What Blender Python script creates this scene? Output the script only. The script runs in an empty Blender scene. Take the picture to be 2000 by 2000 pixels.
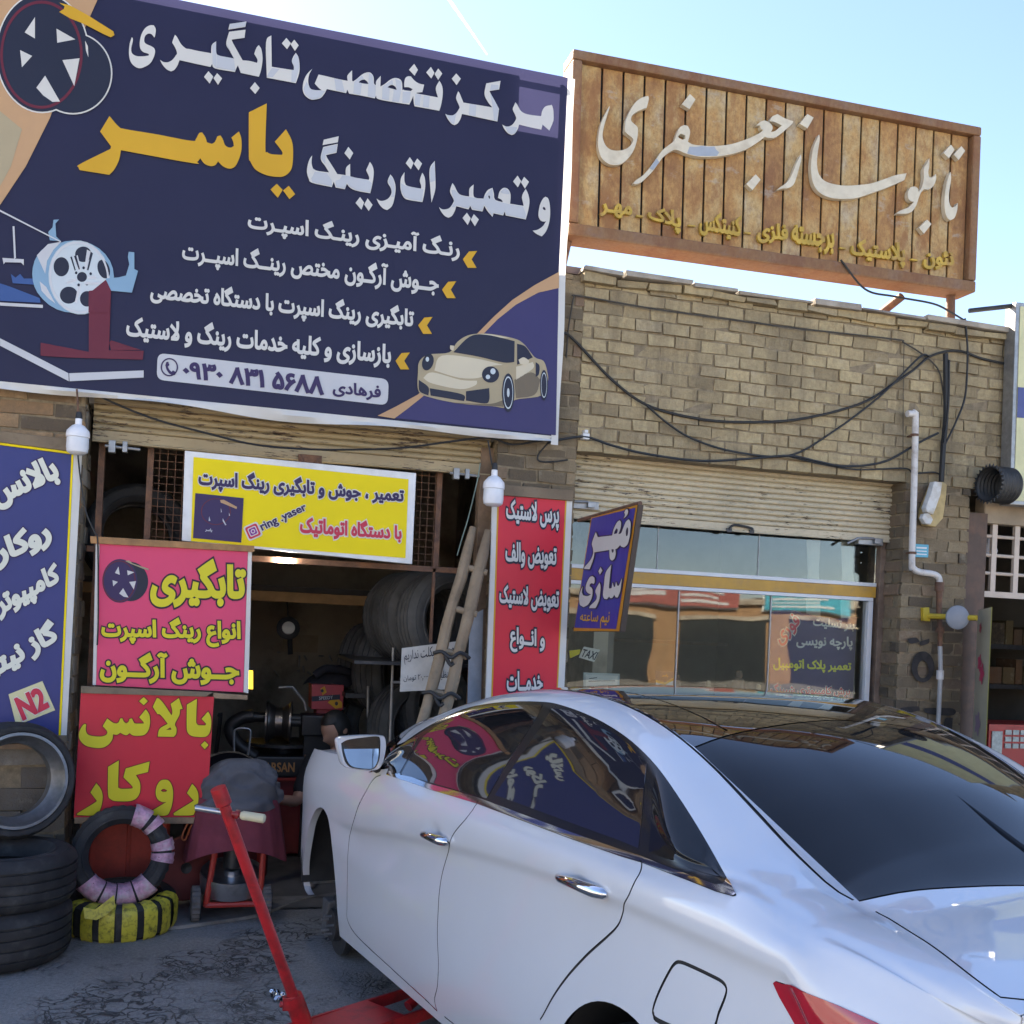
import bpy, bmesh, math, random
import numpy as np
from math import sin, cos, pi, radians, sqrt, atan2
from mathutils import Vector, Matrix, geometry
random.seed(7); RNG = np.random.default_rng(7)
S = bpy.context.scene
COL = S.collection

# ------------------------------------------------------------------ camera
CAM_H = 1.68
YAW, PITCH, ROLL, FPX, PPX, PPY = radians(15.9), radians(0.45), 0.047, 2030.0, 1000.0, 1200.0
_F = Vector((sin(YAW)*cos(PITCH), cos(YAW)*cos(PITCH), sin(PITCH)))
_R0 = Vector((cos(YAW), -sin(YAW), 0)); _U0 = _R0.cross(_F)
_R = cos(ROLL)*_R0 + sin(ROLL)*_U0
_U = -sin(ROLL)*_R0 + cos(ROLL)*_U0
CAMP = Vector((0, 0, CAM_H))
cd = bpy.data.cameras.new("camera"); cam = bpy.data.objects.new("camera", cd); COL.objects.link(cam)
cam.matrix_world = Matrix(((_R.x, _U.x, -_F.x, 0), (_R.y, _U.y, -_F.y, 0), (_R.z, _U.z, -_F.z, CAM_H), (0, 0, 0, 1)))
cd.sensor_width = 36; cd.lens = 36*FPX/2000; cd.shift_x = 0; cd.shift_y = (PPY-1000)/2000
cd.clip_start = 0.05; cd.clip_end = 3000
S.camera = cam
S.render.resolution_x = S.render.resolution_y = 1024

# ------------------------------------------------------------------ sky and sun
SUN_EL, SUN_AZ = radians(36), radians(-20)      # azimuth from +Y (into the facade), negative = to the left
w = bpy.data.worlds.new("World"); S.world = w; w.use_nodes = True
nt = w.node_tree; bg = nt.nodes["Background"]
sky = nt.nodes.new("ShaderNodeTexSky"); sky.sky_type = 'NISHITA'; sky.sun_disc = False
sky.sun_elevation = SUN_EL; sky.sun_rotation = SUN_AZ
sky.air_density = 1.0; sky.dust_density = 0.5; sky.ozone_density = 4.0; sky.altitude = 1200
tn = nt.nodes.new('ShaderNodeVectorMath'); tn.operation = 'MULTIPLY'; tn.inputs[1].default_value = (1.04, .985, 1.03); nt.links.new(sky.outputs[0], tn.inputs[0]); nt.links.new(tn.outputs[0], bg.inputs[0]); bg.inputs[1].default_value = 0.055
sl = bpy.data.lights.new("sun", 'SUN'); sl.energy = 5.0; sl.angle = radians(0.5); sl.color = (1, 0.95, 0.86)
so = bpy.data.objects.new("sun", sl); COL.objects.link(so)
_sd = Vector((sin(SUN_AZ)*cos(SUN_EL), cos(SUN_AZ)*cos(SUN_EL), sin(SUN_EL)))
so.rotation_euler = (-_sd).to_track_quat('-Z', 'Y').to_euler(); so.location = _sd*30
S.view_settings.view_transform = 'Standard'; S.view_settings.look = 'None'
S.view_settings.exposure = 2.9; S.view_settings.gamma = 1
S.view_settings.use_white_balance = True; S.view_settings.white_balance_temperature = 7400
S.cycles.max_bounces = 8; S.cycles.use_denoising = True

# ------------------------------------------------------------------ helpers
def pray(x, y):
    return _F + _R*((x-PPX)/FPX) + _U*((PPY-y)/FPX)
def PY_(x, y, Y):
    d = pray(x, y); return CAMP + d*(Y/d.y)
def PX_(x, y, X):
    d = pray(x, y); return CAMP + d*(X/d.x)
def PZ_(x, y, Z=0.0):
    d = pray(x, y); return CAMP + d*((Z-CAM_H)/d.z)

FY = 5.88          # plane of the facade

def tag(o, label=None, cat=None, group=None, kind=None):
    if label: o["label"] = label
    if cat: o["category"] = cat
    if group: o["group"] = group
    if kind: o["kind"] = kind
    return o
def thing(name, label, cat, loc=(0, 0, 0), group=None):
    o = bpy.data.objects.new(name, None); COL.objects.link(o); o.location = loc
    o.empty_display_size = 0.05
    return tag(o, label, cat, group)
def link(name, me, mat=None, parent=None):
    o = bpy.data.objects.new(name, me); COL.objects.link(o)
    if mat is not None:
        for m in (mat if isinstance(mat, (list, tuple)) else [mat]): me.materials.append(m)
    if parent is not None:
        o.parent = parent
        # keep world coordinates of the vertices: parents are never rotated
        loc = Vector((0, 0, 0)); p = parent
        while p is not None: loc += p.location; p = p.parent
        o.location = -loc
    return o

class MB:
    def __init__(s): s.v = []; s.f = []; s.mi = []; s.cur = 0
    def add(s, vs, fs):
        b = len(s.v); s.v += [tuple(v) for v in vs]; s.f += [tuple(i+b for i in f) for f in fs]; s.mi += [s.cur]*len(fs); return s
    def box(s, a, b, jit=0):
        (x0, y0, z0), (x1, y1, z1) = a, b
        vs = [(x0, y0, z0), (x1, y0, z0), (x1, y1, z0), (x0, y1, z0), (x0, y0, z1), (x1, y0, z1), (x1, y1, z1), (x0, y1, z1)]
        if jit: vs = [tuple(c+random.uniform(-jit, jit) for c in v) for v in vs]
        return s.add(vs, [(0, 3, 2, 1), (4, 5, 6, 7), (0, 1, 5, 4), (1, 2, 6, 5), (2, 3, 7, 6), (3, 0, 4, 7)])
    def hexa(s, q, d):
        """four corner points q (front), extruded by vector d"""
        q = [Vector(p) for p in q]; d = Vector(d)
        return s.add(q+[p+d for p in q], [(0, 1, 2, 3), (7, 6, 5, 4), (0, 4, 5, 1), (1, 5, 6, 2), (2, 6, 7, 3), (3, 7, 4, 0)])
    def tube(s, pts, r, n=8, caps=True):
        pts = [Vector(p) for p in pts]; rs = r if isinstance(r, (list, tuple)) else [r]*len(pts)
        ring = []; prev = None
        for i, p in enumerate(pts):
            t = (pts[min(i+1, len(pts)-1)]-pts[max(i-1, 0)]).normalized()
            if prev is None: a = t.orthogonal().normalized()
            else:
                a = prev - t*prev.dot(t); a.normalize()
            prev = a; b = t.cross(a)
            ring.append([p+(a*cos(2*pi*k/n)+b*sin(2*pi*k/n))*rs[i] for k in range(n)])
        vs = [v for rg in ring for v in rg]; fs = []
        for i in range(len(pts)-1):
            for k in range(n):
                fs.append((i*n+k, i*n+(k+1) % n, (i+1)*n+(k+1) % n, (i+1)*n+k))
        if caps: fs += [tuple(range(n-1, -1, -1)), tuple((len(pts)-1)*n+k for k in range(n))]
        return s.add(vs, fs)
    def lathe(s, prof, c, ax, n=32, close=False):
        """profile [(r, h)] turned round axis ax through c"""
        ax = Vector(ax).normalized(); a = ax.orthogonal().normalized(); b = ax.cross(a); c = Vector(c)
        vs = []; fs = []; m = len(prof)
        for k in range(n):
            e = a*cos(2*pi*k/n)+b*sin(2*pi*k/n)
            vs += [c+e*r+ax*h for r, h in prof]
        for k in range(n):
            k2 = (k+1) % n
            for i in range(m if close else m-1):
                j = (i+1) % m
                fs.append((k*m+i, k2*m+i, k2*m+j, k*m+j))
        return s.add(vs, fs)
    def prism(s, poly, d, holes=()):
        """closed 3D polygon (planar) extruded by d"""
        d = Vector(d); loops = [[Vector(p) for p in poly]]+[[Vector(p) for p in h] for h in holes]
        flat = [p for l in loops for p in l]; n = len(flat)
        tri = geometry.tessellate_polygon(loops)
        fs = [tuple(t) for t in tri]
        if d.length == 0: return s.add(flat, fs)
        fs2 = [tuple(i+n for i in reversed(t)) for t in tri]; side = []; o = 0
        for l in loops:
            for i in range(len(l)):
                j = (i+1) % len(l); side.append((o+i, o+j, o+j+n, o+i+n))
            o += len(l)
        return s.add(flat+[p+d for p in flat], fs+fs2+side)
    def build(s, name, mat=None, parent=None, smooth=False, bevel=0, sharp=40, uv=False):
        me = bpy.data.meshes.new(name); me.from_pydata(s.v, [], s.f); 
        if any(s.mi): me.polygons.foreach_set("material_index", s.mi)
        bm = bmesh.new(); bm.from_mesh(me)
        bmesh.ops.recalc_face_normals(bm, faces=bm.faces)
        if bevel:
            bmesh.ops.remove_doubles(bm, verts=bm.verts, dist=1e-6)
            eds = [e for e in bm.edges if len(e.link_faces) == 2 and e.calc_face_angle(0) > radians(30)]
            try: bmesh.ops.bevel(bm, geom=eds, offset=bevel, segments=2, profile=.6, affect='EDGES', clamp_overlap=True)
            except Exception: pass
        bm.to_mesh(me); bm.free()
        if smooth:
            me.polygons.foreach_set("use_smooth", [True]*len(me.polygons))
            me.set_sharp_from_angle(angle=radians(sharp))
        return link(name, me, mat, parent)

def smooth_poly(pts, sub=5, corner=48):
    """closed outline: Catmull-Rom through gentle points, sharp turns kept"""
    n = len(pts); P = [Vector((p[0], p[1])) for p in pts]; cor = []
    for i in range(n):
        a = P[i]-P[i-1]; b = P[(i+1) % n]-P[i]
        cor.append(abs(a.angle_signed(b, 0)) > radians(corner) if a.length > 1e-9 and b.length > 1e-9 else True)
    out = []
    for i in range(n):
        p1, p2 = P[i], P[(i+1) % n]
        p0 = P[i-1] if not cor[i] else p1-(p2-p1)*.5
        p3 = P[(i+2) % n] if not cor[(i+1) % n] else p2+(p2-p1)*.5
        out.append(p1)
        if cor[i] and cor[(i+1) % n]: continue
        for k in range(1, sub):
            t = k/sub
            out.append(.5*((2*p1)+(p2-p0)*t+(2*p0-5*p1+4*p2-p3)*t*t+(3*p1-p0-3*p2+p3)*t**3))
    return [(p.x, p.y) for p in out]
def ellipse(cx, cy, rx, ry, n=28, rot=0, a0=0, a1=2*pi):
    out = []
    for k in range(n):
        a = a0+(a1-a0)*k/n
        x, y = rx*cos(a), ry*sin(a)
        out.append((cx+x*cos(rot)-y*sin(rot), cy+x*sin(rot)+y*cos(rot)))
    return out
def spline(pts, sub=6):
    P = [Vector(p) for p in pts]; out = []
    for i in range(len(P)-1):
        p0 = P[i-1] if i else P[0]*2-P[1]; p1, p2 = P[i], P[i+1]
        p3 = P[i+2] if i+2 < len(P) else P[-1]*2-P[-2]
        for k in range(sub):
            t = k/sub
            out.append(.5*((2*p1)+(p2-p0)*t+(2*p0-5*p1+4*p2-p3)*t*t+(3*p1-p0-3*p2+p3)*t**3))
    out.append(P[-1]); return out

# ------------------------------------------------------------------ lettering
_FORMS = {}
def _reg(ch, iso, n): _FORMS[ch] = (iso, n)
for ch, iso, n in (("ا", 0xFE8D, 2), ("آ", 0xFE81, 2), ("ب", 0xFE8F, 4), ("پ", 0xFB56, 4), ("ت", 0xFE95, 4), ("ج", 0xFE9D, 4), ("چ", 0xFB7A, 4),
                   ("خ", 0xFEA5, 4), ("د", 0xFEA9, 2), ("ر", 0xFEAD, 2), ("ز", 0xFEAF, 2), ("ژ", 0xFB8A, 2), ("س", 0xFEB1, 4), ("ش", 0xFEB5, 4), ("ص", 0xFEB9, 4),
                   ("ض", 0xFEBD, 4), ("ظ", 0xFEC5, 4), ("ع", 0xFEC9, 4), ("ف", 0xFED1, 4), ("ک", 0xFB8E, 4), ("گ", 0xFB92, 4), ("ل", 0xFEDD, 4), ("م", 0xFEE1, 4),
                   ("ن", 0xFEE5, 4), ("و", 0xFEED, 2), ("ه", 0xFEE9, 4), ("ی", 0xFBFC, 4), ("ئ", 0xFE89, 4)): _reg(ch, iso, n)
def shape(s):
    """joins Persian letters into their drawn forms and orders them left to right"""
    s = s.replace("لا", "\uFEFB"); out = []
    def jn(c): return c == "ـ" or (c in _FORMS and _FORMS[c][1] == 4)          # joins to the next letter
    def jp(c): return c in ("ـ", "\uFEFB") or c in _FORMS                       # joins to the letter before
    for i, c in enumerate(s):
        prev = i > 0 and jn(s[i-1]) and jp(c)
        nxt = i+1 < len(s) and jn(c) and jp(s[i+1])
        if c == "\uFEFB": out.append(chr(0xFEFC if prev else 0xFEFB))
        elif c in _FORMS:
            iso, n = _FORMS[c]; k = (3 if nxt else 1) if prev else (2 if nxt else 0)
            out.append(chr(iso+(k if n == 4 or k < 2 else 0)))
        else: out.append(c)
    res = []; run = ""
    for c in reversed(out): res.append(c)
    t = "".join(res)
    import re
    return re.sub("[۰-۹][۰-۹٫,]*", lambda m: m.group(0)[::-1], t)
def offset_loop(L, wdt):
    """raw offset of a closed loop to its right-hand side (mitred), to be cleaned by the winding test"""
    n = len(L); out = []
    for i in range(n):
        p = L[i]; e1 = p-L[i-1]; e2 = L[(i+1) % n]-p
        l1, l2 = np.hypot(*e1), np.hypot(*e2)
        if l1 < 1e-9 or l2 < 1e-9: continue
        e1 = e1/l1; e2 = e2/l2; n1 = np.array([e1[1], -e1[0]]); n2 = np.array([e2[1], -e2[0]])
        c = n1@n2; s = e1[0]*e2[1]-e1[1]*e2[0]
        if s*np.sign(wdt) >= -1e-6:
            if c > -0.35: out.append(p+(n1+n2)/(1+c)*wdt)
            else: out += [p+n1*wdt, p+n2*wdt]
        else: out += [p+n1*wdt, p, p+n2*wdt]
    return np.array(out)
def clean(L):
    k = np.ones(len(L), bool)
    for i in range(len(L)):
        if np.hypot(*(L[i]-L[i-1])) < 1e-6: k[i] = False
    return L[k]
def fill2d(loops, wdt=0):
    """union of outlines (outer loops one way round, holes the other), thickened by wdt -> points, triangles"""
    loops = [clean(np.asarray(l, float)) for l in loops]; loops = [l for l in loops if len(l) > 2]
    area = [np.sum(l[:, 0]*np.roll(l[:, 1], -1)-np.roll(l[:, 0], -1)*l[:, 1])/2 for l in loops]
    sg = np.sign(area[int(np.argmax(np.abs(area)))])
    if sg < 0: loops = [l[::-1] for l in loops]
    if wdt: loops = [clean(offset_loop(l, wdt)) for l in loops]
    V = []; E = []
    for l in loops:
        b = len(V); V += [Vector(p) for p in l]; E += [(b+i, b+(i+1) % len(l)) for i in range(len(l))]
    r = geometry.delaunay_2d_cdt(V, E, [], 0, 1e-7)
    P = np.array([tuple(v) for v in r[0]]); T = np.array([tuple(f) for f in r[2] if len(f) == 3])
    c = P[T].mean(1); wn = np.zeros(len(c), int)
    A = np.vstack(loops); B = np.vstack([np.roll(l, -1, 0) for l in loops])
    for k in range(0, len(c), 4000):
        x, y = c[k:k+4000, 0:1], c[k:k+4000, 1:2]
        up = (A[:, 1] <= y) & (B[:, 1] > y); dn = (A[:, 1] > y) & (B[:, 1] <= y)
        cr = (B[:, 0]-A[:, 0])*(y-A[:, 1])-(x-A[:, 0])*(B[:, 1]-A[:, 1])
        wn[k:k+4000] = (up & (cr > 0)).sum(1)-(dn & (cr < 0)).sum(1)
    T = T[wn > 0]
    u = np.unique(T); m = np.full(len(P), -1); m[u] = np.arange(len(u))
    return P[u], m[T]
def glyph_loops(body):
    c = bpy.data.curves.new("lettering", 'FONT'); c.body = body; c.resolution_u = 4; c.fill_mode = 'NONE' if hasattr(c, 'fill_mode') else c.fill_mode
    o = bpy.data.objects.new("lettering", c); COL.objects.link(o)
    dg = bpy.context.evaluated_depsgraph_get(); dg.update()
    me = bpy.data.meshes.new_from_object(o.evaluated_get(dg))
    co = np.array([v.co[:2] for v in me.vertices]); nx = {}
    for e in me.edges: nx[e.vertices[0]] = e.vertices[1]
    loops = []; seen = set()
    for st in range(len(co)):
        if st in seen or st not in nx: continue
        l = []; i = st
        while i not in seen and i in nx: seen.add(i); l.append(i); i = nx[i]
        if len(l) > 2: loops.append(co[l])
    bpy.data.objects.remove(o); bpy.data.curves.remove(c); bpy.data.meshes.remove(me)
    return loops
def solid(name, P3, T, mat, parent, ext=None):
    mb = MB(); n = len(P3)
    if ext is None: mb.add(P3, [tuple(t) for t in T])
    else:
        ec = {}
        for t in T:
            for i in range(3):
                e = (int(t[i]), int(t[(i+1) % 3])); ec[e] = 1
        side = [(a, b, b+n, a+n) for a, b in ec if (b, a) not in ec]
        mb.add(list(P3)+[p+ext for p in P3], [tuple(t) for t in T]+[tuple(i+n for i in reversed(t)) for t in T]+side)
    return mb.build(name, mat, parent)
def text(body, quad, at, mat, parent, off=0.004, weight=0.03, rim=None, raw=False, name="lettering", n=(0, -1, 0), depth=0):
    """quad: pixel corners TL TR BR BL of the ink; at(x, y) gives the point of the sign's face"""
    tl, tr, br, bl = [Vector((q[0], q[1])) for q in quad]
    loops = glyph_loops(body if raw else shape(body)); n = Vector(n); box = None; res = None
    for wgt, m, o in ([(weight, mat, off)] if rim is None else [(weight, mat, off), (weight+rim[1], rim[0], off-0.002)]):
        co, T = fill2d(loops, wgt)
        if box is None: box = (co.min(0), co.max(0))
        uv = (co-box[0])/(box[1]-box[0]); P3 = []
        for a, b in uv:
            p = (bl*(1-a)+br*a)*(1-b)+(tl*(1-a)+tr*a)*b
            P3.append(at(p.x, p.y)+n*o)
        ob = solid(name if res is None else "letter_outline", P3, T, m, parent, n*-depth if depth else None); res = res or ob
    return res
def art(name, polys, at, mat, parent, off=0.003, n=(0, -1, 0), sm=True, depth=0, corner=48, rim=None):
    """flat printed shapes or cut letters traced as outlines; a polygon may be (outline, [holes])"""
    n = Vector(n); res = None
    for wdt, m, o, nm in [(0, mat, off, name)]+([(rim[1], rim[0], off-0.002, "letter_outline")] if rim else []):
        P3 = []; TT = []
        for p in polys:
            ot, hs = p if isinstance(p, tuple) and isinstance(p[1], list) else (p, [])
            f = (lambda q: smooth_poly(q, corner=corner)) if sm else (lambda q: q)
            def orient(q, ccw):
                q = np.array(q); a = np.sum(q[:, 0]*np.roll(q[:, 1], -1)-np.roll(q[:, 0], -1)*q[:, 1]); return q if (a > 0) == ccw else q[::-1]
            co, T = fill2d([orient(f(ot), True)]+[orient(f(h), False) for h in hs], wdt)
            TT += [tuple(int(i)+len(P3) for i in t) for t in T]; P3 += [at(*q)+n*o for q in co]
        ob = solid(nm, P3, TT, m, parent, n*-depth if depth else None); res = res or ob
    return res
def zm(ox, oy, s, pts): return [(ox+a*s, oy+b*s) for a, b in pts]
# ------------------------------------------------------------------ materials
def srgb(r, g, b):
    f = lambda c: (c/255/12.92 if c/255 <= .04045 else ((c/255+.055)/1.055)**2.4)
    return (f(r), f(g), f(b), 1)
_mats = {}
def mat(name, col, rough=.6, metal=0, spec=.5, var=.12, scale=6, bump=0, bscale=60, coat=0, trans=0, ior=1.5, emit=None, es=1, dirt=None, detail=6, alpha=1, sss=0):
    """principled surface with a little procedural unevenness"""
    if name in _mats: return _mats[name]
    m = bpy.data.materials.new(name); m.use_nodes = True; t = m.node_tree; b = t.nodes["Principled BSDF"]; L = t.links.new
    col = tuple(col[:3])+(1,)
    tc = t.nodes.new("ShaderNodeTexCoord")
    b.inputs["Roughness"].default_value = rough; b.inputs["Metallic"].default_value = metal
    b.inputs["Specular IOR Level"].default_value = spec; b.inputs["IOR"].default_value = ior
    b.inputs["Coat Weight"].default_value = coat; b.inputs["Coat Roughness"].default_value = .03
    b.inputs["Transmission Weight"].default_value = trans
    if sss: b.inputs["Subsurface Weight"].default_value = sss; b.inputs["Subsurface Radius"].default_value = (.01, .01, .01)
    if emit: b.inputs["Emission Color"].default_value = tuple(emit[:3])+(1,); b.inputs["Emission Strength"].default_value = es
    no = t.nodes.new("ShaderNodeTexNoise"); no.inputs["Scale"].default_value = scale; no.inputs["Detail"].default_value = detail
    no.inputs["Roughness"].default_value = .6
    L(tc.outputs["Object"], no.inputs["Vector"])
    mr = t.nodes.new("ShaderNodeMapRange"); mr.inputs[1].default_value = .3; mr.inputs[2].default_value = .7
    mr.inputs[3].default_value = 1-var; mr.inputs[4].default_value = 1+var
    L(no.outputs[0], mr.inputs[0])
    mx = t.nodes.new("ShaderNodeVectorMath"); mx.operation = 'SCALE'; mx.inputs[0].default_value = col[:3]
    L(mr.outputs[0], mx.inputs["Scale"]); out = mx.outputs[0]
    if dirt:
        dcol, amt, dsc = dirt
        n2 = t.nodes.new("ShaderNodeTexNoise"); n2.inputs["Scale"].default_value = dsc; n2.inputs["Detail"].default_value = 8; n2.inputs["Roughness"].default_value = .65
        L(tc.outputs["Object"], n2.inputs["Vector"])
        r2 = t.nodes.new("ShaderNodeMapRange"); r2.inputs[1].default_value = .48; r2.inputs[2].default_value = .68; r2.inputs[3].default_value = 0; r2.inputs[4].default_value = amt
        L(n2.outputs[0], r2.inputs[0])
        m2 = t.nodes.new("ShaderNodeMix"); m2.data_type = 'RGBA'
        L(r2.outputs[0], m2.inputs[0]); L(out, m2.inputs[6]); m2.inputs[7].default_value = tuple(dcol[:3])+(1,); out = m2.outputs[2]
    L(out, b.inputs["Base Color"])
    if bump:
        n3 = t.nodes.new("ShaderNodeTexNoise"); n3.inputs["Scale"].default_value = bscale; n3.inputs["Detail"].default_value = 5
        L(tc.outputs["Object"], n3.inputs["Vector"])
        bp = t.nodes.new("ShaderNodeBump"); bp.inputs["Strength"].default_value = min(1, bump); bp.inputs["Distance"].default_value = .004*max(1, bump)
        L(n3.outputs[0], bp.inputs["Height"]); L(bp.outputs[0], b.inputs["Normal"])
    _mats[name] = m; return m
# ------------------------------------------------------------------ special materials
def nodes(name):
    m = bpy.data.materials.new(name); m.use_nodes = True; t = m.node_tree
    return m, t, t.nodes["Principled BSDF"], t.links.new
def N(t, typ, **kw):
    n = t.nodes.new(typ)
    for k, v in kw.items():
        if k in n.bl_rna.properties: setattr(n, k, v)
        else: n.inputs[k].default_value = v
    return n
def ramp(t, fac, stops):
    r = t.nodes.new("ShaderNodeValToRGB"); e = r.color_ramp.elements
    while len(e) < len(stops): e.new(.5)
    for x, (p, c) in zip(e, stops): x.position = p; x.color = tuple(c[:3])+(1,)
    t.links.new(fac, r.inputs[0]); return r
def mixc(t, fac, a, b, mode='MIX'):
    m = t.nodes.new("ShaderNodeMix"); m.data_type = 'RGBA'; m.blend_type = mode
    for i, x in ((0, fac), (6, a), (7, b)):
        if isinstance(x, (int, float)): m.inputs[i].default_value = x
        elif isinstance(x, tuple): m.inputs[i].default_value = tuple(x[:3])+(1,)
        else: t.links.new(x, m.inputs[i])
    return m.outputs[2]
def maprange(t, v, a, b, c=0, d=1):
    n = t.nodes.new("ShaderNodeMapRange"); n.inputs[1].default_value = a; n.inputs[2].default_value = b; n.inputs[3].default_value = c; n.inputs[4].default_value = d
    t.links.new(v, n.inputs[0]); return n.outputs[0]
def noise(t, vec, scale, detail=6, rough=.6, stretch=None):
    n = t.nodes.new("ShaderNodeTexNoise"); n.inputs["Scale"].default_value = scale; n.inputs["Detail"].default_value = detail; n.inputs["Roughness"].default_value = rough
    if stretch:
        mp = t.nodes.new("ShaderNodeMapping"); mp.inputs["Scale"].default_value = stretch; t.links.new(vec, mp.inputs[0]); vec = mp.outputs[0]
    t.links.new(vec, n.inputs["Vector"]); return n.outputs[0]
def objco(t): return t.nodes.new("ShaderNodeTexCoord").outputs["Object"]
def bump(t, h, b, strength=.5, dist=.004):
    n = t.nodes.new("ShaderNodeBump"); n.inputs["Strength"].default_value = strength; n.inputs["Distance"].default_value = dist
    t.links.new(h, n.inputs["Height"]); t.links.new(n.outputs[0], b.inputs["Normal"])

def brick_mat(name, stops, soot=.5):
    m, t, b, L = nodes(name); co = objco(t)
    at = N(t, "ShaderNodeAttribute", attribute_name="rnd")
    c = ramp(t, at.outputs["Fac"], stops).outputs[0]
    n1 = noise(t, co, 38, 6, .7); c = mixc(t, maprange(t, n1, .35, .75, 0, .55), c, (.16, .115, .07))
    n2 = noise(t, co, 2.2, 7, .62, (1.0, 1, .55)); c = mixc(t, maprange(t, n2, .46, .74, 0, soot), c, (.09, .073, .055))
    n5 = noise(t, co, 1, 6, .65, (7, 7, .7)); c = mixc(t, maprange(t, n5, .52, .70, 0, .45), c, (.13, .10, .07))
    n3 = noise(t, co, 9, 5, .6); c = mixc(t, maprange(t, n3, .58, .75, 0, .35), c, (.5, .43, .32))
    L(c, b.inputs["Base Color"]); b.inputs["Roughness"].default_value = .9; b.inputs["Specular IOR Level"].default_value = .2
    bump(t, noise(t, co, 90, 6, .7), b, .9, .006); return m
BRICK = brick_mat("yellow_brick", [(0, (.30, .23, .135)), (.2, (.40, .31, .18)), (.6, (.45, .35, .20)), (.85, (.52, .405, .23)), (1, (.42, .335, .21))])
BRICK_DK = brick_mat("sooty_brick", [(0, (.10, .08, .06)), (.3, (.19, .145, .095)), (.7, (.30, .23, .14)), (1, (.24, .16, .11))], .75)
BRICK_OR = brick_mat("orange_brick", [(0, (.09, .075, .06)), (.4, (.36, .21, .11)), (.7, (.42, .27, .15)), (1, (.30, .2, .12))], .35)
MORTAR = mat("mortar", (.235, .18, .115), .95, var=.3, scale=25, bump=.8, bscale=120)
MORTAR_LT = mat("pale_mortar", (.36, .28, .18), .95, var=.25, scale=25, bump=.8, bscale=120)
def setrnd(o, vals):
    a = o.data.attributes.new("rnd", 'FLOAT', 'FACE'); a.data.foreach_set("value", np.array(vals, dtype=np.float32))
def bricks(name, parent, m, x0, x1, z0, z1, Y, depth=.03, course=.0765, ln=.178, gap=.012, holes=(), axis='x', rough=.005, clip=None):
    """one mesh of separate bricks standing proud of the mortar; axis x: wall along X facing -Y, axis y: wall along Y facing -X"""
    mb = MB(); vals = []; k = 0; z = z0
    while z < z1-.01:
        h = min(course-gap, z1-z); x = x0-(ln/2 if k % 2 else 0)-random.uniform(0, .02)
        while x < x1:
            l = ln*random.choice((1, 1, 1, 1, .97, 1.03))
            a, b_ = max(x, x0), min(x+l-gap, x1)
            if b_-a > .03 and not any(a+.005 < hx1 and b_-.005 > hx0 and z+.005 < hz1 and z+h-.005 > hz0 for hx0, hx1, hz0, hz1 in holes):
                d = random.uniform(-rough, rough)*1.5; j = rough*.95
                if axis == 'x': mb.box((a, Y+d, z), (b_, Y+depth, z+h), j)
                else: mb.box((Y+d, a, z), (Y+depth, b_, z+h), j)
                vals += [random.random()]*6
            x += l
        z += course*random.uniform(.99, 1.01); k += 1
    o = mb.build(name, m, parent); setrnd(o, vals); return o

PLASTER = mat("grey_plaster", (.34, .31, .27), .9, var=.25, scale=3, bump=.7, bscale=30, dirt=((.12, .1, .08), .7, 4))
WALL_IN = mat("stained_plaster", (.40, .345, .27), .9, var=.18, scale=2.5, bump=.5, bscale=18, dirt=((.10, .075, .05), .75, 1.6))
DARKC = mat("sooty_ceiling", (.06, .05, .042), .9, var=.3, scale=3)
RUST = mat("rusty_steel", (.13, .065, .04), .75, var=.35, scale=18, bump=.5, bscale=80, dirt=((.30, .13, .055), .6, 12))
STEEL = mat("grey_steel", (.30, .30, .30), .45, .7, var=.2, scale=20)
DKSTEEL = mat("dark_steel", (.05, .05, .052), .5, .5, var=.3, scale=20)
WOOD_OLD = mat("weathered_wood", (.21, .155, .10), .85, var=.3, scale=14, bump=.6, bscale=70, dirt=((.09, .06, .04), .6, 7))
BLACK = mat("black_rubber_skin", (.018, .018, .019), .55, var=.25)
WHITE = mat("white_paint", (.72, .71, .69), .5, var=.06, scale=8, dirt=((.4, .36, .3), .4, 5))
CREAM = mat("cream_paint", (.62, .53, .40), .6, var=.1, scale=8, dirt=((.25, .18, .1), .6, 6))

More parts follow.
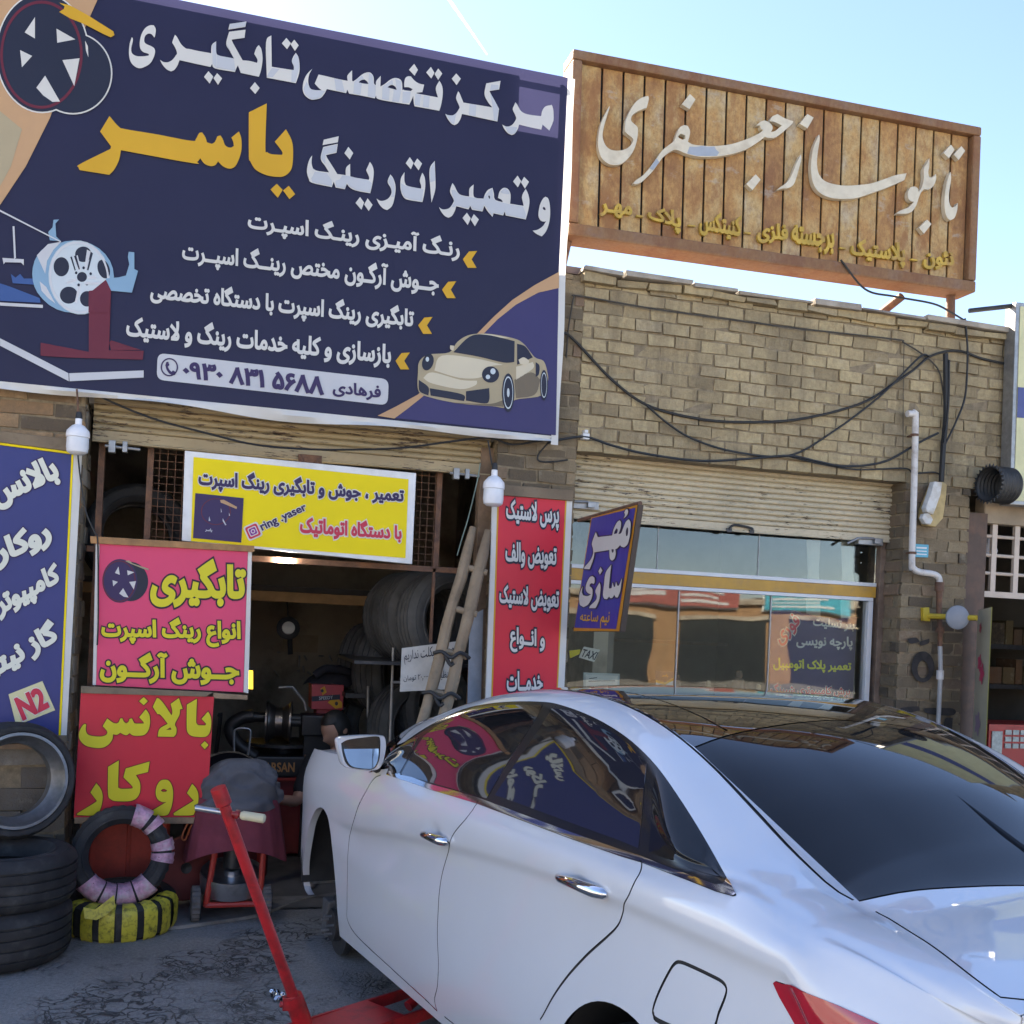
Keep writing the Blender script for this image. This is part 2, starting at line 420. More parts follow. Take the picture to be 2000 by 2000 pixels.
# ------------------------------------------------------------------ ground
def ground_mat():
    m, t, b, L = nodes("worn_pavement"); co = objco(t)
    base = ramp(t, noise(t, co, 1.1, 9, .68), [(.3, (.225, .217, .205)), (.5, (.29, .28, .265)), (.72, (.37, .36, .34))]).outputs[0]
    fine = noise(t, co, 55, 6, .7)
    c = mixc(t, maprange(t, fine, .35, .7, 0, .55), base, (.06, .06, .06))
    # crazed slabs: network of cracks wherever the broken zone noise says so
    nz = t.nodes.new("ShaderNodeTexNoise"); nz.inputs["Scale"].default_value = 6; nz.inputs["Detail"].default_value = 4; L(co, nz.inputs["Vector"])
    ad = N(t, "ShaderNodeVectorMath", operation='MULTIPLY_ADD'); L(nz.outputs["Color"], ad.inputs[0]); ad.inputs[1].default_value = (.30, .30, 0); L(co, ad.inputs[2])
    vo = N(t, "ShaderNodeTexVoronoi", feature='DISTANCE_TO_EDGE'); vo.inputs["Scale"].default_value = 13; L(ad.outputs[0], vo.inputs["Vector"])
    v2 = N(t, "ShaderNodeTexVoronoi", feature='DISTANCE_TO_EDGE'); v2.inputs["Scale"].default_value = 26; L(ad.outputs[0], v2.inputs["Vector"])
    zone = maprange(t, noise(t, co, 1.5, 3, .5), .47, .56)
    zone2 = maprange(t, noise(t, co, 3.1, 3, .5), .5, .58)
    ck = maprange(t, vo.outputs[0], .015, .07, 1, 0); ck2 = maprange(t, v2.outputs[0], .02, .09, 1, 0)
    mu = N(t, "ShaderNodeMath", operation='MULTIPLY'); L(ck, mu.inputs[0]); L(zone, mu.inputs[1])
    m2 = N(t, "ShaderNodeMath", operation='MULTIPLY'); L(ck2, m2.inputs[0]); L(zone2, m2.inputs[1])
    m3 = N(t, "ShaderNodeMath", operation='MULTIPLY'); L(m2.outputs[0], m3.inputs[0]); L(zone, m3.inputs[1])
    mxm = N(t, "ShaderNodeMath", operation='MAXIMUM'); L(mu.outputs[0], mxm.inputs[0]); L(m3.outputs[0], mxm.inputs[1])
    c = mixc(t, mxm.outputs[0], c, (.045, .043, .041))
    st = maprange(t, noise(t, co, 2.6, 8, .7), .6, .72); c = mixc(t, st, c, (.035, .033, .033))
    sp = maprange(t, noise(t, co, 16, 8, .75), .62, .70, 0, .55); c = mixc(t, sp, c, (.36, .36, .36))
    gr = maprange(t, noise(t, co, 210, 3, .6), .55, .7, 0, .5); c = mixc(t, gr, c, (.05, .05, .05)); gl_ = maprange(t, noise(t, co, 170, 3, .6), .62, .72, 0, .4); c = mixc(t, gl_, c, (.4, .4, .39))
    oil = maprange(t, noise(t, co, 1.9, 5, .55), .60, .70, 0, .6); c = mixc(t, oil, c, (.05, .048, .046))
    L(c, b.inputs["Base Color"]); b.inputs["Roughness"].default_value = .82
    inv = N(t, "ShaderNodeMath", operation='SUBTRACT'); L(fine, inv.inputs[0]); 
    k = N(t, "ShaderNodeMath", operation='MULTIPLY'); L(mxm.outputs[0], k.inputs[0]); k.inputs[1].default_value = 2.5; L(k.outputs[0], inv.inputs[1])
    bump(t, inv.outputs[0], b, .7, .012); return m
GROUND = ground_mat()
mb = MB(); mb.add([(-400, -400, 0), (400, -400, 0), (400, 400, 0), (-400, 400, 0)], [(0, 1, 2, 3)])
tag(mb.build("ground", GROUND), kind="structure")
ASPH = mat("asphalt", (.13, .128, .125), .85, var=.25, scale=3, bump=.5, bscale=150)
mb = MB(); mb.add([(-60, -11.5, .004), (60, -11.5, .004), (60, -3.6, .004), (-60, -3.6, .004)], [(0, 1, 2, 3)])
tag(mb.build("road", ASPH), kind="structure")
CONC = mat("dirty_concrete", (.22, .212, .20), .85, var=.3, scale=5, bump=.5, bscale=60, dirt=((.05, .045, .04), .7, 3))
# low concrete threshold with a curved front edge, worn smooth
edge = [PZ_(*p, .03) for p in ((118, 1800), (200, 1797), (260, 1803), (330, 1806), (420, 1795), (500, 1782), (560, 1762), (620, 1745), (690, 1736), (780, 1730))]
pts = [(p.x, p.y, .02) for p in edge]; pts = [tuple(p) for p in spline(pts, 4)]
pts += [(1.56, pts[-1][1], .02), (1.56, 6.2, .02), (-.69, 6.2, .02), (-.69, pts[0][1], .02)]
tag(MB().prism(pts, (0, 0, -.018)).build("garage_threshold", CONC), kind="structure")

# ------------------------------------------------------------------ the garage building and the shop next to it
def X_(x, y, Y=FY): return PY_(x, y, Y).x
def Z_(x, y, Y=FY): return PY_(x, y, Y).z
XL = X_(164, 870)            # right corner of the left pier
XR = X_(968, 960)            # left corner of the middle pier
XW = X_(1126, 900)           # right corner of the middle pier
XP = X_(1769, 960)           # left corner of the right pier
XE = X_(1893, 1000)          # right corner of the right pier
ZLINT = Z_(1130, 880)        # underside of the brick lintel of the shop
ZROOF = Z_(1106, 533)
ZL1 = Z_(300, 800)           # underside of the garage lintel
XEND = 7.2
gar = thing("garage_building", "tyre repair garage with an open bay under a half raised rusty roller shutter", "building", (0, 8, 0))
shop = thing("shop_building", "low yellow brick sign maker's shop with a wide display window", "building", (3, 8, 0))
bricks("left_pier", gar, BRICK_OR, -3.2, XL, 2.02, ZROOF, FY, course=.078, ln=.26)
mb = MB(); mb.box((-3.2, FY+.008, 0), (XL-.004, FY+.28, ZROOF)); mb.build("left_pier_core", MORTAR, gar)
LOWBLK = brick_mat("grey_blocks", [(0, (.13, .115, .1)), (.5, (.21, .19, .165)), (1, (.27, .245, .21))], .6)
bricks("pier_footing", gar, LOWBLK, -3.2, XL, 0, 2.02, FY-.004, course=.118, ln=.33, rough=.008)
# jamb of the bay: rough stone edge
bricks("jamb", gar, LOWBLK, FY+.02, FY+.28, 0, ZL1, XL, depth=-.03, axis='y', course=.1, ln=.2, rough=.006)
# middle pier
bricks("middle_pier", gar, BRICK_DK, XR, XW, 0, ZROOF, FY, holes=())
mb = MB(); mb.box((XR+.004, FY+.009, 0), (XW-.004, FY+.42, ZROOF-.002)); mb.build("middle_pier_core", MORTAR, gar)
bricks("pier_return", gar, BRICK_DK, FY+.03, FY+.40, 0, ZLINT, XR-.002, depth=.03, axis='y')
mb = MB(); mb.box((XL+.001, FY+.10, ZL1+.02), (XR-.001, FY+.28, ZROOF)); mb.build("bay_lintel", PLASTER, gar)
# wall above the shop window and right pier, all one bond
bricks("front_wall", shop, BRICK, XW+.002, XEND, ZLINT, ZROOF-.03, FY+.001, holes=())
mb = MB(); mb.box((XW, FY+.010, ZLINT+.004), (XEND, FY+.30, ZROOF-.04)); mb.build("front_wall_core", MORTAR, shop)
bricks("right_pier", shop, BRICK_DK, XP, XE, 0, ZLINT-.008, FY+.001)
mb = MB(); mb.box((XP+.012, FY+.010, 0), (XE-.004, FY+.40, ZLINT+.002)); mb.build("right_pier_core", MORTAR, shop)
bricks("pier_reveal", shop, BRICK_DK, FY+.03, FY+.38, 0, ZLINT-.008, XP, depth=.03, axis='y')
# roof edge: thin uneven stone slabs over a projecting course
mb = MB(); x = XW-.02; vals = []
while x < XEND:
    l = random.uniform(.2, .24)
    mb.box((x, FY-.035+random.uniform(-.012, .012), ZROOF-.035+random.uniform(-.006, .006)), (x+l-.008, FY+.05, ZROOF+.012+random.uniform(-.012, .006)), .008); vals += [random.random()]*6; x += l
o = mb.build("corbel_course", BRICK, shop); setrnd(o, vals)
STONE = mat("weathered_stone", (.36, .31, .25), .9, var=.25, scale=5, bump=.8, bscale=30, dirt=((.15, .11, .08), .8, 3))
mb = MB(); x = XW-.03
while x < XEND:
    l = random.uniform(.25, .7)
    if random.random() < .8: mb.box((x, FY-.055+random.uniform(-.015, .02), ZROOF+.014), (x+l-.01, FY+.3, ZROOF+.045+random.uniform(-.014, .008)), .007)
    x += l
mb.build("coping", STONE, shop, bevel=.006)
BITUM = mat("roof_felt", (.17, .12, .105), .9, var=.25, scale=4)
mb = MB(); mb.box((-3.2, FY+.05, ZROOF+.02), (XEND, 11, ZROOF+.062)); mb.build("roof", BITUM, shop)
# inside of the garage
mb = MB(); mb.box((-1.75, FY+.28, 0), (-1.65, 10.6, 3.3)); mb.build("side_wall", WALL_IN, gar)
mb = MB(); mb.box((-1.75, 10.5, 0), (2.5, 10.6, 3.3)); mb.build("back_wall", WALL_IN, gar)
mb = MB(); mb.box((2.35, FY+.42, 0), (2.45, 10.5, 3.3)); mb.build("party_wall", WALL_IN, gar)
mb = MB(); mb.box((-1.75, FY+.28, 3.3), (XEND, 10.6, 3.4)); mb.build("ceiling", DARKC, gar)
mb = MB(); mb.add([(-1.65, FY+.1, .012), (2.35, FY+.1, .012), (2.35, 10.5, .012), (-1.65, 10.5, .012)], [(0, 1, 2, 3)]); mb.build("garage_floor", mat("oily_floor", (.14, .135, .128), .7, var=.4, scale=3), gar)
# loft: plank floor with a yellow front beam
yb = 7.9
zt, zb_ = Z_(560, 1150, yb), Z_(560, 1170, yb)
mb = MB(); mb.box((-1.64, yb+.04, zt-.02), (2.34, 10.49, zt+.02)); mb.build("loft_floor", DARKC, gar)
mb = MB(); mb.box((X_(470, 1150, yb)-1.2, yb, Z_(480, 1172, yb)-.0), (X_(741, 1165, yb), yb+.05, Z_(480, 1152, yb))); mb.build("loft_beam", mat("ochre_wood", (.34, .19, .07), .7, var=.25, scale=10), gar, bevel=.004)

# roller shutters: rows of curled slats with chipped cream paint
def shutter_mat(name, pale, chips):
    m, t, b, L = nodes(name); co = objco(t)
    n1 = noise(t, co, 1, 8, .72, (13, 13, 95)); n3 = noise(t, co, 1, 4, .6, (2.2, 2.2, 5)); sm_ = N(t, 'ShaderNodeMath', operation='MULTIPLY_ADD'); L(n3, sm_.inputs[0]); sm_.inputs[1].default_value = .5; L(n1, sm_.inputs[2]); f = maprange(t, sm_.outputs[0], .80+chips, .84+chips, 0, 1)
    n2 = noise(t, co, 3, 4, .5); c = ramp(t, n2, [(.3, tuple(x*.8 for x in pale)), (.7, pale)]).outputs[0]
    n4 = noise(t, co, 30, 6, .6); c = mixc(t, maprange(t, n4, .5, .75, 0, .35), c, (.3, .2, .1))
    c = mixc(t, f, c, (.075, .045, .03)); L(c, b.inputs["Base Color"])
    b.inputs["Roughness"].default_value = .6; bump(t, f, b, .4, -.003); return m
def shutter(name, parent, m, x0, x1, z0, z1, Y, pitch=.036, skew=0):
    prof = []; z = z1
    while z > z0+.06:
        for k, (dy, dz) in enumerate(((0, 0), (-.006, .002), (-.014, .010), (-.0165, .018), (-.0145, .026), (-.007, .0325), (.006, .0335), (.006, .0352))): prof.append((Y+dy, z-dz))
        z -= pitch
    prof += [(Y, z), (Y-.014, z), (Y-.014, z0+.005), (Y-.024, z0), (Y-.024, z0-.006), (Y+.02, z0-.006)]
    mb = MB(); n = len(prof); xs = np.linspace(x0, x1, 25)
    for x in xs: mb.v += [(x, y, zz-skew*(x-x0)-.006*sin((x-x0)/(x1-x0)*pi)) for y, zz in [(y_+.0010*sin(5*x)*sin(21*z_), z_) for y_, z_ in prof]]
    for i in range(len(xs)-1): mb.f += [(i*n+j, (i+1)*n+j, (i+1)*n+j+1, i*n+j+1) for j in range(n-1)]
    mb.mi = [0]*len(mb.f)
    return mb.build(name, m, parent, smooth=True, sharp=38)
SH1 = shutter_mat("tan_shutter_paint", (.40, .30, .165), .045)
SH2 = shutter_mat("cream_shutter_paint", (.60, .50, .34), .055)
YS1 = FY+.10
sh = shutter("roller_shutter", gar, SH1, XL+.03, XR-.02, Z_(560, 893, YS1), ZL1+.06, YS1)
YS2 = FY+.17
sh2 = shutter("roller_shutter", shop, SH2, XW-.02, X_(1742, 950, YS2+.05), Z_(1500, 1040, YS2), ZLINT+.02, YS2)
# shutter handle and the two end latches
mb = MB(); q = [PY_(*p, YS2-.03) for p in ((1424, 1033), (1432, 1026), (1448, 1027), (1468, 1032), (1470, 1036))]
mb.tube(spline(q, 4), .008, 8); mb.box((q[0].x-.015, YS2-.03, q[0].z-.02), (q[0].x+.02, YS2-.012, q[0].z+.005)); mb.box((q[-1].x-.02, YS2-.03, q[-1].z-.02), (q[-1].x+.012, YS2-.012, q[-1].z+.005))
mb.build("shutter_handle", DKSTEEL, sh2, smooth=True)
for px, py, Y in ((1700, 1056, YS2-.03), (1140, 985, YS2-.04)):
    p = PY_(px, py, Y); mb = MB(); mb.box((p.x-.09, Y, p.z-.028), (p.x+.1, Y+.05, p.z+.02)); mb.tube([(p.x-.17, Y+.01, p.z-.03), (p.x-.1, Y-.01, p.z+.01), (p.x+.02, Y-.01, p.z+.015)], .009, 8); mb.box((p.x+.02, Y-.025, p.z-.02), (p.x+.07, Y, p.z+.015))
    mb.build("latch", STEEL, sh2, bevel=.003)
for px, py in ((235, 872), (906, 925)):
    Y = YS1-.04; p = PY_(px, py, Y); mb = MB()
    mb.box((p.x-.06, Y, p.z-.035), (p.x-.025, Y+.04, p.z+.03)); mb.box((p.x+.01, Y, p.z-.028), (p.x+.035, Y+.04, p.z+.03)); mb.tube([(p.x-.08, Y+.02, p.z), (p.x+.1, Y+.02, p.z-.005)], .009, 8)
    mb.build("latch", STEEL, sh, bevel=.003)
p = PY_(604, 908, YS1-.06); mb = MB(); mb.tube(spline([p+Vector(v) for v in ((-.05, .03, .05), (-.03, 0, 0), (0, -.01, -.03), (.03, 0, -.02), (.045, .02, .03))], 4), .012, 8); mb.box((p.x-.06, p.y+.02, p.z+.0), (p.x+.07, p.y+.045, p.z+.06)); mb.build("hasp", RUST, sh, smooth=True)

# steel frame of the bay, with mesh transoms
YF = FY+.16
z0 = Z_(640, 1098, YF); mb = MB()
mb.box((XL+.02, YF, z0-.02), (X_(915, 1110, YF), YF+.03, z0+.012))
for px, py, a, bb in ((291, 960, z0, None), (855, 1020, z0, None), (193, 1000, .0, None)):
    x = X_(px, py, YF); mb.box((x-.016, YF-.002, a), (x+.016, YF+.032, ZL1))
x = X_(845, 1180, YF); mb.box((x-.008, YF, Z_(843, 1255, YF)), (x+.008, YF+.02, z0))
mb.build("bay_frame", RUST, gar)
mb = MB()
def wmesh(xa, xb, za, zb, st=.042):
    x = xa
    while x < xb: mb.tube([(x, YF+.012, za), (x, YF+.012, zb)], .0022, 5); x += st
    z = za
    while z < zb: mb.tube([(xa, YF+.016, z), (xb, YF+.016, z)], .0022, 5); z += st
wmesh(X_(293, 960, YF), X_(372, 970, YF), z0, ZL1); mb.build("wire_grille", RUST, gar); mb = MB(); wmesh(X_(808, 1000, YF), X_(853, 1020, YF), z0, ZL1)
mb.build("wire_grille", RUST, gar)
tag(MB().box((X_(541, 1085, YF-.02), YF-.02, z0-.015), (X_(572, 1087, YF-.02), YF+.005, z0+.0)).build("tube_lamp", mat("lit_tube", (.9, .9, .9), emit=(1, 1, .97), es=50)), "short lit white tube lamp under the yellow sign", "lamp")

# shop window: timber post, aluminium frame, ochre transom, panes
YG = FY+.24
def front(px, py, Y=YG): return PY_(px, py, Y)
zt1 = Z_(1400, 1126, YG-.03); zt2 = Z_(1400, 1149, YG-.03)
xg0 = XW-.05; xg1 = X_(1697, 1240, YG)
win = MB()
OCHRE = mat("ochre_paint", (.52, .27, .03), .45, var=.12, scale=6, dirt=((.25, .16, .08), .4, 9))
ALU = mat("white_aluminium", (.60, .60, .60), .4, .1, var=.08)
zt1 = Z_(1464, 1131, YG-.03); zt2 = Z_(1464, 1153, YG-.03)
mb = MB(); mb.box((xg0, YG-.03, zt2), (xg1+.02, YG+.03, zt1)); fr = mb.build("transom", OCHRE, shop, bevel=.003)
mb = MB(); mb.box((xg0, YG-.033, zt1+.001), (xg1+.02, YG+.03, zt1+.026)); mb.box((xg0, YG-.033, zt2-.024), (xg1+.0, YG+.03, zt2-.001))
mb.box((xg1-.035, YG-.034, .4), (xg1, YG+.03, zt2-.026)); mb.box((xg0, YG-.032, .4), (xg1-.036, YG+.03, .45)); mb.build("window_frame", ALU, shop, bevel=.002)
mb = MB(); mb.box((xg1+.03, YG-.05, 0), (xg1+.15, YG+.08, Z_(1720, 1060, YG))); mb.build("window_post", mat("brown_wood", (.20, .135, .095), .8, var=.3, scale=10, dirt=((.08, .05, .035), .7, 6)), shop, bevel=.004)
mb = MB(); mb.box((X_(1737, 1200, YG+.05), YG+.0, 0), (XP+.03, YG+.1, ZLINT)); mb.build("window_side_board", BLACK, shop)
mb = MB(); mb.box((xg0, YG, .0), (xg1+.02, YG+.1, .4)); mb.build("window_sill", STONE, shop)
def glass_mat(name, tint=(.9, .95, .93), refl=1.5, mixf=0.0):
    m, t, b, L = nodes(name)
    out = t.nodes["Material Output"]; gl = N(t, "ShaderNodeBsdfGlossy"); gl.inputs["Roughness"].default_value = .018; gl.inputs["Color"].default_value = (1, 1, 1, 1)
    tr = N(t, "ShaderNodeBsdfTransparent"); tr.inputs["Color"].default_value = tuple(tint)+(1,)
    fr = N(t, "ShaderNodeFresnel"); fr.inputs["IOR"].default_value = refl
    co = objco(t); nz = noise(t, co, 1.2, 2, .4); bp = N(t, "ShaderNodeBump"); bp.inputs["Strength"].default_value = .08; bp.inputs["Distance"].default_value = .05; L(nz, bp.inputs["Height"])
    L(bp.outputs[0], gl.inputs["Normal"])
    mx = N(t, "ShaderNodeMixShader"); L(fr.outputs[0], mx.inputs[0]); L(tr.outputs[0], mx.inputs[1]); L(gl.outputs[0], mx.inputs[2]); L(mx.outputs[0], out.inputs["Surface"])
    return m
GLASS = glass_mat("shop_glass", (.92, .95, .93), 1.52)
cuts_up = [xg0, X_(1284, 1080, YG), X_(1481, 1090, YG), xg1+.03]
ztop = Z_(1500, 1036, YG)+.08
for a, b in zip(cuts_up[:-1], cuts_up[1:]): MB().box((a+.002, YG-.003, zt1+.02), (b-.002, YG+.003, ztop)).build("pane", GLASS, shop)
cuts_lo = [xg0, X_(1322, 1250, YG), X_(1501, 1270, YG), xg1-.03]
for a, b in zip(cuts_lo[:-1], cuts_lo[1:]): MB().box((a+.002, YG-.003, .44), (b-.002, YG+.003, zt2-.02)).build("pane", GLASS, shop)
mb = MB()
for x in cuts_lo[1:-1]: mb.box((x-.004, YG-.008, .45), (x+.004, YG+.008, zt2-.025))
for x in cuts_up[1:-1]: mb.box((x-.002, YG-.005, zt1+.027), (x+.002, YG+.005, ztop))
mb.build("glazing_bar", STEEL, shop)
# room behind the window
SHOPW = mat("shop_wall", (.20, .18, .15), .9, var=.2, scale=2)
mb = MB(); mb.box((2.46, 9.4, 0), (XE+.2, 9.5, 3.3)); mb.build("shop_back_wall", SHOPW, shop)
mb = MB(); mb.box((2.455, FY+.45, 0), (2.50, 9.4, 3.3)); mb.build("shop_side_wall", SHOPW, shop)
mb = MB(); mb.box((XE-.02, FY+.42, 0), (XE+.1, 9.4, 3.3)); mb.build("shop_end_wall", SHOPW, shop)
mb = MB(); mb.add([(2.5, FY+.3, .014), (XE, FY+.3, .014), (XE, 9.4, .014), (2.5, 9.4, .014)], [(0, 1, 2, 3)]); mb.build("shop_floor", CONC, shop)
mb = MB(); mb.box((2.55, 9.0, 1.15), (XE-.1, 9.38, 1.18)); mb.box((2.55, 9.0, 1.55), (XE-.1, 9.38, 1.58)); mb.box((2.55, 9.0, .7), (XE-.1, 9.38, .73)); mb.box((3.5, 9.0, .02), (3.53, 9.38, 2.0)); mb.build("wall_shelf", WOOD_OLD, shop)
# ------------------------------------------------------------------ printed sign materials
def vinyl(name, col, translucent=0, rough=.38, var=.05):
    m = mat(name, col, rough, var=var, scale=2.5, spec=.22)
    t = m.node_tree; b = t.nodes['Principled BSDF']; bump(t, noise(t, objco(t), 2.4, 4, .5, (1, 1, .5)), b, .45, .03)
    if translucent:
        t = m.node_tree; b = t.nodes["Principled BSDF"]; tr = t.nodes.new("ShaderNodeBsdfTranslucent")
        c = b.inputs["Base Color"].links[0].from_socket; t.links.new(c, tr.inputs["Color"])
        mx = t.nodes.new("ShaderNodeMixShader"); mx.inputs[0].default_value = translucent
        t.links.new(b.outputs[0], mx.inputs[1]); t.links.new(tr.outputs[0], mx.inputs[2]); t.links.new(mx.outputs[0], t.nodes["Material Output"].inputs["Surface"])
    return m
NAVY = vinyl("navy_print", (.032, .032, .075), .3); V_WHITE = vinyl("white_print", (.74, .72, .68), .25); V_PALE = vinyl("pale_print", (.62, .62, .64), .2)
V_GOLD = vinyl("amber_print", (.72, .40, .035), .2); V_TAN = vinyl("tan_print", (.47, .28, .15)); V_INDIGO = vinyl("indigo_print", (.042, .036, .115))
V_GREY = vinyl("blue_grey_print", (.56, .58, .62), .2); V_PUR = vinyl("purple_ink", (.04, .025, .085)); V_SILV = vinyl("silver_ink", (.50, .55, .58)); V_DKB = vinyl("dark_ink", (.02, .022, .04))
V_RED = vinyl("dark_red_ink", (.13, .02, .035)); V_CYAN = vinyl("pale_blue_ink", (.20, .33, .45)); V_BLU = vinyl("blue_ink", (.04, .09, .25)); V_CHAMP = vinyl("champagne_ink", (.37, .30, .19)); V_CHL = vinyl("pale_champagne_ink", (.56, .49, .36)); V_CHD = vinyl("deep_champagne_ink", (.16, .125, .085))
# ------------------------------------------------------------------ the big banner
YB = FY-.10
ban = thing("shop_banner", "huge navy vinyl banner with white and amber lettering and a gold car above the bay", "banner", (0, YB, 3.0))
tr_, br_ = PY_(1103, 150, YB), PY_(1083, 852, YB)
BX0, BX1, BZ0, BZ1 = -2.3, (tr_.x+br_.x)/2, br_.z, tr_.z
def wr(x, z): return .0012*sin(3.1*x+1.7*z)+.0012*sin(5.3*x-4.1*z+1)
def bat(x, y):
    p = PY_(x, y, YB); return Vector((p.x, YB+wr(p.x, p.z), p.z))
def sheet(name, x0, x1, z0, z1, m, parent, nx=60, nz=30, fn=None, thick=0):
    mb = MB()
    for j in range(nz+1):
        for i in range(nx+1):
            x = x0+(x1-x0)*i/nx; z = z0+(z1-z0)*j/nz; mb.v.append((x, fn(x, z), z))
    for j in range(nz):
        for i in range(nx): a = j*(nx+1)+i; mb.f.append((a, a+1, a+nx+2, a+nx+1))
    mb.mi = [0]*len(mb.f)
    return mb.build(name, m, parent, smooth=True)
sheet("print", BX0, BX1, BZ0, BZ1, NAVY, ban, 90, 45, lambda x, z: YB+wr(x, z))
V_EDGE = vinyl("white_hem", (.72, .70, .66), .2)
sheet("hem", BX1, BX1+.045, BZ0-.05, BZ1, V_EDGE, ban, 4, 60, lambda x, z: YB+wr(x, z)+.012*sin(7*z)*(x-BX1)/.045)
def hemz(x): return BZ0-.042-.012*sin(2.3*x+.5)-.010*sin(5*x)
mb = MB(); n = 80
for i in range(n+1):
    x = BX0+(BX1-BX0)*i/n; mb.v += [(x, YB+wr(x, BZ0), BZ0), (x, YB-.004+.012*sin(11*x), (BZ0+hemz(x))/2), (x, YB+.02*sin(6*x), hemz(x))]
    if i: a = (i-1)*3; mb.f += [(a, a+3, a+4, a+1), (a+1, a+4, a+5, a+2)]
mb.mi = [0]*len(mb.f); mb.build("hem", V_EDGE, ban, smooth=True)
# timber-backed frame on the roof behind the banner, one sheet missing at the top corner
xg = X_(1003, 200, YB+.05); zg = Z_(1050, 262, YB+.05)
mb = MB(); mb.box((BX0, YB+.035, BZ0+.05), (xg, YB+.05, BZ1-.02)); mb.box((xg, YB+.035, BZ0+.05), (BX1-.02, YB+.05, zg)); mb.build("backing_board", mat("backing_sheet", (.25, .24, .22), .6), ban)
mb = MB()
for x in (-1.9, -.9, .2, BX1-.05): mb.tube([(x, YB+.07, BZ0), (x, YB+.07, BZ1-.01)], .02, 8)
for z in (BZ0+.1, BZ1-.03): mb.tube([(BX0, YB+.075, z), (BX1-.01, YB+.075, z)], .016, 8)
for x in (-1.9, .2): mb.tube([(x, YB+.1, BZ1-.2), (x, FY+.9, ZROOF+.06)], .018, 8)
mb.build("banner_frame", RUST, ban)
g1 = lambda L: [zm(240, 30, .18634, l) for l in L]
g2 = lambda L: [zm(580, 110, .14493, l) for l in L]
g3 = lambda L: [zm(840, 130, .13975, l) for l in L]
g4 = lambda L: [zm(140, 190, .2381, l) for l in L]
g5 = lambda L: [zm(590, 260, .1501, l) for l in L]
g6 = lambda L: [zm(840, 300, .13975, l) for l in L]
YE = [(330,245),(318,225),(295,205),(265,203),(238,222),(226,255),(228,290),(250,312),(300,335),(332,360),(338,400),(322,455),(290,510),(240,545),(180,565),(125,545),(85,500),(68,440),(66,370),(75,300),(95,240),(106,255),(104,290),(90,350),(92,395),(110,420),(150,438),(210,440),(270,432),(275,420),(260,410),(215,395),(185,360),(178,310),(185,250),(205,190),(240,140),(285,115),(325,115),(345,155),(340,215)]
W1 = g1([YE,
 [(390,475),(425,498),(475,500),(520,475),(555,430),(568,405),(550,350),(517,295),(530,255),(547,213),(570,240),(610,310),(660,355),(700,362),(780,380),(925,405),(932,320),(978,280),(980,400),(1010,430),(1080,445),(1165,460),(1120,380),(1083,305),(1113,180),(1285,158),(1275,243),(1140,262),(1150,290),(1205,390),(1255,478),(1330,485),(1405,505),(1410,470),(1376,410),(1398,350),(1423,318),(1450,360),(1463,440),(1460,510),(1445,590),(1425,650),(1235,610),(1220,570),(1205,530),(1190,560),(1175,600),(970,565),(935,518),(918,548),(760,515),(600,480),(592,485),(570,540),(540,580),(505,597),(460,575),(415,525)],
 [(1120,98),(1295,72),(1283,130),(1105,158)], [(897,592),(948,650),(910,722),(850,652)], [(988,612),(1040,668),(997,735),(950,665)], [(1383,706),(1433,768),(1387,830),(1332,770)],
 [(1500,290),(1555,217),(1560,545),(1790,582),(1790,540),(1770,490),(1785,440),(1812,400),(1840,450),(1852,540),(1845,620),(1812,718),(1508,660)],
 [(1713,243),(1760,300),(1720,362),(1665,300)], [(1795,262),(1842,322),(1802,380),(1757,310)]])
B1 = [(205,178),(165,250),(150,330),(158,400),(185,450),(240,465),(330,468),(285,430),(238,378),(262,320),(290,255),(400,280),(520,310),(665,340),(680,335),(678,270),(740,200),(740,340),(755,350),(800,320),(870,260),(930,232),(975,230),(1010,255),(1030,300),(1035,380),(1060,400),(1065,345),(1125,275),(1120,420),(1180,385),(1250,330),(1310,305),(1370,315),(1405,350),(1415,410),(1415,465),(1445,460),(1440,380),(1455,310),(1490,283),(1530,283),(1580,340),(1640,378),(1710,395),(1685,495),(1615,502),(1625,515),(1895,565),(1866,442),(1914,340),(1953,417),(1960,524),(1939,659),(1914,744),(1580,685),(1570,640),(1562,545),(1540,600),(1510,662),(1330,635),(1095,590),(1062,540),(1045,580),(850,540),(700,515),(675,460),(660,508),(400,452),(370,510),(320,570),(250,592),(180,590),(110,540),(78,470),(80,380),(110,290),(150,230)]
W2 = [(g2([B1])[0], g2([[(825,365),(860,335),(905,325),(940,350),(960,385),(900,380)], [(1212,432),(1250,405),(1290,402),(1325,430),(1340,465),(1280,450)], [(1440,430),(1500,430),(1555,455),(1530,480),(1440,470)]]))]
W2 += g2([[(1575,115),(1625,195),(1580,275),(1505,195)], [(1800,155),(1848,235),(1805,312),(1737,230)]])+g3([[(108,40),(165,110),(108,200),(57,118)]])
W3 = g3([[(205,668),(250,690),(310,692),(360,660),(400,600),(405,570),(375,500),(358,450),(370,400),(388,355),(410,390),(460,510),(470,515),(865,580),(800,500),(755,395),(780,245),(980,208),(960,330),(825,350),(845,395),(950,585),(955,620),(935,778),(440,672),(420,740),(380,805),(335,828),(290,805),(240,740)],
 [(360,108),(425,180),(365,270),(297,182)],
 [(1003,820),(1050,845),(1100,845),(1150,815),(1195,745),(1190,700),(1150,610),(1165,560),(1187,508),(1215,545),(1260,625),(1320,665),(1400,685),(1545,703),(1565,620),(1610,565),(1695,545),(1715,610),(1720,740),(1705,800),(1660,905),(1565,820),(1548,890),(1400,860),(1238,820),(1220,880),(1180,945),(1135,968),(1080,940),(1030,880)]])
art("lettering", W1+W2+W3, bat, V_WHITE, ban, .009)
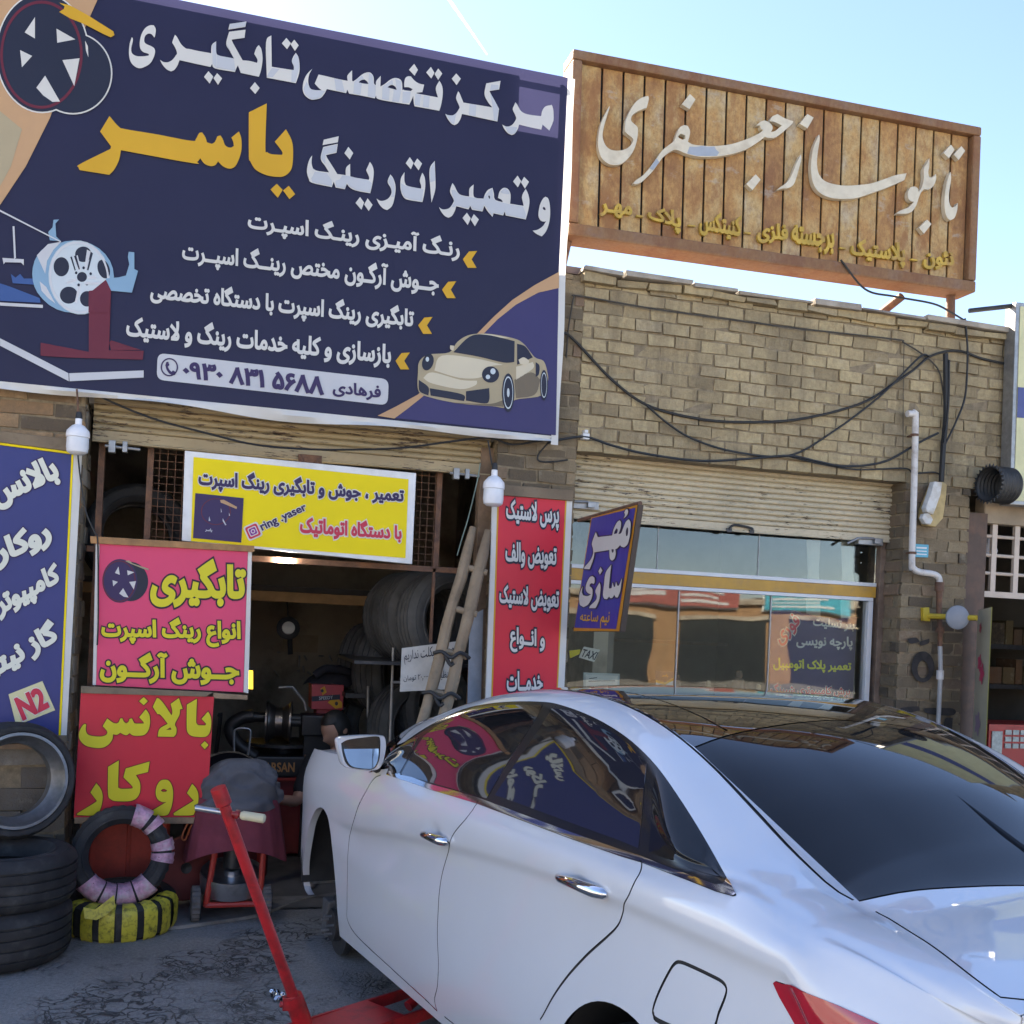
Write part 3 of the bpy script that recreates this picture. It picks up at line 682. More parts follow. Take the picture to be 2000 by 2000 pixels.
W4 = g4([[(58,580),(70,555),(320,430),(325,410),(235,288),(312,162),(385,245),(440,268),(700,310),(980,362),(1020,345),(1045,300),(1070,293),(1095,330),(1110,375),(1150,387),(1175,370),(1195,325),(1220,318),(1240,350),(1260,400),(1300,418),(1330,405),(1325,370),(1310,335),(1372,285),(1392,350),(1390,450),(1360,540),(1330,580),(1290,590),(1240,570),(1200,530),(1180,560),(1140,570),(1090,550),(1055,505),(1030,535),(990,545),(405,440),(390,520),(350,600),(310,642),(90,607),(65,600)],
 [(1453,128),(1600,55),(1588,420),(1605,455),(1640,472),(1725,478),(1725,450),(1665,370),(1757,268),(1800,350),(1815,430),(1810,560),(1785,620),(1740,652),(1690,658),(1600,645),(1510,600),(1465,530),(1453,480)],
 [(1682,715),(1730,765),(1690,830),(1630,762)], [(1780,732),(1833,800),(1785,840),(1733,770)]])
art("lettering", W4, bat, V_GOLD, ban, .009)
W5 = g5([[(128,300),(122,400),(140,470),(200,500),(350,520),(300,440),(240,340),(272,190),(462,148),(445,265),(310,295),(330,340),(400,450),(455,540),(565,555),(570,460),(622,408),(625,570),(700,590),(865,615),(870,580),(830,490),(880,382),(915,440),(930,520),(915,650),(885,790),(700,755),(620,715),(580,665),(555,738),(435,715),(410,640),(385,710),(130,655),(85,600),(62,520),(70,430),(95,350)],
 [(280,95),(475,50),(462,130),(265,165)], [(600,188),(663,268),(618,353),(548,270)], [(752,838),(805,910),(770,1003),(693,915)], [(850,855),(915,940),(865,1020),(805,935)],
 [(965,858),(1010,885),(1060,885),(1120,855),(1160,790),(1150,720),(1110,640),(1145,545),(1185,600),(1213,700),(1205,820),(1170,950),(1105,1008),(1050,985),(1000,930)],
 [(1330,515),(1328,620),(1345,680),(1400,705),(1545,730),(1545,690),(1528,620),(1560,522),(1590,580),(1600,680),(1585,800),(1562,905),(1400,880),(1325,850),(1285,770),(1275,680),(1285,590)],
 [(1398,320),(1448,395),(1412,478),(1345,400)], [(1495,338),(1558,405),(1512,492),(1450,408)], [(1655,480),(1722,368),(1732,650),(1725,760),(1680,912),(1665,740)]])
W6 = [(g6([[(120,755),(160,785),(210,788),(270,765),(320,690),(322,650),(275,550),(285,480),(308,420),(340,470),(380,550),(430,590),(540,610),(545,500),(603,440),(600,590),(640,630),(740,640),(760,580),(800,520),(865,488),(885,570),(890,630),(920,665),(1010,690),(990,655),(942,630),(960,550),(1000,500),(1040,488),(1085,510),(1115,570),(1118,640),(1110,710),(1300,740),(1290,690),(1275,620),(1295,560),(1330,503),(1365,580),(1382,680),(1365,800),(1330,930),(1050,875),(1035,820),(1015,875),(880,845),(865,895),(800,820),(750,740),(725,820),(580,795),(555,740),(530,790),(360,745),(340,810),(300,880),(250,905),(200,880),(150,820)]])[0], g6([[(805,610),(815,590),(830,610),(830,645),(815,635)]])),
 (g6([[(1425,1085),(1500,1070),(1570,1020),(1615,950),(1585,960),(1540,945),(1510,890),(1510,820),(1530,720),(1570,640),(1605,612),(1645,640),(1668,740),(1670,880),(1650,1000),(1610,1100),(1555,1165),(1480,1130)]])[0], g6([[(1565,770),(1583,750),(1605,775),(1608,800),(1580,795)]]))]
W6 += g6([[(1215,318),(1265,395),(1220,482),(1152,400)], [(1308,335),(1375,405),(1318,500),(1262,410)], [(508,835),(562,915),(520,1008),(447,910)], [(605,855),(675,930),(620,1025),(562,935)]])
art("lettering", W5+W6, bat, V_WHITE, ban, .009)
def clipped(name, letters, patches, at, m, parent, off):
    """the part of the patches that lies on the letters"""
    def orient(q, ccw):
        q = np.array(q); a = np.sum(q[:, 0]*np.roll(q[:, 1], -1)-np.roll(q[:, 0], -1)*q[:, 1]); return q if (a > 0) == ccw else q[::-1]
    L = []
    for p in letters:
        o, hs = p if isinstance(p, tuple) and isinstance(p[1], list) else (p, [])
        L.append(clean(orient(smooth_poly(o), True))); L += [clean(orient(smooth_poly(h), False)) for h in hs]
    V = []; E = []
    for l in L+[np.array(p, float) for p in patches]:
        b = len(V); V += [Vector(p) for p in l]; E += [(b+i, b+(i+1) % len(l)) for i in range(len(l))]
    r = geometry.delaunay_2d_cdt(V, E, [], 0, 1e-6); P = np.array([tuple(v) for v in r[0]]); T = np.array([tuple(f) for f in r[2] if len(f) == 3]); c = P[T].mean(1)
    def pin(A, c):
        B = np.roll(A, -1, 0); w = np.zeros(len(c), int)
        for a, b in zip(A, B):
            cr = (b[0]-a[0])*(c[:, 1]-a[1])-(c[:, 0]-a[0])*(b[1]-a[1])
            w += ((a[1] <= c[:, 1]) & (b[1] > c[:, 1]) & (cr > 0)).astype(int)-((a[1] > c[:, 1]) & (b[1] <= c[:, 1]) & (cr < 0)).astype(int)
        return w
    k = sum(pin(l, c) for l in L) > 0; f = np.zeros(len(c), bool)
    for p in patches: f |= pin(np.array(p, float), c) != 0
    T = T[k & f]; u = np.unique(T); mp2 = np.full(len(P), -1); mp2[u] = np.arange(len(u))
    return solid(name, [at(*P[i])+Vector((0, -off, 0)) for i in u], mp2[T], m, parent)
# two-tone facets printed on the letters
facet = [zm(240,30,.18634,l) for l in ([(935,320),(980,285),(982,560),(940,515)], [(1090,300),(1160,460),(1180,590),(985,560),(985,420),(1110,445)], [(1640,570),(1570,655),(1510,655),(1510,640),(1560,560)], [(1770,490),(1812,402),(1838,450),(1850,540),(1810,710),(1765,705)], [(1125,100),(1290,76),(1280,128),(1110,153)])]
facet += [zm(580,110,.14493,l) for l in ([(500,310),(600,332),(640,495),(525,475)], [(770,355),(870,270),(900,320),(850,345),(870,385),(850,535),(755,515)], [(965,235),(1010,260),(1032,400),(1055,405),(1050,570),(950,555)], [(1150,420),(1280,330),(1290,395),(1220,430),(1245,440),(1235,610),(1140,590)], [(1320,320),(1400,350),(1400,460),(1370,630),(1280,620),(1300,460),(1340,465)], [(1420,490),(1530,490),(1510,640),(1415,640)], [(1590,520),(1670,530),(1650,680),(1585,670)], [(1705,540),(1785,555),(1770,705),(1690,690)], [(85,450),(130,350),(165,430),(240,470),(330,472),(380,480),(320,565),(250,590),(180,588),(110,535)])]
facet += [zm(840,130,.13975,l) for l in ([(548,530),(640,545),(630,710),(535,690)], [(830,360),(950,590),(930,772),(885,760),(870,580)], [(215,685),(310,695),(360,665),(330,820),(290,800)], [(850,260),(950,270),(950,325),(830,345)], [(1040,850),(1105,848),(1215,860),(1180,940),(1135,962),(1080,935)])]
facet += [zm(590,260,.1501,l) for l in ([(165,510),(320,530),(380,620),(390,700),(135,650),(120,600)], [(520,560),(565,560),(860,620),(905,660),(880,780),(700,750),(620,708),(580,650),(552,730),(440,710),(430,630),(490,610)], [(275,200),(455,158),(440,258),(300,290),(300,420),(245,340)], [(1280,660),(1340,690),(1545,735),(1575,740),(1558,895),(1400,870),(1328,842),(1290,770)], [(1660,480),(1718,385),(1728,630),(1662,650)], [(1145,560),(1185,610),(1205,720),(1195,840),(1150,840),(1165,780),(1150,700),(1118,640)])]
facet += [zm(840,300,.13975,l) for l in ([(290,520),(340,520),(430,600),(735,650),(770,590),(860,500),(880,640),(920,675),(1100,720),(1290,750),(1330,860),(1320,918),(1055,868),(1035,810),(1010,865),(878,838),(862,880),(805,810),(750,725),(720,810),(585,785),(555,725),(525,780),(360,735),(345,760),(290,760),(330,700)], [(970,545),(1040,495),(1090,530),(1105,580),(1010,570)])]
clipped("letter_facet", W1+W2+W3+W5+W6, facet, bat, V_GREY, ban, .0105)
for s, q, wt in (("رنـگ آمیـزی رینـگ اسپـرت", [(485,410),(899,466),(896,516),(483,458)], .035),
                 ("جــوش آرگـون مختص رینــگ اسپــرت", [(357,468),(858,528),(855,585),(355,520)], .035),
                 ("تابگیری رینگ اسپرت با دستگاه تخصصی", [(295,543),(809,600),(806,652),(293,596)], .04),
                 ("بازسازی و کلیه خدمات رینگ و لاستیک", [(248,612),(765,668),(762,722),(246,668)], .04)):
    text(s, q, bat, V_WHITE, ban, .009, wt)
def rr(tl, tr, br, bl, r, n=6):
    """rounded corner quad in pixels"""
    P = [Vector(p) for p in (tl, tr, br, bl)]; out = []
    for i in range(4):
        a, b, c = P[i-1], P[i], P[(i+1) % 4]; p0 = b+(a-b).normalized()*r; p2 = b+(c-b).normalized()*r
        for k in range(n+1):
            t = k/n; out.append(tuple((1-t)**2*p0+2*t*(1-t)*b+t*t*p2))
    return out
art("phone_panel", [rr((308,690),(759,741),(757,792),(306,742), 15)], bat, V_PALE, ban, .006, sm=False)
text("۰۹۳۰ ۸۳۱ ۵۶۸۸", [(357,705),(634,736),(633,774),(356,739)], bat, V_PUR, ban, .009, .045, raw=True)
text("فرهادی", [(650,744),(744,754),(743,785),(649,775)], bat, V_PUR, ban, .009, .035)
c = ellipse(331, 718, 17, 18, 28); ci = ellipse(331, 718, 14.3, 15.2, 28)
hs = [(325,708),(329,707),(331,714),(328,717),(331,723),(335,727),(338,724),(344,728),(342,733),(337,734),(330,730),(325,722),(323,714)]
art("phone_symbol", [(c, [ci]), hs], bat, V_PUR, ban, .009, sm=False)
ch = [(1190,307),(1146,310),(1113,352),(1140,398),(1187,398),(1160,352)]
for dx, dy in ((0,0),(-112,163),(-240,355),(-362,546)): art("arrow_mark", [zm(500,380,.3623, [(x+dx, y+dy) for x, y in ch])], bat, V_GOLD, ban, .008, sm=False)
z4 = lambda l: zm(500, 380, .3623, l)
art("swoosh", [z4([(1630,505),(1520,530),(1400,595),(1300,675),(1225,752),(1100,900),(880,1105),(810,1160),(745,1205),(1615,1298)])], bat, V_INDIGO, ban, .0045, sm=False)
art("swoosh", [z4([(1632,418),(1500,490),(1380,570),(1280,660),(1190,752),(1050,930),(870,1080),(760,1140),(655,1193),(745,1208),(810,1160),(880,1105),(1080,930),(1225,752),(1300,675),(1400,595),(1520,530),(1632,505)])], bat, V_TAN, ban, .006, sm=False)
cp = lambda nm, L, m, o, sm=True, corner=70: art(nm, [z4(l) for l in L], bat, m, ban, o, sm=sm, corner=corner)
cp("car_picture", [[(872,960),(880,900),(930,864),(1040,852),(1085,795),(1150,758),(1250,752),(1380,775),(1440,805),(1500,878),(1548,900),(1568,960),(1570,1010),(1535,1085),(1395,1108),(1345,1150),(1270,1142),(1100,1128),(940,1095),(875,1060)]], V_CHAMP, .0075)
cp("car_picture", [[(1000,870),(1180,885),(1330,920),(1260,930),(1215,985),(1100,990),(960,950)], [(900,990),(950,960),(1100,1000),(1190,1005),(1180,1030),(1100,1050),(950,1020)], [(1400,930),(1490,905),(1490,940),(1400,1000)], [(1180,756),(1250,754),(1370,776),(1300,772)]], V_CHL, .0085)
cp("car_picture", [[(1390,1000),(1480,960),(1530,1000),(1500,1080),(1400,1100)], [(1060,1122),(1250,1130),(1330,1110),(1330,1145),(1100,1128)]], V_CHD, .0085)
cp("car_picture", [[(1062,852),(1150,768),(1240,758),(1392,792),(1390,905),(1330,907),(1200,876)], [(1405,806),(1450,822),(1490,880),(1405,920)], [(876,1000),(928,1040),(928,1085),(880,1060)], [(935,1045),(1110,1078),(1120,1115),(940,1085)], [(1130,1062),(1255,1045),(1255,1110),(1230,1128),(1130,1112)], [(1505,905),(1525,925),(1522,970),(1505,985)]], V_DKB, .0095)
art("car_picture", [z4(ellipse(1357,1070,33,104)), z4(ellipse(1549,1030,21,82)), z4(ellipse(925,905,30,46, rot=.3)), z4(ellipse(1262,972,46,44))], bat, V_DKB, ban, .0100, sm=False)
art("car_picture", [(z4(ellipse(1357,1070,26,88)), [z4(ellipse(1357,1070,23,80))]), (z4(ellipse(1549,1030,16,68)), [z4(ellipse(1549,1030,14,62))]), z4(ellipse(1357,1070,7,24)), z4(ellipse(1275,955,14,16)), z4(ellipse(1248,985,12,12)), z4(ellipse(922,890,9,13))], bat, V_SILV, ban, .0108, sm=False)
cp("car_picture", [[(1412,893),(1440,880),(1470,898),(1462,915),(1425,918)], [(1045,815),(1066,818),(1062,845),(1045,835)]], V_CHL, .0115)
# wheel and machine picture at the lower left
z3 = lambda l: zm(0, 380, .3623, l)
mp = lambda L, m, o, sm=False: art("wheel_picture", [(z3(l[0]), [z3(h) for h in l[1]]) if isinstance(l, tuple) else z3(l) for l in L], bat, m, ban, o, sm=sm)
mp([[(0,775),(370,965),(372,1008),(0,815)], [(374,965),(775,950),(775,988),(376,1008)], [(0,583),(232,596),(232,613),(0,600)]], V_PALE, .0075)
mp([[(0,480),(60,500),(215,560),(220,585),(0,575)], [(60,430),(85,450),(110,430),(130,455),(220,455),(215,490),(70,480)]], V_BLU, .0085)
mp([[(590,800),(600,788),(760,840),(600,842)], [(220,800),(480,850),(480,560),(500,520),(572,462),(600,520),(588,842),(775,845),(770,892),(360,880),(220,870)]], V_RED, .0078)
mp([ellipse(400,445,215,195), ellipse(300,430,125,160)], V_CYAN, .0087)
mp([(ellipse(428,450,165,200, rot=-.15), [ellipse(332,392,42,52), ellipse(450,325,44,42), ellipse(560,405,32,52, rot=-.3), ellipse(372,545,48,46), ellipse(470,565,38,42), ellipse(443,447,27,27)])], V_SILV, .0097)
mp([ellipse(332,392,42,52), ellipse(450,325,44,42), ellipse(560,405,32,52, rot=-.3), ellipse(372,545,48,46), ellipse(470,565,38,42), ellipse(443,447,27,27)], V_DKB, .0092)
mp([[(200,330),(260,270),(330,258),(290,300),(255,360),(245,430)], [(215,470),(250,500),(300,590),(260,560),(225,520)]], V_PALE, .0093)
mp([(ellipse(428,450,160,194, 40, rot=-.15), [ellipse(428,450,150,183, 40, rot=-.15)]), [(395,340),(420,330),(440,410),(425,420)], [(470,300),(490,310),(465,415),(455,410)], [(515,440),(525,460),(475,455),(475,445)], [(360,470),(415,455),(415,468),(362,485)], [(425,485),(440,482),(415,590),(405,580)]], V_PALE, .0101)
mp([ellipse(412,425,7,8), ellipse(452,398,7,8), ellipse(490,430,7,8), ellipse(425,490,7,8), ellipse(470,485,7,8), [(400,335),(412,330),(432,405),(426,408)], [(492,312),(502,320),(478,412),(470,410)], [(380,340),(388,336),(410,410),(404,414)]], V_DKB, .0103)
mp([[(572,455),(640,450),(680,440),(698,380),(690,340),(695,312),(725,315),(725,405),(745,415),(712,532),(580,520)], [(262,205),(285,180),(290,140),(320,138),(300,160),(305,230),(330,255),(270,250)]], V_CYAN, .0102)
mp([[(480,522),(500,520),(572,462),(600,520),(590,640),(478,640)]], V_RED, .0107)
mp([[(70,175),(80,175),(88,345),(78,350)], [(15,345),(130,352),(130,385),(115,370),(30,368),(22,380)], [(0,85),(330,255),(330,262),(0,95)], [(455,475),(540,475),(540,488),(455,488)]], V_PALE, .0112)
# wheel emblem at the top left
z1 = lambda l: zm(0, 0, .3623, l)
ep = lambda L, m, o, sm=False: art("wheel_emblem", [(z1(l[0]), [z1(h) for h in l[1]]) if isinstance(l, tuple) else z1(l) for l in L], bat, m, ban, o, sm=sm)
art("swoosh", [z1([(545,-40),(480,105),(380,330),(270,640),(140,900),(0,1110),(-70,1200),(-150,1150),(-220,900),(-230,600),(-180,250),(-90,-40)])], bat, V_TAN, ban, .005, sm=False)
art("swoosh", [z1([(-200,560),(0,600),(120,700),(60,900),(0,1010),(-120,1110),(-200,900)])], bat, V_CHAMP, ban, .006, sm=False)
def uni(cs, g):
    out = []
    return [ellipse(cx, cy, rx+g, ry+g, 56) for cx, cy, rx, ry in cs]
EC = [(230, 290, 245, 318), (395, 400, 205, 215)]
for i, e in enumerate(uni(EC, 7)): ep([e], V_WHITE, .0072+.0004*i)
for i, e in enumerate(uni(EC, -1)): ep([e], V_DKB, .0082+.0004*i)
ep([(ellipse(225, 300, 222, 292, 56), [ellipse(225, 300, 208, 276, 56)])], V_RED, .0093)
ep([[(190,98),(135,180),(190,213)], [(306,160),(408,218),(310,236)], [(110,275),(175,307),(120,368)], [(338,330),(430,320),(402,470)], [(245,413),(325,553),(285,555),(235,520),(198,478)], [(460,225),(475,255),(478,315),(465,280)]], V_WHITE, .0096)
ep([[(320,20),(380,35),(470,85),(612,175),(618,195),(598,207),(560,190),(455,135),(380,105),(320,70),(345,55),(350,40)]], V_GOLD, .0100)

# ------------------------------------------------------------------ rusty roof sign
YR = FY-.02
rs = thing("rusty_roof_sign", "rusty slatted metal roof sign with raised cream calligraphy and small yellow words", "sign", (0, YR, ZROOF))
rat = lambda x, y: PY_(x, y, YR)
def rust_mat(name, dark=0):
    m, t, b, L = nodes(name); co = objco(t)
    a = N(t, "ShaderNodeAttribute", attribute_name="rnd")
    n1 = noise(t, co, 3.2, 9, .68, (1.6, 1, .8)); ad = N(t, "ShaderNodeMath", operation='MULTIPLY_ADD'); L(a.outputs["Fac"], ad.inputs[0]); ad.inputs[1].default_value = .22; L(n1, ad.inputs[2])
    c = ramp(t, ad.outputs[0], [(.38, (.47, .37, .24)), (.50, (.50, .34, .15)), (.62, (.45, .245, .085)), (.78, (.26, .12, .05))]).outputs[0]
    n2 = noise(t, co, 48, 7, .75, (1, 1, .75)); c = mixc(t, maprange(t, n2, .42, .70, 0, .65), c, (.17, .075, .033))
    n3 = noise(t, co, 1, 8, .75, (4.5, 4.5, 2.2)); c = mixc(t, maprange(t, n3, .50, .60, 0, .7), c, (.25, .105, .04)); n4 = noise(t, co, 5, 7, .7, (1, 1, 2)); c = mixc(t, maprange(t, n4, .60, .68, 0, .5), c, (.40, .36, .30))
    if dark: c = mixc(t, dark, c, (.15, .055, .03))
    L(c, b.inputs["Base Color"]); b.inputs["Roughness"].default_value = .75; b.inputs["Metallic"].default_value = .05; bump(t, n2, b, .5, .003); return m
RUSTP = rust_mat("rusted_panel"); RUSTF = rust_mat("rusted_rim", .72)
TL, TR, BR, BL = rat(1120, 94), rat(1918, 248), rat(1906, 571), rat(1111, 458)
mb = MB(); vals = []; n = 20
def lp(a, b, t): return a*(1-t)+b*t
fr = .045
def q4(u, v):   # bilinear point on the face
    return lp(lp(BL, BR, u), lp(TL, TR, u), v)
u0, u1, v0, v1 = .022, .978, .07, .945
for i in range(n):
    a = u0+(u1-u0)*i/n; b_ = u0+(u1-u0)*(i+1)/n; e = .0026
    mb.hexa([q4(a+e, v0)+Vector((0, .045, 0)), q4(b_-e, v0)+Vector((0, .045, 0)), q4(b_-e, v1)+Vector((0, .045, 0)), q4(a+e, v1)+Vector((0, .045, 0))], (0, .012, 0)); vals += [random.random()]*6
o = mb.build("slat_panel", RUSTP, rs); setrnd(o, vals)
mb = MB(); mb.hexa([q4(u0, v0)+Vector((0, .075, 0)), q4(u1, v0)+Vector((0, .075, 0)), q4(u1, v1)+Vector((0, .075, 0)), q4(u0, v1)+Vector((0, .075, 0))], (0, .08, 0)); mb.build("box_back", DKSTEEL, rs)
mb = MB()
for (a, b_, c, d) in (((0, 0), (1, 0), (1, v0-.002), (0, v0-.002)), ((0, v1+.002), (1, v1+.002), (1, 1), (0, 1)), ((0, v0), (u0-.001, v0), (u0-.001, v1), (0, v1)), ((u1+.001, v0), (1, v0), (1, v1), (u1+.001, v1))):
    mb.hexa([q4(*a), q4(*b_), q4(*c), q4(*d)], (0, .19, 0))
o = mb.build("sign_frame", RUSTF, rs, bevel=.012)
o.data.attributes.new("rnd", 'FLOAT', 'FACE')
CRM = mat("cream_letter_paint", (.62, .55, .42), .5, var=.08, scale=10, dirt=((.42, .33, .22), .5, 8))
r1 = lambda L: [zm(1150, 170, .21222, l) for l in L]
r2 = lambda L: [zm(1500, 230, .21222, l) for l in L]
D = r1([[(195,170),(190,200),(165,280),(140,370),(130,450),(150,520),(190,565),(250,582),(320,575),(370,550),(405,510),(412,480),(400,460),(340,410),(335,370),(345,300),(380,220),(430,140),(490,95),(550,77),(555,110),(535,190),(510,195),(450,220),(410,250),(393,280),(395,310),(420,335),(450,365),(455,410),(445,490),(420,570),(380,635),(330,685),(260,715),(190,705),(130,660),(100,600),(88,520),(95,420),(115,330),(150,250)],
 [(935,60),(985,110),(930,200),(860,155)], [(1540,800),(1585,850),(1510,945),(1455,890)]])
D += [(r1([[(415,885),(430,860),(500,810),(560,745),(630,650),(680,580),(740,530),(790,490),(810,430),(840,370),(880,348),(915,355),(935,400),(930,450),(915,500),(960,525),(1040,535),(1160,540),(1300,525),(1420,490),(1520,450),(1590,410),(1610,390),(1590,380),(1580,350),(1545,350),(1580,320),(1620,305),(1660,320),(1690,350),(1695,380),(1680,410),(1720,400),(1780,350),(1720,320),(1670,310),(1690,270),(1740,245),(1800,280),(1850,300),(1885,310),(1870,340),(1780,420),(1720,460),(1660,465),(1625,455),(1550,510),(1450,570),(1350,605),(1230,630),(1100,640),(1000,635),(900,610),(830,580),(790,575),(740,600),(690,640),(650,690),(600,760),(550,815),(490,870),(440,890)]])[0],
      r1([[(825,450),(850,425),(890,440),(893,470),(865,480),(835,465)]]))]
D += r2([[(88,662),(110,640),(180,590),(220,530),(260,430),(305,335),(312,370),(295,440),(270,530),(250,590),(235,615),(200,640),(130,650)],
 [(475,150),(480,200),(460,330),(455,430),(475,520),(530,580),(620,610),(720,622),(850,615),(960,600),(1080,560),(1180,525),(1280,508),(1260,570),(1100,640),(960,690),(820,735),(700,745),(590,735),(500,700),(440,640),(410,560),(400,450),(410,340),(430,250)],
 [(1190,880),(1215,855),(1300,820),(1350,770),(1320,765),(1295,735),(1295,680),(1320,635),(1355,630),(1385,650),(1390,680),(1420,640),(1440,560),(1440,470),(1465,420),(1490,370),(1490,430),(1480,500),(1490,545),(1520,545),(1550,515),(1552,560),(1530,620),(1490,655),(1440,655),(1410,690),(1390,740),(1370,800),(1330,860),(1270,880)],
 [(1470,935),(1510,975),(1440,1065),(1395,1010)],
 [(1685,495),(1690,560),(1675,660),(1670,740),(1680,800),(1700,825),(1735,810),(1752,780),(1745,850),(1720,920),(1680,940),(1650,910),(1632,840),(1630,750),(1640,650),(1660,560)],
 [(1690,245),(1722,290),(1670,370),(1620,320)], [(1785,258),(1820,300),(1760,385),(1715,335)]])
D += [[(1563,241),(1578,222),(1590,229),(1578,250)]]
art("raised_letters", D, rat, CRM, rs, -.005, depth=.035)
art("bare_patch", r1([[(930,545),(985,548),(1040,540),(1110,548),(1160,545),(1175,575),(1205,598),(1180,632),(1000,632),(908,608)], [(628,655),(652,690),(592,762),(562,748)]]), rat, mat("bare_zinc", (.36, .37, .38), .4, .3), rs, -.004, sm=False)
YEL = mat("yellow_letter_paint", (.48, .31, .05), .7, var=.25, scale=12, dirt=((.30, .17, .07), .8, 14))
y1 = lambda x0, x1, a0, a1, b0, b1: [(1150+x0*.3882, 370+a0*.3882), (1150+x1*.3882, 370+a1*.3882), (1150+x1*.3882, 370+b1*.3882), (1150+x0*.3882, 370+b0*.3882)]
for s, q in (("مهـر", y1(62,226,52,72,128,148)), ("پلاک", y1(306,472,76,100,160,222)), ("کنیتکس", y1(566,778,92,125,222,262)), ("فلزی", y1(858,1012,150,172,262,272)), ("برجسته", y1(1032,1246,168,196,300,328)), ("پلاستیک", y1(1330,1604,238,262,352,392)), ("نئون", y1(1696,1848,300,306,394,402))):
    text(s, q, rat, YEL, rs, -.022, .04, depth=.02)
art("raised_letters", [zm(1150,370,.3882,l) for l in ([(244,124),(278,128),(278,137),(244,133)], [(506,172),(540,176),(540,184),(506,180)], [(790,208),(820,212),(820,221),(790,217)], [(1270,286),(1298,290),(1298,298),(1270,294)], [(1628,344),(1662,349),(1662,357),(1628,352)])], rat, YEL, rs, -.012, depth=.02, sm=False)
mb = MB()
p1, p2 = rat(1880, 575), rat(1898, 640)
mb.tube([(p1.x+.0, YR+.12, p1.z+.06), (p1.x+.01, YR+.12, ZROOF+.05)], .03, 10); mb.build("sign_leg", RUST, rs, smooth=True); mb = MB()
pe = rat(1790, 566); pf = rat(1762, 622); mb.tube([(pe.x, YR+.15, pe.z), (pf.x, YR+.5, ZROOF+.05)], .028, 10); mb.build("sign_leg", RUST, rs, smooth=True); mb = MB()
mb.tube([(TL.x+.06, YR+.12, BL.z+.03), (TL.x+.02, YR+.12, ZROOF+.03)], .03, 10); mb.build("sign_leg", RUST, rs, smooth=True); mb = MB()
mb.tube([(TL.x+.06, YR+.19, TL.z-.3), (TL.x+.05, YR+1.2, ZROOF+.06)], .02, 8)
mb.build("sign_leg", RUST, rs, smooth=True)

# ------------------------------------------------------------------ signs round the bay
V_YEL = vinyl("yellow_print", (.80, .61, .003)); V_REDP = vinyl("red_print", (.62, .03, .05)); V_PINK = vinyl("pink_print", (.70, .065, .15)); V_LET = vinyl("yellow_lettering", (.65, .56, .03)); V_BLUP = vinyl("blue_print", (.040, .048, .17))
V_OUT = vinyl("dark_outline", (.035, .02, .035)); V_CRIM = vinyl("crimson_ink", (.55, .035, .07)); V_MAR = vinyl("maroon_edge", (.16, .03, .02)); V_IVORY = vinyl("ivory_print", (.66, .66, .56))
PLANK = mat("plank_wood", (.30, .20, .12), .8, var=.25, scale=14, bump=.4, bscale=70, dirt=((.12, .08, .05), .6, 8)); PLANK_OR = mat("orange_plank", (.36, .18, .07), .7, var=.25, scale=14, dirt=((.15, .08, .04), .6, 8))
def board(name, corners, Y, th, m, parent, bevel=0):
    """flat board: pixel corners TL TR BR BL on the plane Y, thickness behind it"""
    q = [PY_(*c, Y) for c in corners]; mb = MB(); mb.hexa([q[3], q[2], q[1], q[0]], (0, th, 0)); return mb.build(name, m, parent, bevel=bevel)
# yellow sign
YY = FY+.0
ysn = thing("yellow_sign", "yellow framed sign with purple and red lettering hanging under the shutter", "sign", (.6, YY, 2.1))
board("sign_frame", [(361,880),(813,924),(805,1102),(355,1056)], YY, .03, WHITE, ysn, .004)
board("print", [(378,892.5),(798,936),(792,1090),(373,1057)], YY-.003, .002, V_YEL, ysn)
yat = lambda x, y: PY_(x, y, YY-.003)
k3 = lambda l: zm(340, 840, .3623, l)
text("تعمیر ، جوش و تابگیری رینگ اسپرت", k3([(133,200),(1240,305),(1237,415),(130,325)]), yat, V_PUR, ysn, .006, .045, rim=(V_WHITE, .06))
text("با دستگاه اتوماتیک", k3([(680,452),(1228,505),(1225,612),(677,578)]), yat, V_CRIM, ysn, .006, .045, rim=(V_WHITE, .07))
text("ring .yaser", k3([(455,505),(700,393),(725,440),(482,556)]), yat, V_PUR, ysn, .006, .03, rim=(V_WHITE, .06), raw=True)
def rot_rr(cx, cy, h, r, a):
    P = [(cx+x*cos(a)-y*sin(a), cy+x*sin(a)+y*cos(a)) for x, y in ((-h,-h),(h,-h),(h,h),(-h,h))]; return rr(*P, r)
ig = lambda h, r, m, o: art("photo_app_badge", [k3(rot_rr(425, 546, h, r, -.42))], yat, m, ysn, o, sm=False)
ig(42, 16, V_WHITE, .0045); ig(34, 12, V_CRIM, .0055); ig(24, 9, V_WHITE, .0062); ig(19, 7, vinyl("violet_ink", (.25, .03, .25)), .0068)
art("photo_app_badge", [(k3(ellipse(425,546,12,12,20)), [k3(ellipse(425,546,7,7,20))])], yat, V_WHITE, ysn, .0075, sm=False)
art("picture_panel", [k3([(115,340),(375,367),(362,607),(102,582)])], yat, V_PUR, ysn, .0045, sm=False)
art("picture_panel", [(k3(ellipse(225,440,80,72,30)), [k3(ellipse(225,440,76,68,30))])], yat, V_RED, ysn, .0055, sm=False)
art("picture_panel", [k3([(248,378),(268,376),(340,415),(336,426),(262,395),(252,392)])], yat, V_TAN, ysn, .006, sm=False)
art("picture_panel", [k3(l) for l in ([(190,465),(196,490),(186,490)], [(252,420),(257,442),(253,445)], [(262,475),(282,512),(276,514),(262,490)], [(296,445),(301,462),(296,462)])], yat, V_PALE, ysn, .006, sm=False)
text("یاسر", k3([(168,528),(206,532),(205,552),(167,548)]), yat, V_PALE, ysn, .006, .03)
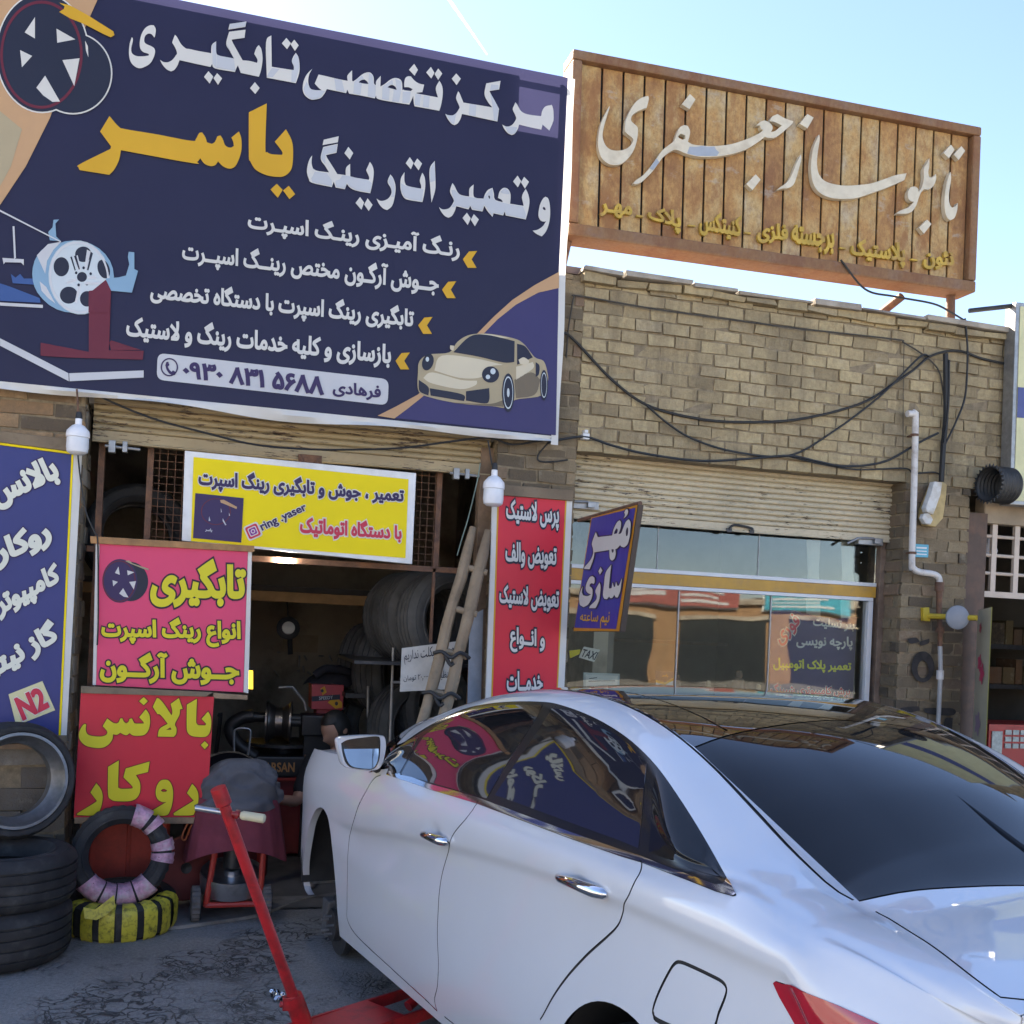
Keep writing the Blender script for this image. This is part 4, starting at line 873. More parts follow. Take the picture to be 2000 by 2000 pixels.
# pink sign
YPK = FY-.03
pk = thing("pink_sign", "pink banner with yellow outlined lettering and a small dark wheel, between two planks", "sign", (-.3, YPK, 1.6))
board("print", [(195,1060),(484,1076),(475,1352),(188,1338)], YPK, .004, V_PINK, pk)
board("hem", [(484.6,1076),(492,1077),(485,1354),(475.8,1352)], YPK-.001, .004, V_EDGE, pk)
board("hem", [(187,1060),(194.4,1060),(187.4,1338),(181,1338)], YPK+.004, .004, V_EDGE, pk)
board("plank", [(176,1047),(497,1066),(496,1078),(177,1061)], YPK-.02, .018, PLANK_OR, pk, .003)
board("plank", [(416,1353),(484,1358),(483,1367),(416,1364)], YPK-.014, .012, PLANK, pk, .003)
kat = lambda x, y: PY_(x, y, YPK)
text("تابگیری", [(295,1087),(481,1093),(479,1190),(293,1186)], kat, V_LET, pk, .006, .05, rim=(V_OUT, .045))
text("انواع رینگ اسپرت", [(198,1203),(470,1208),(470,1265),(198,1260)], kat, V_LET, pk, .006, .045, rim=(V_OUT, .06))
text("جــوش آرگــون", [(196,1272),(468,1278),(467,1340),(195,1333)], kat, V_LET, pk, .006, .045, rim=(V_OUT, .06))
k0 = lambda l: zm(0, 780, .2588, l)
art("wheel_emblem", [k0(ellipse(905,1370,132,165,40))], kat, V_PUR, pk, .003, sm=False); art("wheel_emblem", [k0(ellipse(985,1375,133,148,40))], kat, V_DKB, pk, .002, sm=False); art("wheel_emblem", [(k0(ellipse(900,1372,124,156,40)), [k0(ellipse(900,1372,117,148,40))])], kat, V_RED, pk, .004, sm=False)
art("wheel_emblem", [k0(l) for l in ([(895,1262),(868,1310),(905,1325)], [(960,1290),(1015,1305),(965,1328)], [(850,1365),(890,1378),(855,1410)], [(975,1378),(1027,1372),(1010,1435)], [(930,1425),(970,1495),(935,1490),(900,1465)])], kat, V_WHITE, pk, .0055, sm=False)
art("wheel_emblem", [k0([(945,1220),(975,1215),(1000,1238),(1125,1280),(1120,1290),(1085,1280),(985,1240)])], kat, V_CHAMP, pk, .006, sm=False)
# red sign with big traced letters
YRD = FY-.05
rd = thing("red_sign", "square red banner with two big yellow words nailed to planks beside the bay", "sign", (-.4, YRD, 1.1))
board("print", [(158,1352),(418,1361),(403,1597),(144,1597)], YRD, .004, V_REDP, rd)
board("plank", [(158,1340),(417,1352),(402,1361),(158,1354)], YRD-.022, .02, WOOD_OLD, rd, .003)
board("plank", [(145,1597),(386,1597),(386,1609),(145,1609)], YRD-.014, .014, PLANK, rd, .003)
dat = lambda x, y: PY_(x, y, YRD)
b0 = lambda l: zm(140, 1340, .1501, l)
RL = [b0(l) for l in ([(1500,240),(1630,165),(1620,440),(1630,490),(1660,508),(1740,510),(1750,490),(1690,425),(1775,330),(1810,400),(1815,500),(1800,590),(1770,640),(1720,660),(1600,655),(1540,635),(1505,590),(1497,500)],
 [(1732,715),(1780,765),(1732,820),(1680,765)],
 [(190,500),(185,570),(210,625),(280,650),(380,655),(440,640),(465,610),(460,580),(405,520),(465,420),(540,475),(590,485),(615,465),(635,420),(660,418),(680,460),(710,485),(740,465),(755,425),(785,420),(805,460),(830,485),(940,485),(930,460),(880,405),(965,300),(1010,370),(1020,470),(1000,570),(950,630),(880,645),(800,640),(755,610),(720,635),(680,630),(635,605),(590,632),(540,625),(530,690),(480,760),(400,800),(290,800),(180,770),(110,700),(95,630),(115,560),(150,505),(175,492)],
 [(938,143),(993,195),(938,247),(878,195)],
 [(1335,1670),(1345,1640),(1570,1500),(1575,1475),(1500,1390),(1568,1270),(1620,1330),(1650,1420),(1640,1540),(1600,1640),(1560,1678),(1345,1680)],
 [(475,1050),(615,965),(605,1290),(615,1320),(650,1335),(780,1330),(795,1315),(780,1290),(675,1185),(705,1070),(1015,980),(995,1115),(835,1155),(880,1230),(895,1300),(885,1390),(840,1460),(750,1495),(580,1495),(510,1470),(475,1400)],
 [(75,1665),(90,1645),(310,1510),(320,1480),(245,1380),(322,1260),(370,1320),(402,1400),(400,1500),(365,1620),(310,1678),(90,1675)])]
RL += [(b0([(1055,270),(1110,155),(1140,165),(1200,230),(1300,380),(1310,330),(1290,230),(1395,155),(1445,295),(1410,300),(1400,380),(1345,490),(1365,550),(1360,620),(1330,658),(1120,655),(1145,555),(1250,490),(1190,410),(1140,360),(1120,365)]), [b0([(1228,570),(1285,535),(1300,565)])]),
       (b0([(1003,1670),(1015,1640),(1235,1505),(1180,1505),(1120,1470),(1095,1400),(1105,1310),(1150,1235),(1215,1215),(1270,1235),(1310,1310),(1320,1400),(1310,1520),(1280,1620),(1225,1680),(1010,1680)]), [b0([(1160,1352),(1200,1335),(1245,1355),(1230,1372),(1180,1372)])])]
art("lettering", RL, dat, V_LET, rd, .006, rim=(V_MAR, 1.5))
# tall red sign on the middle pier
YT = FY-.03
ts = thing("tall_red_sign", "tall narrow red sign with white words on the brick pier", "sign", (1.7, YT, 1.5))
def ext(a, b, t): return (a[0]+(b[0]-a[0])*t, a[1]+(b[1]-a[1])*t)
eT = 1.28
board("sign_board", [(962,985),(1118,975),ext((1118,975),(1102,1348),eT),ext((962,985),(949,1353),eT)], YT, .02, V_EDGE, ts)
board("gold_edge", [(972,964),(1107,975),ext((1107,975),(1089.5,1348),eT),ext((972,964),(959.5,1355),eT)], YT-.002, .001, V_GOLD, ts)
board("print", [(975,967),(1104,978),ext((1104,978),(1087,1348),eT),ext((975,967),(962.5,1355),eT)], YT-.004, .001, V_REDP, ts)
board("plank", [(980,946),(1120,958),(1120,978),(980,967)], YT-.025, .022, WOOD_OLD, ts, .003)
tat = lambda x, y: PY_(x, y, YT-.004)
k9 = lambda l: zm(900, 900, .2588, l)
for s, q in (("پرس لاستیک", [(340,285),(740,325),(738,530),(340,490)]), ("تعویض والف", [(335,605),(722,640),(720,830),(335,800)]), ("تعویض لاستیک", [(290,930),(740,965),(738,1150),(288,1110)]), ("و انــواع", [(370,1250),(635,1275),(630,1470),(370,1440)]), ("خدمــات", [(345,1585),(620,1590),(615,1735),(345,1740)])):
    text(s, k9(q), tat, V_WHITE, ts, .006, .035, rim=(V_DKB, .085))
# blue sign on the left pier
YL = FY-.04
bs = thing("blue_sign", "blue banner with slanting white words and a pale N2 card on the left pier", "sign", (-1.2, YL, 1.7))
board("print", [(-420,815),(139,888),(114,1436),(-420,1432)], YL, .004, V_BLUP, bs)
board("gold_edge", [(139.5,888),(143.5,888),(118.5,1436),(114.5,1436)], YL-.001, .004, V_YEL, bs)
board("gold_edge", [(-420,810),(143,883),(143.5,887.5),(-420,814.5)], YL-.001, .004, V_YEL, bs)
board("hem", [(144,885),(160,888),(130,1436),(119,1436)], YL+.001, .004, V_EDGE, bs)
board("plank", [(-420,795),(160,860),(160,884),(-420,810)], YL-.012, .014, WOOD_OLD, bs, .003)
board("plank", [(-420,1434),(130,1437),(130,1451),(-420,1450)], YL-.02, .02, WOOD_OLD, bs, .003)
board("plank", [(-420,1452),(130,1453),(129,1463),(-420,1466)], YL-.012, .012, PLANK, bs, .003)
lat = lambda x, y: PY_(x, y, YL)
for s, q in (("بالانس", [(-100,620),(385,410),(480,640),(-10,855)]), ("روکار", [(-75,1080),(345,885),(415,1110),(-10,1300)]), ("کامپیوتر", [(-60,1480),(420,1222),(485,1420),(5,1690)])):
    text(s, k0(q), lat, V_IVORY, bs, .006, .062, rim=(V_PUR, .035))
text("گاز نیتروژن", [(-105,1322),(100,1205),(124,1258),(-80,1378)], lat, V_IVORY, bs, .006, .062, rim=(V_PUR, .035))
art("gas_card", [[(17,1356),(83,1330),(108,1387),(32,1417)]], lat, vinyl("pale_card", (.62, .58, .33)), bs, .005, sm=False)
text("N2", [(27,1364),(79,1339),(98,1381),(45,1408)], lat, V_CRIM, bs, .008, .05, raw=True, rim=(V_WHITE, .03))
# blue sign standing out from the wall
XM = PY_(1122, 1235, FY-.06).x
ms = thing("projecting_sign", "blue sign with an orange edge and white words standing out from the wall", "sign", (XM, FY-.3, 1.7))
mat_ = lambda x, y: PX_(x, y, XM)
q = [mat_(*c) for c in ((1155,1010),(1247,985),(1211,1234),(1120,1233))]
mb = MB(); mb.hexa(q, (.03, 0, 0)); mb.build("sign_box", mat("brown_edge", (.07, .05, .04), .6), ms, bevel=.003)
art("sign_border", [[(1155,1011),(1246,986),(1210,1233),(1121,1232.5)]], mat_, vinyl("orange_edge", (.52, .22, .02)), ms, .002, (-1, 0, 0), sm=False)
V_ULT = vinyl("ultramarine_print", (.04, .042, .27))
art("print", [[(1157,1012.5),(1242.5,991.5),(1204.5,1228.5),(1123,1226)]], mat_, V_ULT, ms, .004, (-1, 0, 0), sm=False)
m0 = lambda l: zm(1115, 980, .13462, l)
ML = [(m0([(210,975),(225,940),(300,850),(340,760),(340,680),(325,600),(380,440),(410,515),(620,490),(640,400),(690,300),(730,270),(748,310),(740,390),(710,470),(750,455),(780,380),(820,290),(860,255),(885,300),(885,400),(870,520),(840,620),(790,665),(750,650),(735,630),(700,670),(665,690),(670,760),(650,830),(615,855),(585,820),(578,700),(360,735),(345,830),(290,980)]),
       [m0(h) for h in ([(645,470),(660,420),(685,385),(700,410),(690,460)], [(820,500),(818,430),(835,370),(850,390),(850,450),(840,495)], [(610,690),(640,690),(640,720),(625,745),(612,720)])])]
ML += [m0(l) for l in ([(780,250),(800,215),(805,180),(795,160),(815,115),(840,110),(852,140),(835,195)],
 [(605,915),(575,1200),(575,1260),(610,1255),(625,1170),(640,1230),(660,1240),(675,1160),(695,1220),(720,1210),(760,1110),(750,1200),(735,1300),(700,1390),(670,1390),(650,1350),(620,1395),(590,1400),(575,1375),(545,1415),(505,1410),(485,1350),(500,1200),(525,1030)],
 [(450,950),(478,1000),(440,1058),(418,1010)], [(285,1545),(300,1510),(380,1430),(395,1370),(375,1290),(435,1170),(450,1240),(435,1400),(400,1500),(375,1545)],
 [(190,1225),(180,1310),(200,1360),(260,1370),(310,1345),(260,1320),(235,1270),(245,1190),(290,1100),(330,1080),(360,1100),(365,1160),(350,1195),(320,1180),(295,1200),(290,1230),(320,1250),(335,1300),(320,1400),(270,1490),(200,1530),(150,1500),(138,1420),(150,1320)])]
art("lettering", ML, mat_, V_WHITE, ms, .008, (-1, 0, 0), rim=(V_DKB, 2.0))
text("نیم ساعته", m0([(150,1605),(590,1570),(560,1850),(150,1790)]), mat_, V_GOLD, ms, .007, .015, n=(-1, 0, 0))
mb = MB(); pt = [mat_(1156, 1012), mat_(1245, 987)]; mb.tube([(XM+.015, FY+.0, pt[0].z+.01), (XM+.015, pt[1].y, pt[1].z+.012)], .012, 8); mb.tube([(XM+.015, FY, mat_(1121, 1228).z), (XM+.015, mat_(1128, 1228).y, mat_(1128, 1228).z)], .01, 8); mb.build("bracket", RUST, ms)
# handwritten card hanging in the bay
YC = FY+.10
hc = thing("handwritten_card", "white card with two lines of handwriting hanging beside the ladder", "notice", (1.2, YC, 1.4))
board("card", [(785,1266),(905,1251),(880,1346),(781,1351)], YC, .004, mat("dusty_card", (.50, .47, .42), .7, var=.15, scale=8), hc)
cat_ = lambda x, y: PY_(x, y, YC)
zc = lambda l: zm(400, 1050, .3106, l)
text("موتورسیکلت نداریم", zc([(1250,715),(1570,655),(1560,765),(1255,800)]), cat_, V_DKB, hc, .003, .0)
text("تنظیم باد ۲۰٫۰۰۰ تومان", zc([(1248,870),(1545,830),(1540,905),(1250,915)]), cat_, V_DKB, hc, .003, .0)
# ------------------------------------------------------------------ cables, pipe, lamps and fittings on the wall
CABLE = mat("black_cable", (.012, .012, .013), .55)
k6 = lambda a, b: (1080+a*.4762, 560+b*.4762)
def cable(pts, label, r=.007, Y=FY-.02, group="black cables strung along the wall", conv=k6, col=CABLE, sub=8, cat="cable", dy=None):
    q = [PY_(*conv(*p), Y-(dy[i] if dy else 0)) for i, p in enumerate(pts)]
    o = MB().tube(spline(q, sub), r*.85, 7).build("cable", col, None, smooth=True); return tag(o, label, cat, group)
cable([(20,230),(60,195),(240,380),(385,485),(560,535),(740,555),(1000,545),(1260,480),(1400,395),(1480,340),(1540,290),(1610,266),(1680,266),(1760,295),(1900,325)], "thick black cable sagging from the banner corner across the brick wall", .010)
cable([(385,487),(470,560),(580,627),(760,680),(970,692),(1140,600),(1340,450),(1500,292),(1545,284)], "black cable dipping lowest in the middle of the brick wall", .008, FY-.03)
cable([(-20,640),(60,622),(140,617),(240,650),(380,685),(600,714),(800,706),(970,694),(1080,715),(1200,737),(1360,717),(1500,640),(1580,600)], "black cable running just above the shop shutter", .009, FY-.035)
cable([(970,696),(1100,727),(1250,750),(1440,745),(1480,765),(1570,762),(1600,790)], "thin black cable passing behind the white pipe to the broken meter box", .006, FY-.03)
cable([(55,290),(62,180),(75,100),(85,45),(110,38),(400,88),(700,130),(1000,170),(1400,215),(1440,230),(1520,280),(1580,340),(1600,430),(1605,500)], "thin dusty cable running under the roof edge", .006, FY-.02, col=mat("dusty_cable", (.06, .05, .04), .8))
cable([(1440,230),(1437,400),(1436,600),(1436,745)], "thin brown wire hanging straight down the brick wall", .003, FY-.02, col=mat("brown_wire", (.07, .055, .04), .8))
cable([(1610,275),(1612,500),(1602,640),(1592,800)], "thick bundle of black cables dropping to the broken meter box", .021, FY-.04)
cable([(1625,300),(1622,480),(1604,640)], "black cable loosely strapped to the thick bundle", .008, FY-.06)
cable([(1690,130),(1698,220),(1700,300),(1690,450),(1650,560),(1604,655)], "black cable bowing down from the sign leg to the cable bundle", .008, FY-.05)
cable([(1690,140),(1640,110),(1560,70),(1400,40),(1280,10),(1180,-110)], "black cable hanging in the sky under the rusty sign", .008, FY-.03)
cable([(-20,640),(-60,690),(-55,715),(0,718),(60,710)], "short loop of black cable beside the white wall clip", .006, FY-.03)
ident = lambda a, b: (a, b)
cable([(160,735),(182,765),(234,792),(310,821),(400,845),(496,868),(594,877),(702,878),(793,874),(883,862),(956,855),(1000,868),(1060,860)], "black cable hanging across the garage shutter below the banner", .007, FY-.05, conv=ident)
cable([(152,888),(158,940),(168,1000),(185,1040),(191,1060),(192,1200),(190,1260)], "thin black wire falling from the left bulb down the bay post", .005, FY-.05, conv=ident)
cable([(938,905),(932,940),(915,1010),(900,1060),(893,1085)], "pale green wire trailing down beside the ladder top", .004, FY+.05, conv=ident, col=mat("green_wire", (.20, .27, .23), .6))
cable([(953,860),(957,885),(962,915),(963,924)], "short black wire holding the right bulb", .005, FY-.13, conv=ident)
cable([(150,760),(152,790),(152,820)], "rusty wire hook holding the left bulb", .006, FY-.13, conv=ident, col=RUST)
p = PY_(*k6(132, 610), FY-.02)
t = thing("wall_clip", "small white plastic clip on the brick above the shop shutter", "clip", p)
mb = MB(); mb.box((p.x-.02, p.y-.02, p.z-.025), (p.x+.022, p.y+.04, p.z+.01)); mb.build("clip_base", WHITE, t, bevel=.003); mb = MB(); mb.box((p.x-.012, p.y-.024, p.z+.012), (p.x+.01, p.y+.02, p.z+.03)); mb.build("clip_tab", WHITE, t, bevel=.003)
# white gas pipe
PIPE = mat("white_pipe", (.62, .58, .54), .5, var=.1, dirt=((.2, .12, .07), .6, 9))
YP = FY-.06
gp = thing("gas_pipe", "white painted gas pipe with two elbows on the right brick pier", "pipe", PY_(1786, 950, YP))
q = [PY_(*c, YP) for c in ((1772,808),(1784,809),(1788,818),(1785,960),(1781,1095),(1784,1110),(1796,1117),(1822,1121),(1833,1128),(1835,1140))]
mb = MB(); mb.tube(spline(q, 4), .021, 12); mb.build("upper_pipe", PIPE, gp, smooth=True)
q = [PY_(*c, YP) for c in ((1835,1140),(1834,1190),(1836,1230),(1836,1262))]
mb = MB(); mb.tube(q, [.021, .018, .016, .016], 12); mb.lathe([(.0, -.03), (.03, -.03), (.03, .03), (0, .03)], q[0]+Vector((0, 0, -.02)), (0, 0, 1), 10); mb.lathe([(.0, -.02), (.027, -.02), (.027, .02), (0, .02)], q[2], (0, 0, 1), 8); mb.build("fitting", RUST, gp, smooth=True)
q = [PY_(*c, YP) for c in ((1836,1262),(1837,1310))]; q.append(Vector((q[1].x, YP, .0)))
mb = MB(); mb.tube(q, .015, 10); mb.build("lower_pipe", mat("grey_pipe", (.36, .35, .34), .5, var=.2), gp, smooth=True)
qq = PY_(1836, 1318, YP); MB().lathe([(0, -.03), (.024, -.03), (.024, .03), (0, .03)], qq, (0, 0, 1), 12).build("valve", PIPE, gp, smooth=True)
mb = MB()
for c in ((1786, 850), (1782, 1080)): a = PY_(*c, YP); mb.lathe([(.022, -.008), (.026, -.008), (.026, .008), (.022, .008)], a, (0, 0, 1), 12, True); mb.box((a.x-.006, a.y+.01, a.z-.006), (a.x+.006, FY+.01, a.z+.006))
mb.build("pipe_strap", RUST, gp)
# enamel number plate
pl = thing("number_plate", "small turquoise enamel plate on the brick pier beside the pipe", "plaque", PY_(1800, 1075, FY-.01))
board("plate", [(1786,1062),(1814,1064),(1813,1089),(1786,1088)], FY-.012, .006, mat("turquoise_enamel", (.06, .34, .46), .35), pl, .002)
for i, (y0, y1) in enumerate(((1068, 1071), (1075, 1077), (1081, 1083))): board("plate_line", [(1790,y0),(1810,y0+1),(1810,y1+1),(1790,y1)], FY-.0135, .001, WHITE, pl)
# broken electricity box
eb = thing("meter_box", "broken white and yellowed plastic meter box hanging crooked on the wall", "electric box", PY_(1828, 985, FY-.08))
e = lambda x, y, Y=FY-.11: PY_(*k6(x, y), Y)
def chunk(name, poly, th, m, Y, parent=eb):
    q = [e(*c, Y) for c in poly]; return MB().prism(q, (0, th, 0)).build(name, m, parent, bevel=.006)
BOXW = mat("old_plastic", (.58, .57, .54), .5, var=.1, dirt=((.30, .2, .08), .7, 7)); BOXY = mat("yellowed_plastic", (.46, .33, .14), .6, var=.25, scale=12)
chunk("box_base", [(1565,800),(1600,800),(1617,812),(1612,870),(1600,950),(1570,985),(1530,978),(1516,945),(1520,910),(1548,840)], .05, BOXY, FY-.06)
chunk("box_cover", [(1565,798),(1598,802),(1590,855),(1572,905),(1560,935),(1535,925),(1530,905),(1550,850)], .05, BOXW, FY-.115)
chunk("box_flap", [(1522,930),(1545,928),(1560,955),(1550,975),(1528,972),(1516,950)], .04, BOXW, FY-.11)
# yellow arm with a round lamp and the hanging pennant
YA = FY-.12
ar = thing("yellow_bracket", "yellow steel arm with a grey round lamp dish on the right pier", "bracket", PY_(1815, 1195, FY))
board("wall_plate", [(1803,1187),(1815,1186),(1817,1214),(1804,1212)], FY-.03, .03, mat("yellow_steel", (.55, .38, .03), .5, var=.15, dirt=((.2, .12, .05), .5, 10)), ar, .002)
a, b = PY_(1812, 1203, FY-.02), PY_(1908, 1207, FY-.30)
MB().tube([a, b], .018, 8).build("arm", _mats["yellow_steel"], ar)
c = PY_(1871, 1206, FY-.24); mb = MB(); mb.lathe([(0, .01), (.05, .012), (.075, .0), (.078, -.008), (.05, -.02), (0, -.026)], c, (-.25, -1, 0), 28); mb.build("lamp_dish", mat("grey_plastic", (.24, .25, .27), .5), ar, smooth=True)
# bulbs
BULBP = mat("bulb_plastic", (.78, .77, .78), .35, sss=.0); BULBT = mat("bulb_diffuser", (.70, .71, .74), .3)
def bulb(px, ytop, ybot, wpx, Y, label):
    a, b = PY_(px, ytop, Y), PY_(px-.04*(ybot-ytop), ybot, Y); h = a.z-b.z; r = abs(PY_(px+wpx/2, (ytop+ybot)/2, Y).x-PY_(px, (ytop+ybot)/2, Y).x)
    t = thing("light_bulb", label, "bulb", a, "big bulbs hanging by the bay")
    MB().lathe([(0, .0), (r*.28, 0), (r*.3, -.16*h), (r*.55, -.2*h), (r*.95, -.34*h), (r, -.42*h), (r*1.0, -.52*h), (r*.93, -.525*h), (0, -.525*h)], a, (0, 0, 1), 32).build("bulb_body", BULBP, t, smooth=True)
    MB().lathe([(r*.93, -.53*h), (r*.95, -.80*h), (r*.88, -.93*h), (r*.6, -.99*h), (0, -h)], a, (0, 0, 1), 32).build("diffuser", BULBT, t, smooth=True)
    MB().lathe([(0, .19*h), (r*.2, .19*h), (r*.27, .12*h), (r*.29, .002), (0, .002)], a, (0, 0, 1), 20).build("lamp_holder", BLACK, t, smooth=True)
bulb(154, 818, 888, 47, FY-.14, "white bulb hanging over the corner of the blue sign")
bulb(966, 918, 989, 41, FY-.14, "white bulb hanging beside the top of the tall red sign")

# graffiti on the pier: sprayed strokes
SPRAY = mat("black_spray", (.035, .03, .028), .9, var=.5, scale=20)
k5 = lambda a, b: (1650+a*.4868, 560+b*.4868)
gr = thing("graffiti", "black sprayed marks on the bricks of the right pier", "graffiti", PY_(1800, 1300, FY-.03))
gat = lambda x, y: PY_(x, y, FY-.012)
art("spray_ring", [([k5(*c) for c in ellipse(312, 1525, 46, 62, 24)], [[k5(*c) for c in ellipse(312, 1535, 22, 36, 20)]])], gat, SPRAY, gr, .004, sm=False)
for l in ([(250,1412),(285,1408),(300,1425),(262,1432)], [(300,1425),(338,1412),(335,1430),(305,1440)], [(222,1690),(290,1683),(300,1700),(232,1712)], [(318,1690),(432,1692),(430,1720),(330,1712)], [(215,1730),(235,1725),(255,1790),(238,1800)], [(400,1735),(432,1730),(425,1790),(395,1800)]):
    art("spray_stroke", [[k5(*c) for c in l]], gat, SPRAY, gr, .004, corner=100)

# ------------------------------------------------------------------ shop next door at the right edge
nb = thing("neighbour_shop", "next shop at the right edge with a brown post, white lattice and dark shelves", "shop", (5.2, FY+1, 0))
x0 = XE+.004; x1 = X_(1927, 1200)
mb = MB(); mb.box((x0, FY+.03, 0), (x1, FY+.12, Z_(1905, 1000))); mb.build("steel_post", mat("brown_steel", (.10, .062, .045), .7, var=.25, scale=8, dirt=((.2, .1, .06), .5, 10)), nb)
zl = Z_(1960, 1022); mb = MB(); mb.box((x1, FY+.06, zl), (XEND, FY+.16, zl+.18)); mb.build("shutter_box", mat("tan_box", (.33, .25, .17), .7, var=.2), nb, bevel=.01)
LAT = mat("pink_white_paint", (.55, .44, .35), .5, var=.1); mb = MB()
z_ = [Z_(1940, y, FY+.1) for y in (1048, 1085, 1120)]; zb2 = Z_(1960, 1157, FY+.1)
for z in z_: mb.tube([(x1, FY+.10, z), (XEND, FY+.10, z)], .012, 8)
for px in (1938, 1982): x = X_(px, 1100, FY+.1); mb.box((x-.02, FY+.085, zb2), (x+.02, FY+.11, zl))
x = X_(1982, 1100, FY+.1)
for k in range(1, 7): mb.box((x+.35*k-.02, FY+.085, zb2), (x+.35*k+.02, FY+.11, zl))
mb.box((x1, FY+.07, zb2-.04), (XEND, FY+.13, zb2)); mb.build("lattice", LAT, nb)
mb = MB(); mb.box((x1-.1, 8.6, 0), (XEND, 8.7, 3.3)); mb.build("back_wall", mat("olive_wall", (.16, .12, .07), .9, var=.3), nb)
mb = MB(); mb.box((XEND, FY+.03, 0), (XEND+.1, 8.6, 3.3)); mb.build("end_wall", SHOPW, nb)
mb = MB()
for z in (.95, 1.3, 1.65): mb.box((x1, 7.6, z), (XEND, 8.0, z+.04))
mb.build("shelf", DKSTEEL, nb)
mb = MB(); vals = []
for z in (1.34, 1.69):
    x = x1+.05
    while x < XEND-.2: wd = random.uniform(.08, .2); mb.box((x, 7.65, z+.003), (x+wd-.015, 7.9, z+random.uniform(.12, .26))); vals += [random.random()]*6; x += wd
STK = brick_mat("packed_goods", [(0, (.03, .025, .02)), (.3, (.12, .09, .04)), (.6, (.16, .04, .025)), (.8, (.1, .08, .05)), (1, (.2, .17, .13))], .2)
o = mb.build("goods", STK, nb); setrnd(o, vals); o["kind"] = "stuff"
yk = FY+.75; mb = MB(); mb.box((X_(1932, 1420, yk), yk, .016), (XEND, yk+.4, Z_(1960, 1415, yk))); mb.build("red_counter", mat("red_counter_paint", (.40, .03, .03), .4), nb)
mb = MB()
for i in range(5):
    for j in range(3):
        xx = X_(1962, 1440, yk)+.07*i; zz = Z_(1960, 1470, yk)+.035+.052*j
        if i != 0 or True: mb.box((xx, yk-.01, zz), (xx+.055, yk-.002, zz+.036))
mb.box((X_(1936, 1440, yk), yk-.01, Z_(1940, 1478, yk)), (X_(1956, 1440, yk), yk-.002, Z_(1940, 1428, yk))); mb.build("counter_card", mat("pale_cards", (.42, .46, .42), .5, var=.3, scale=30), nb)
# pennant banner hung at right angles to the wall
pn = thing("pennant_banner", "narrow yellow edged banner with pink flowers hanging from the yellow arm", "banner", PY_(1925, 1200, FY-.2))
qp = [PY_(1910, 1192, FY-.02), PY_(1936, 1186, FY-.36)]
zb3 = 0.55
mb = MB(); a, b = qp; mb.add([(a.x, a.y, a.z), (b.x, b.y, b.z), (b.x, b.y, zb3), (a.x, a.y, zb3)], [(0, 1, 2, 3)]); mb.build("print", mat("pale_pennant", (.55, .50, .36), .5, var=.1), pn)
mb = MB(); d = (b-a).normalized(); b2 = b+d*.03; mb.add([(b.x, b.y, b.z), (b2.x, b2.y, b2.z), (b2.x, b2.y, zb3), (b.x, b.y, zb3)], [(0, 1, 2, 3)]); mb.build("gold_edge", mat("lemon_edge", (.66, .60, .18), .5), pn)
def onp(s, z): p = a.lerp(b, s); return Vector((p.x, p.y, z))-Vector((d.y, -d.x, 0))*-.003
nn = Vector((-d.y, d.x, 0)); nn = nn if nn.x < 0 else -nn
for s, z, r, m in ((.35, a.z-.35, .05, V_PINK), (.55, a.z-.42, .06, V_PINK), (.4, a.z-.75, .07, vinyl("lilac_print", (.42, .28, .36))), (.6, a.z-1.05, .05, V_PINK), (.3, a.z-.12, .03, V_CRIM)):
    p0 = a.lerp(b, s); p0 = Vector((p0.x, p0.y, z))+nn*.004
    MB().prism([p0+d*(r*(1+.25*cos(5*t))*cos(t))+Vector((0, 0, r*(1+.25*cos(5*t))*sin(t))) for t in np.linspace(0, 2*pi, 30, endpoint=False)], (0, 0, 0)).build("flower", m, pn)
# light box sign at the edge of the picture
lb = thing("light_box_sign", "pale yellow light box sign with a blue band at the right edge", "sign", PY_(1990, 780, FY-.35))
YL2 = FY-.12
q = [PY_(*c, YL2) for c in ((1985,590),(1972,985),(2320,1010),(2340,620))]
mb = MB(); mb.hexa([q[1], q[2], q[3], q[0]], (0, .1, 0)); mb.build("sign_box", STEEL, lb, bevel=.006)
def lq(u0, u1, v0, v1):
    f = lambda u, v: lp(lp(q[1], q[2], u), lp(q[0], q[3], u), v); return [f(u0, v0), f(u1, v0), f(u1, v1), f(u0, v1)]
mb = MB(); mb.hexa([p+Vector((0, -.004, 0)) for p in lq(.02, .98, .02, .98)], (0, .003, 0)); mb.build("panel", mat("lemon_panel", (.60, .56, .30), .4), lb)
mb = MB(); mb.hexa([p+Vector((0, -.007, 0)) for p in lq(.02, .98, .43, .58)], (0, .002, 0)); mb.build("blue_band", mat("navy_band", (.05, .06, .2), .4), lb)
mb = MB(); mb.tube([PY_(1893, 607, FY-.02), PY_(1990, 596, FY-.08)], .016, 8); mb.build("stay_bar", DKSTEEL, lb)
mb = MB(); s0 = PY_(1995, 985, FY-.08); mb.tube([s0, (s0.x, FY+.04, s0.z+.1)], .014, 8); mb.build("stay_bar", DKSTEEL, lb)
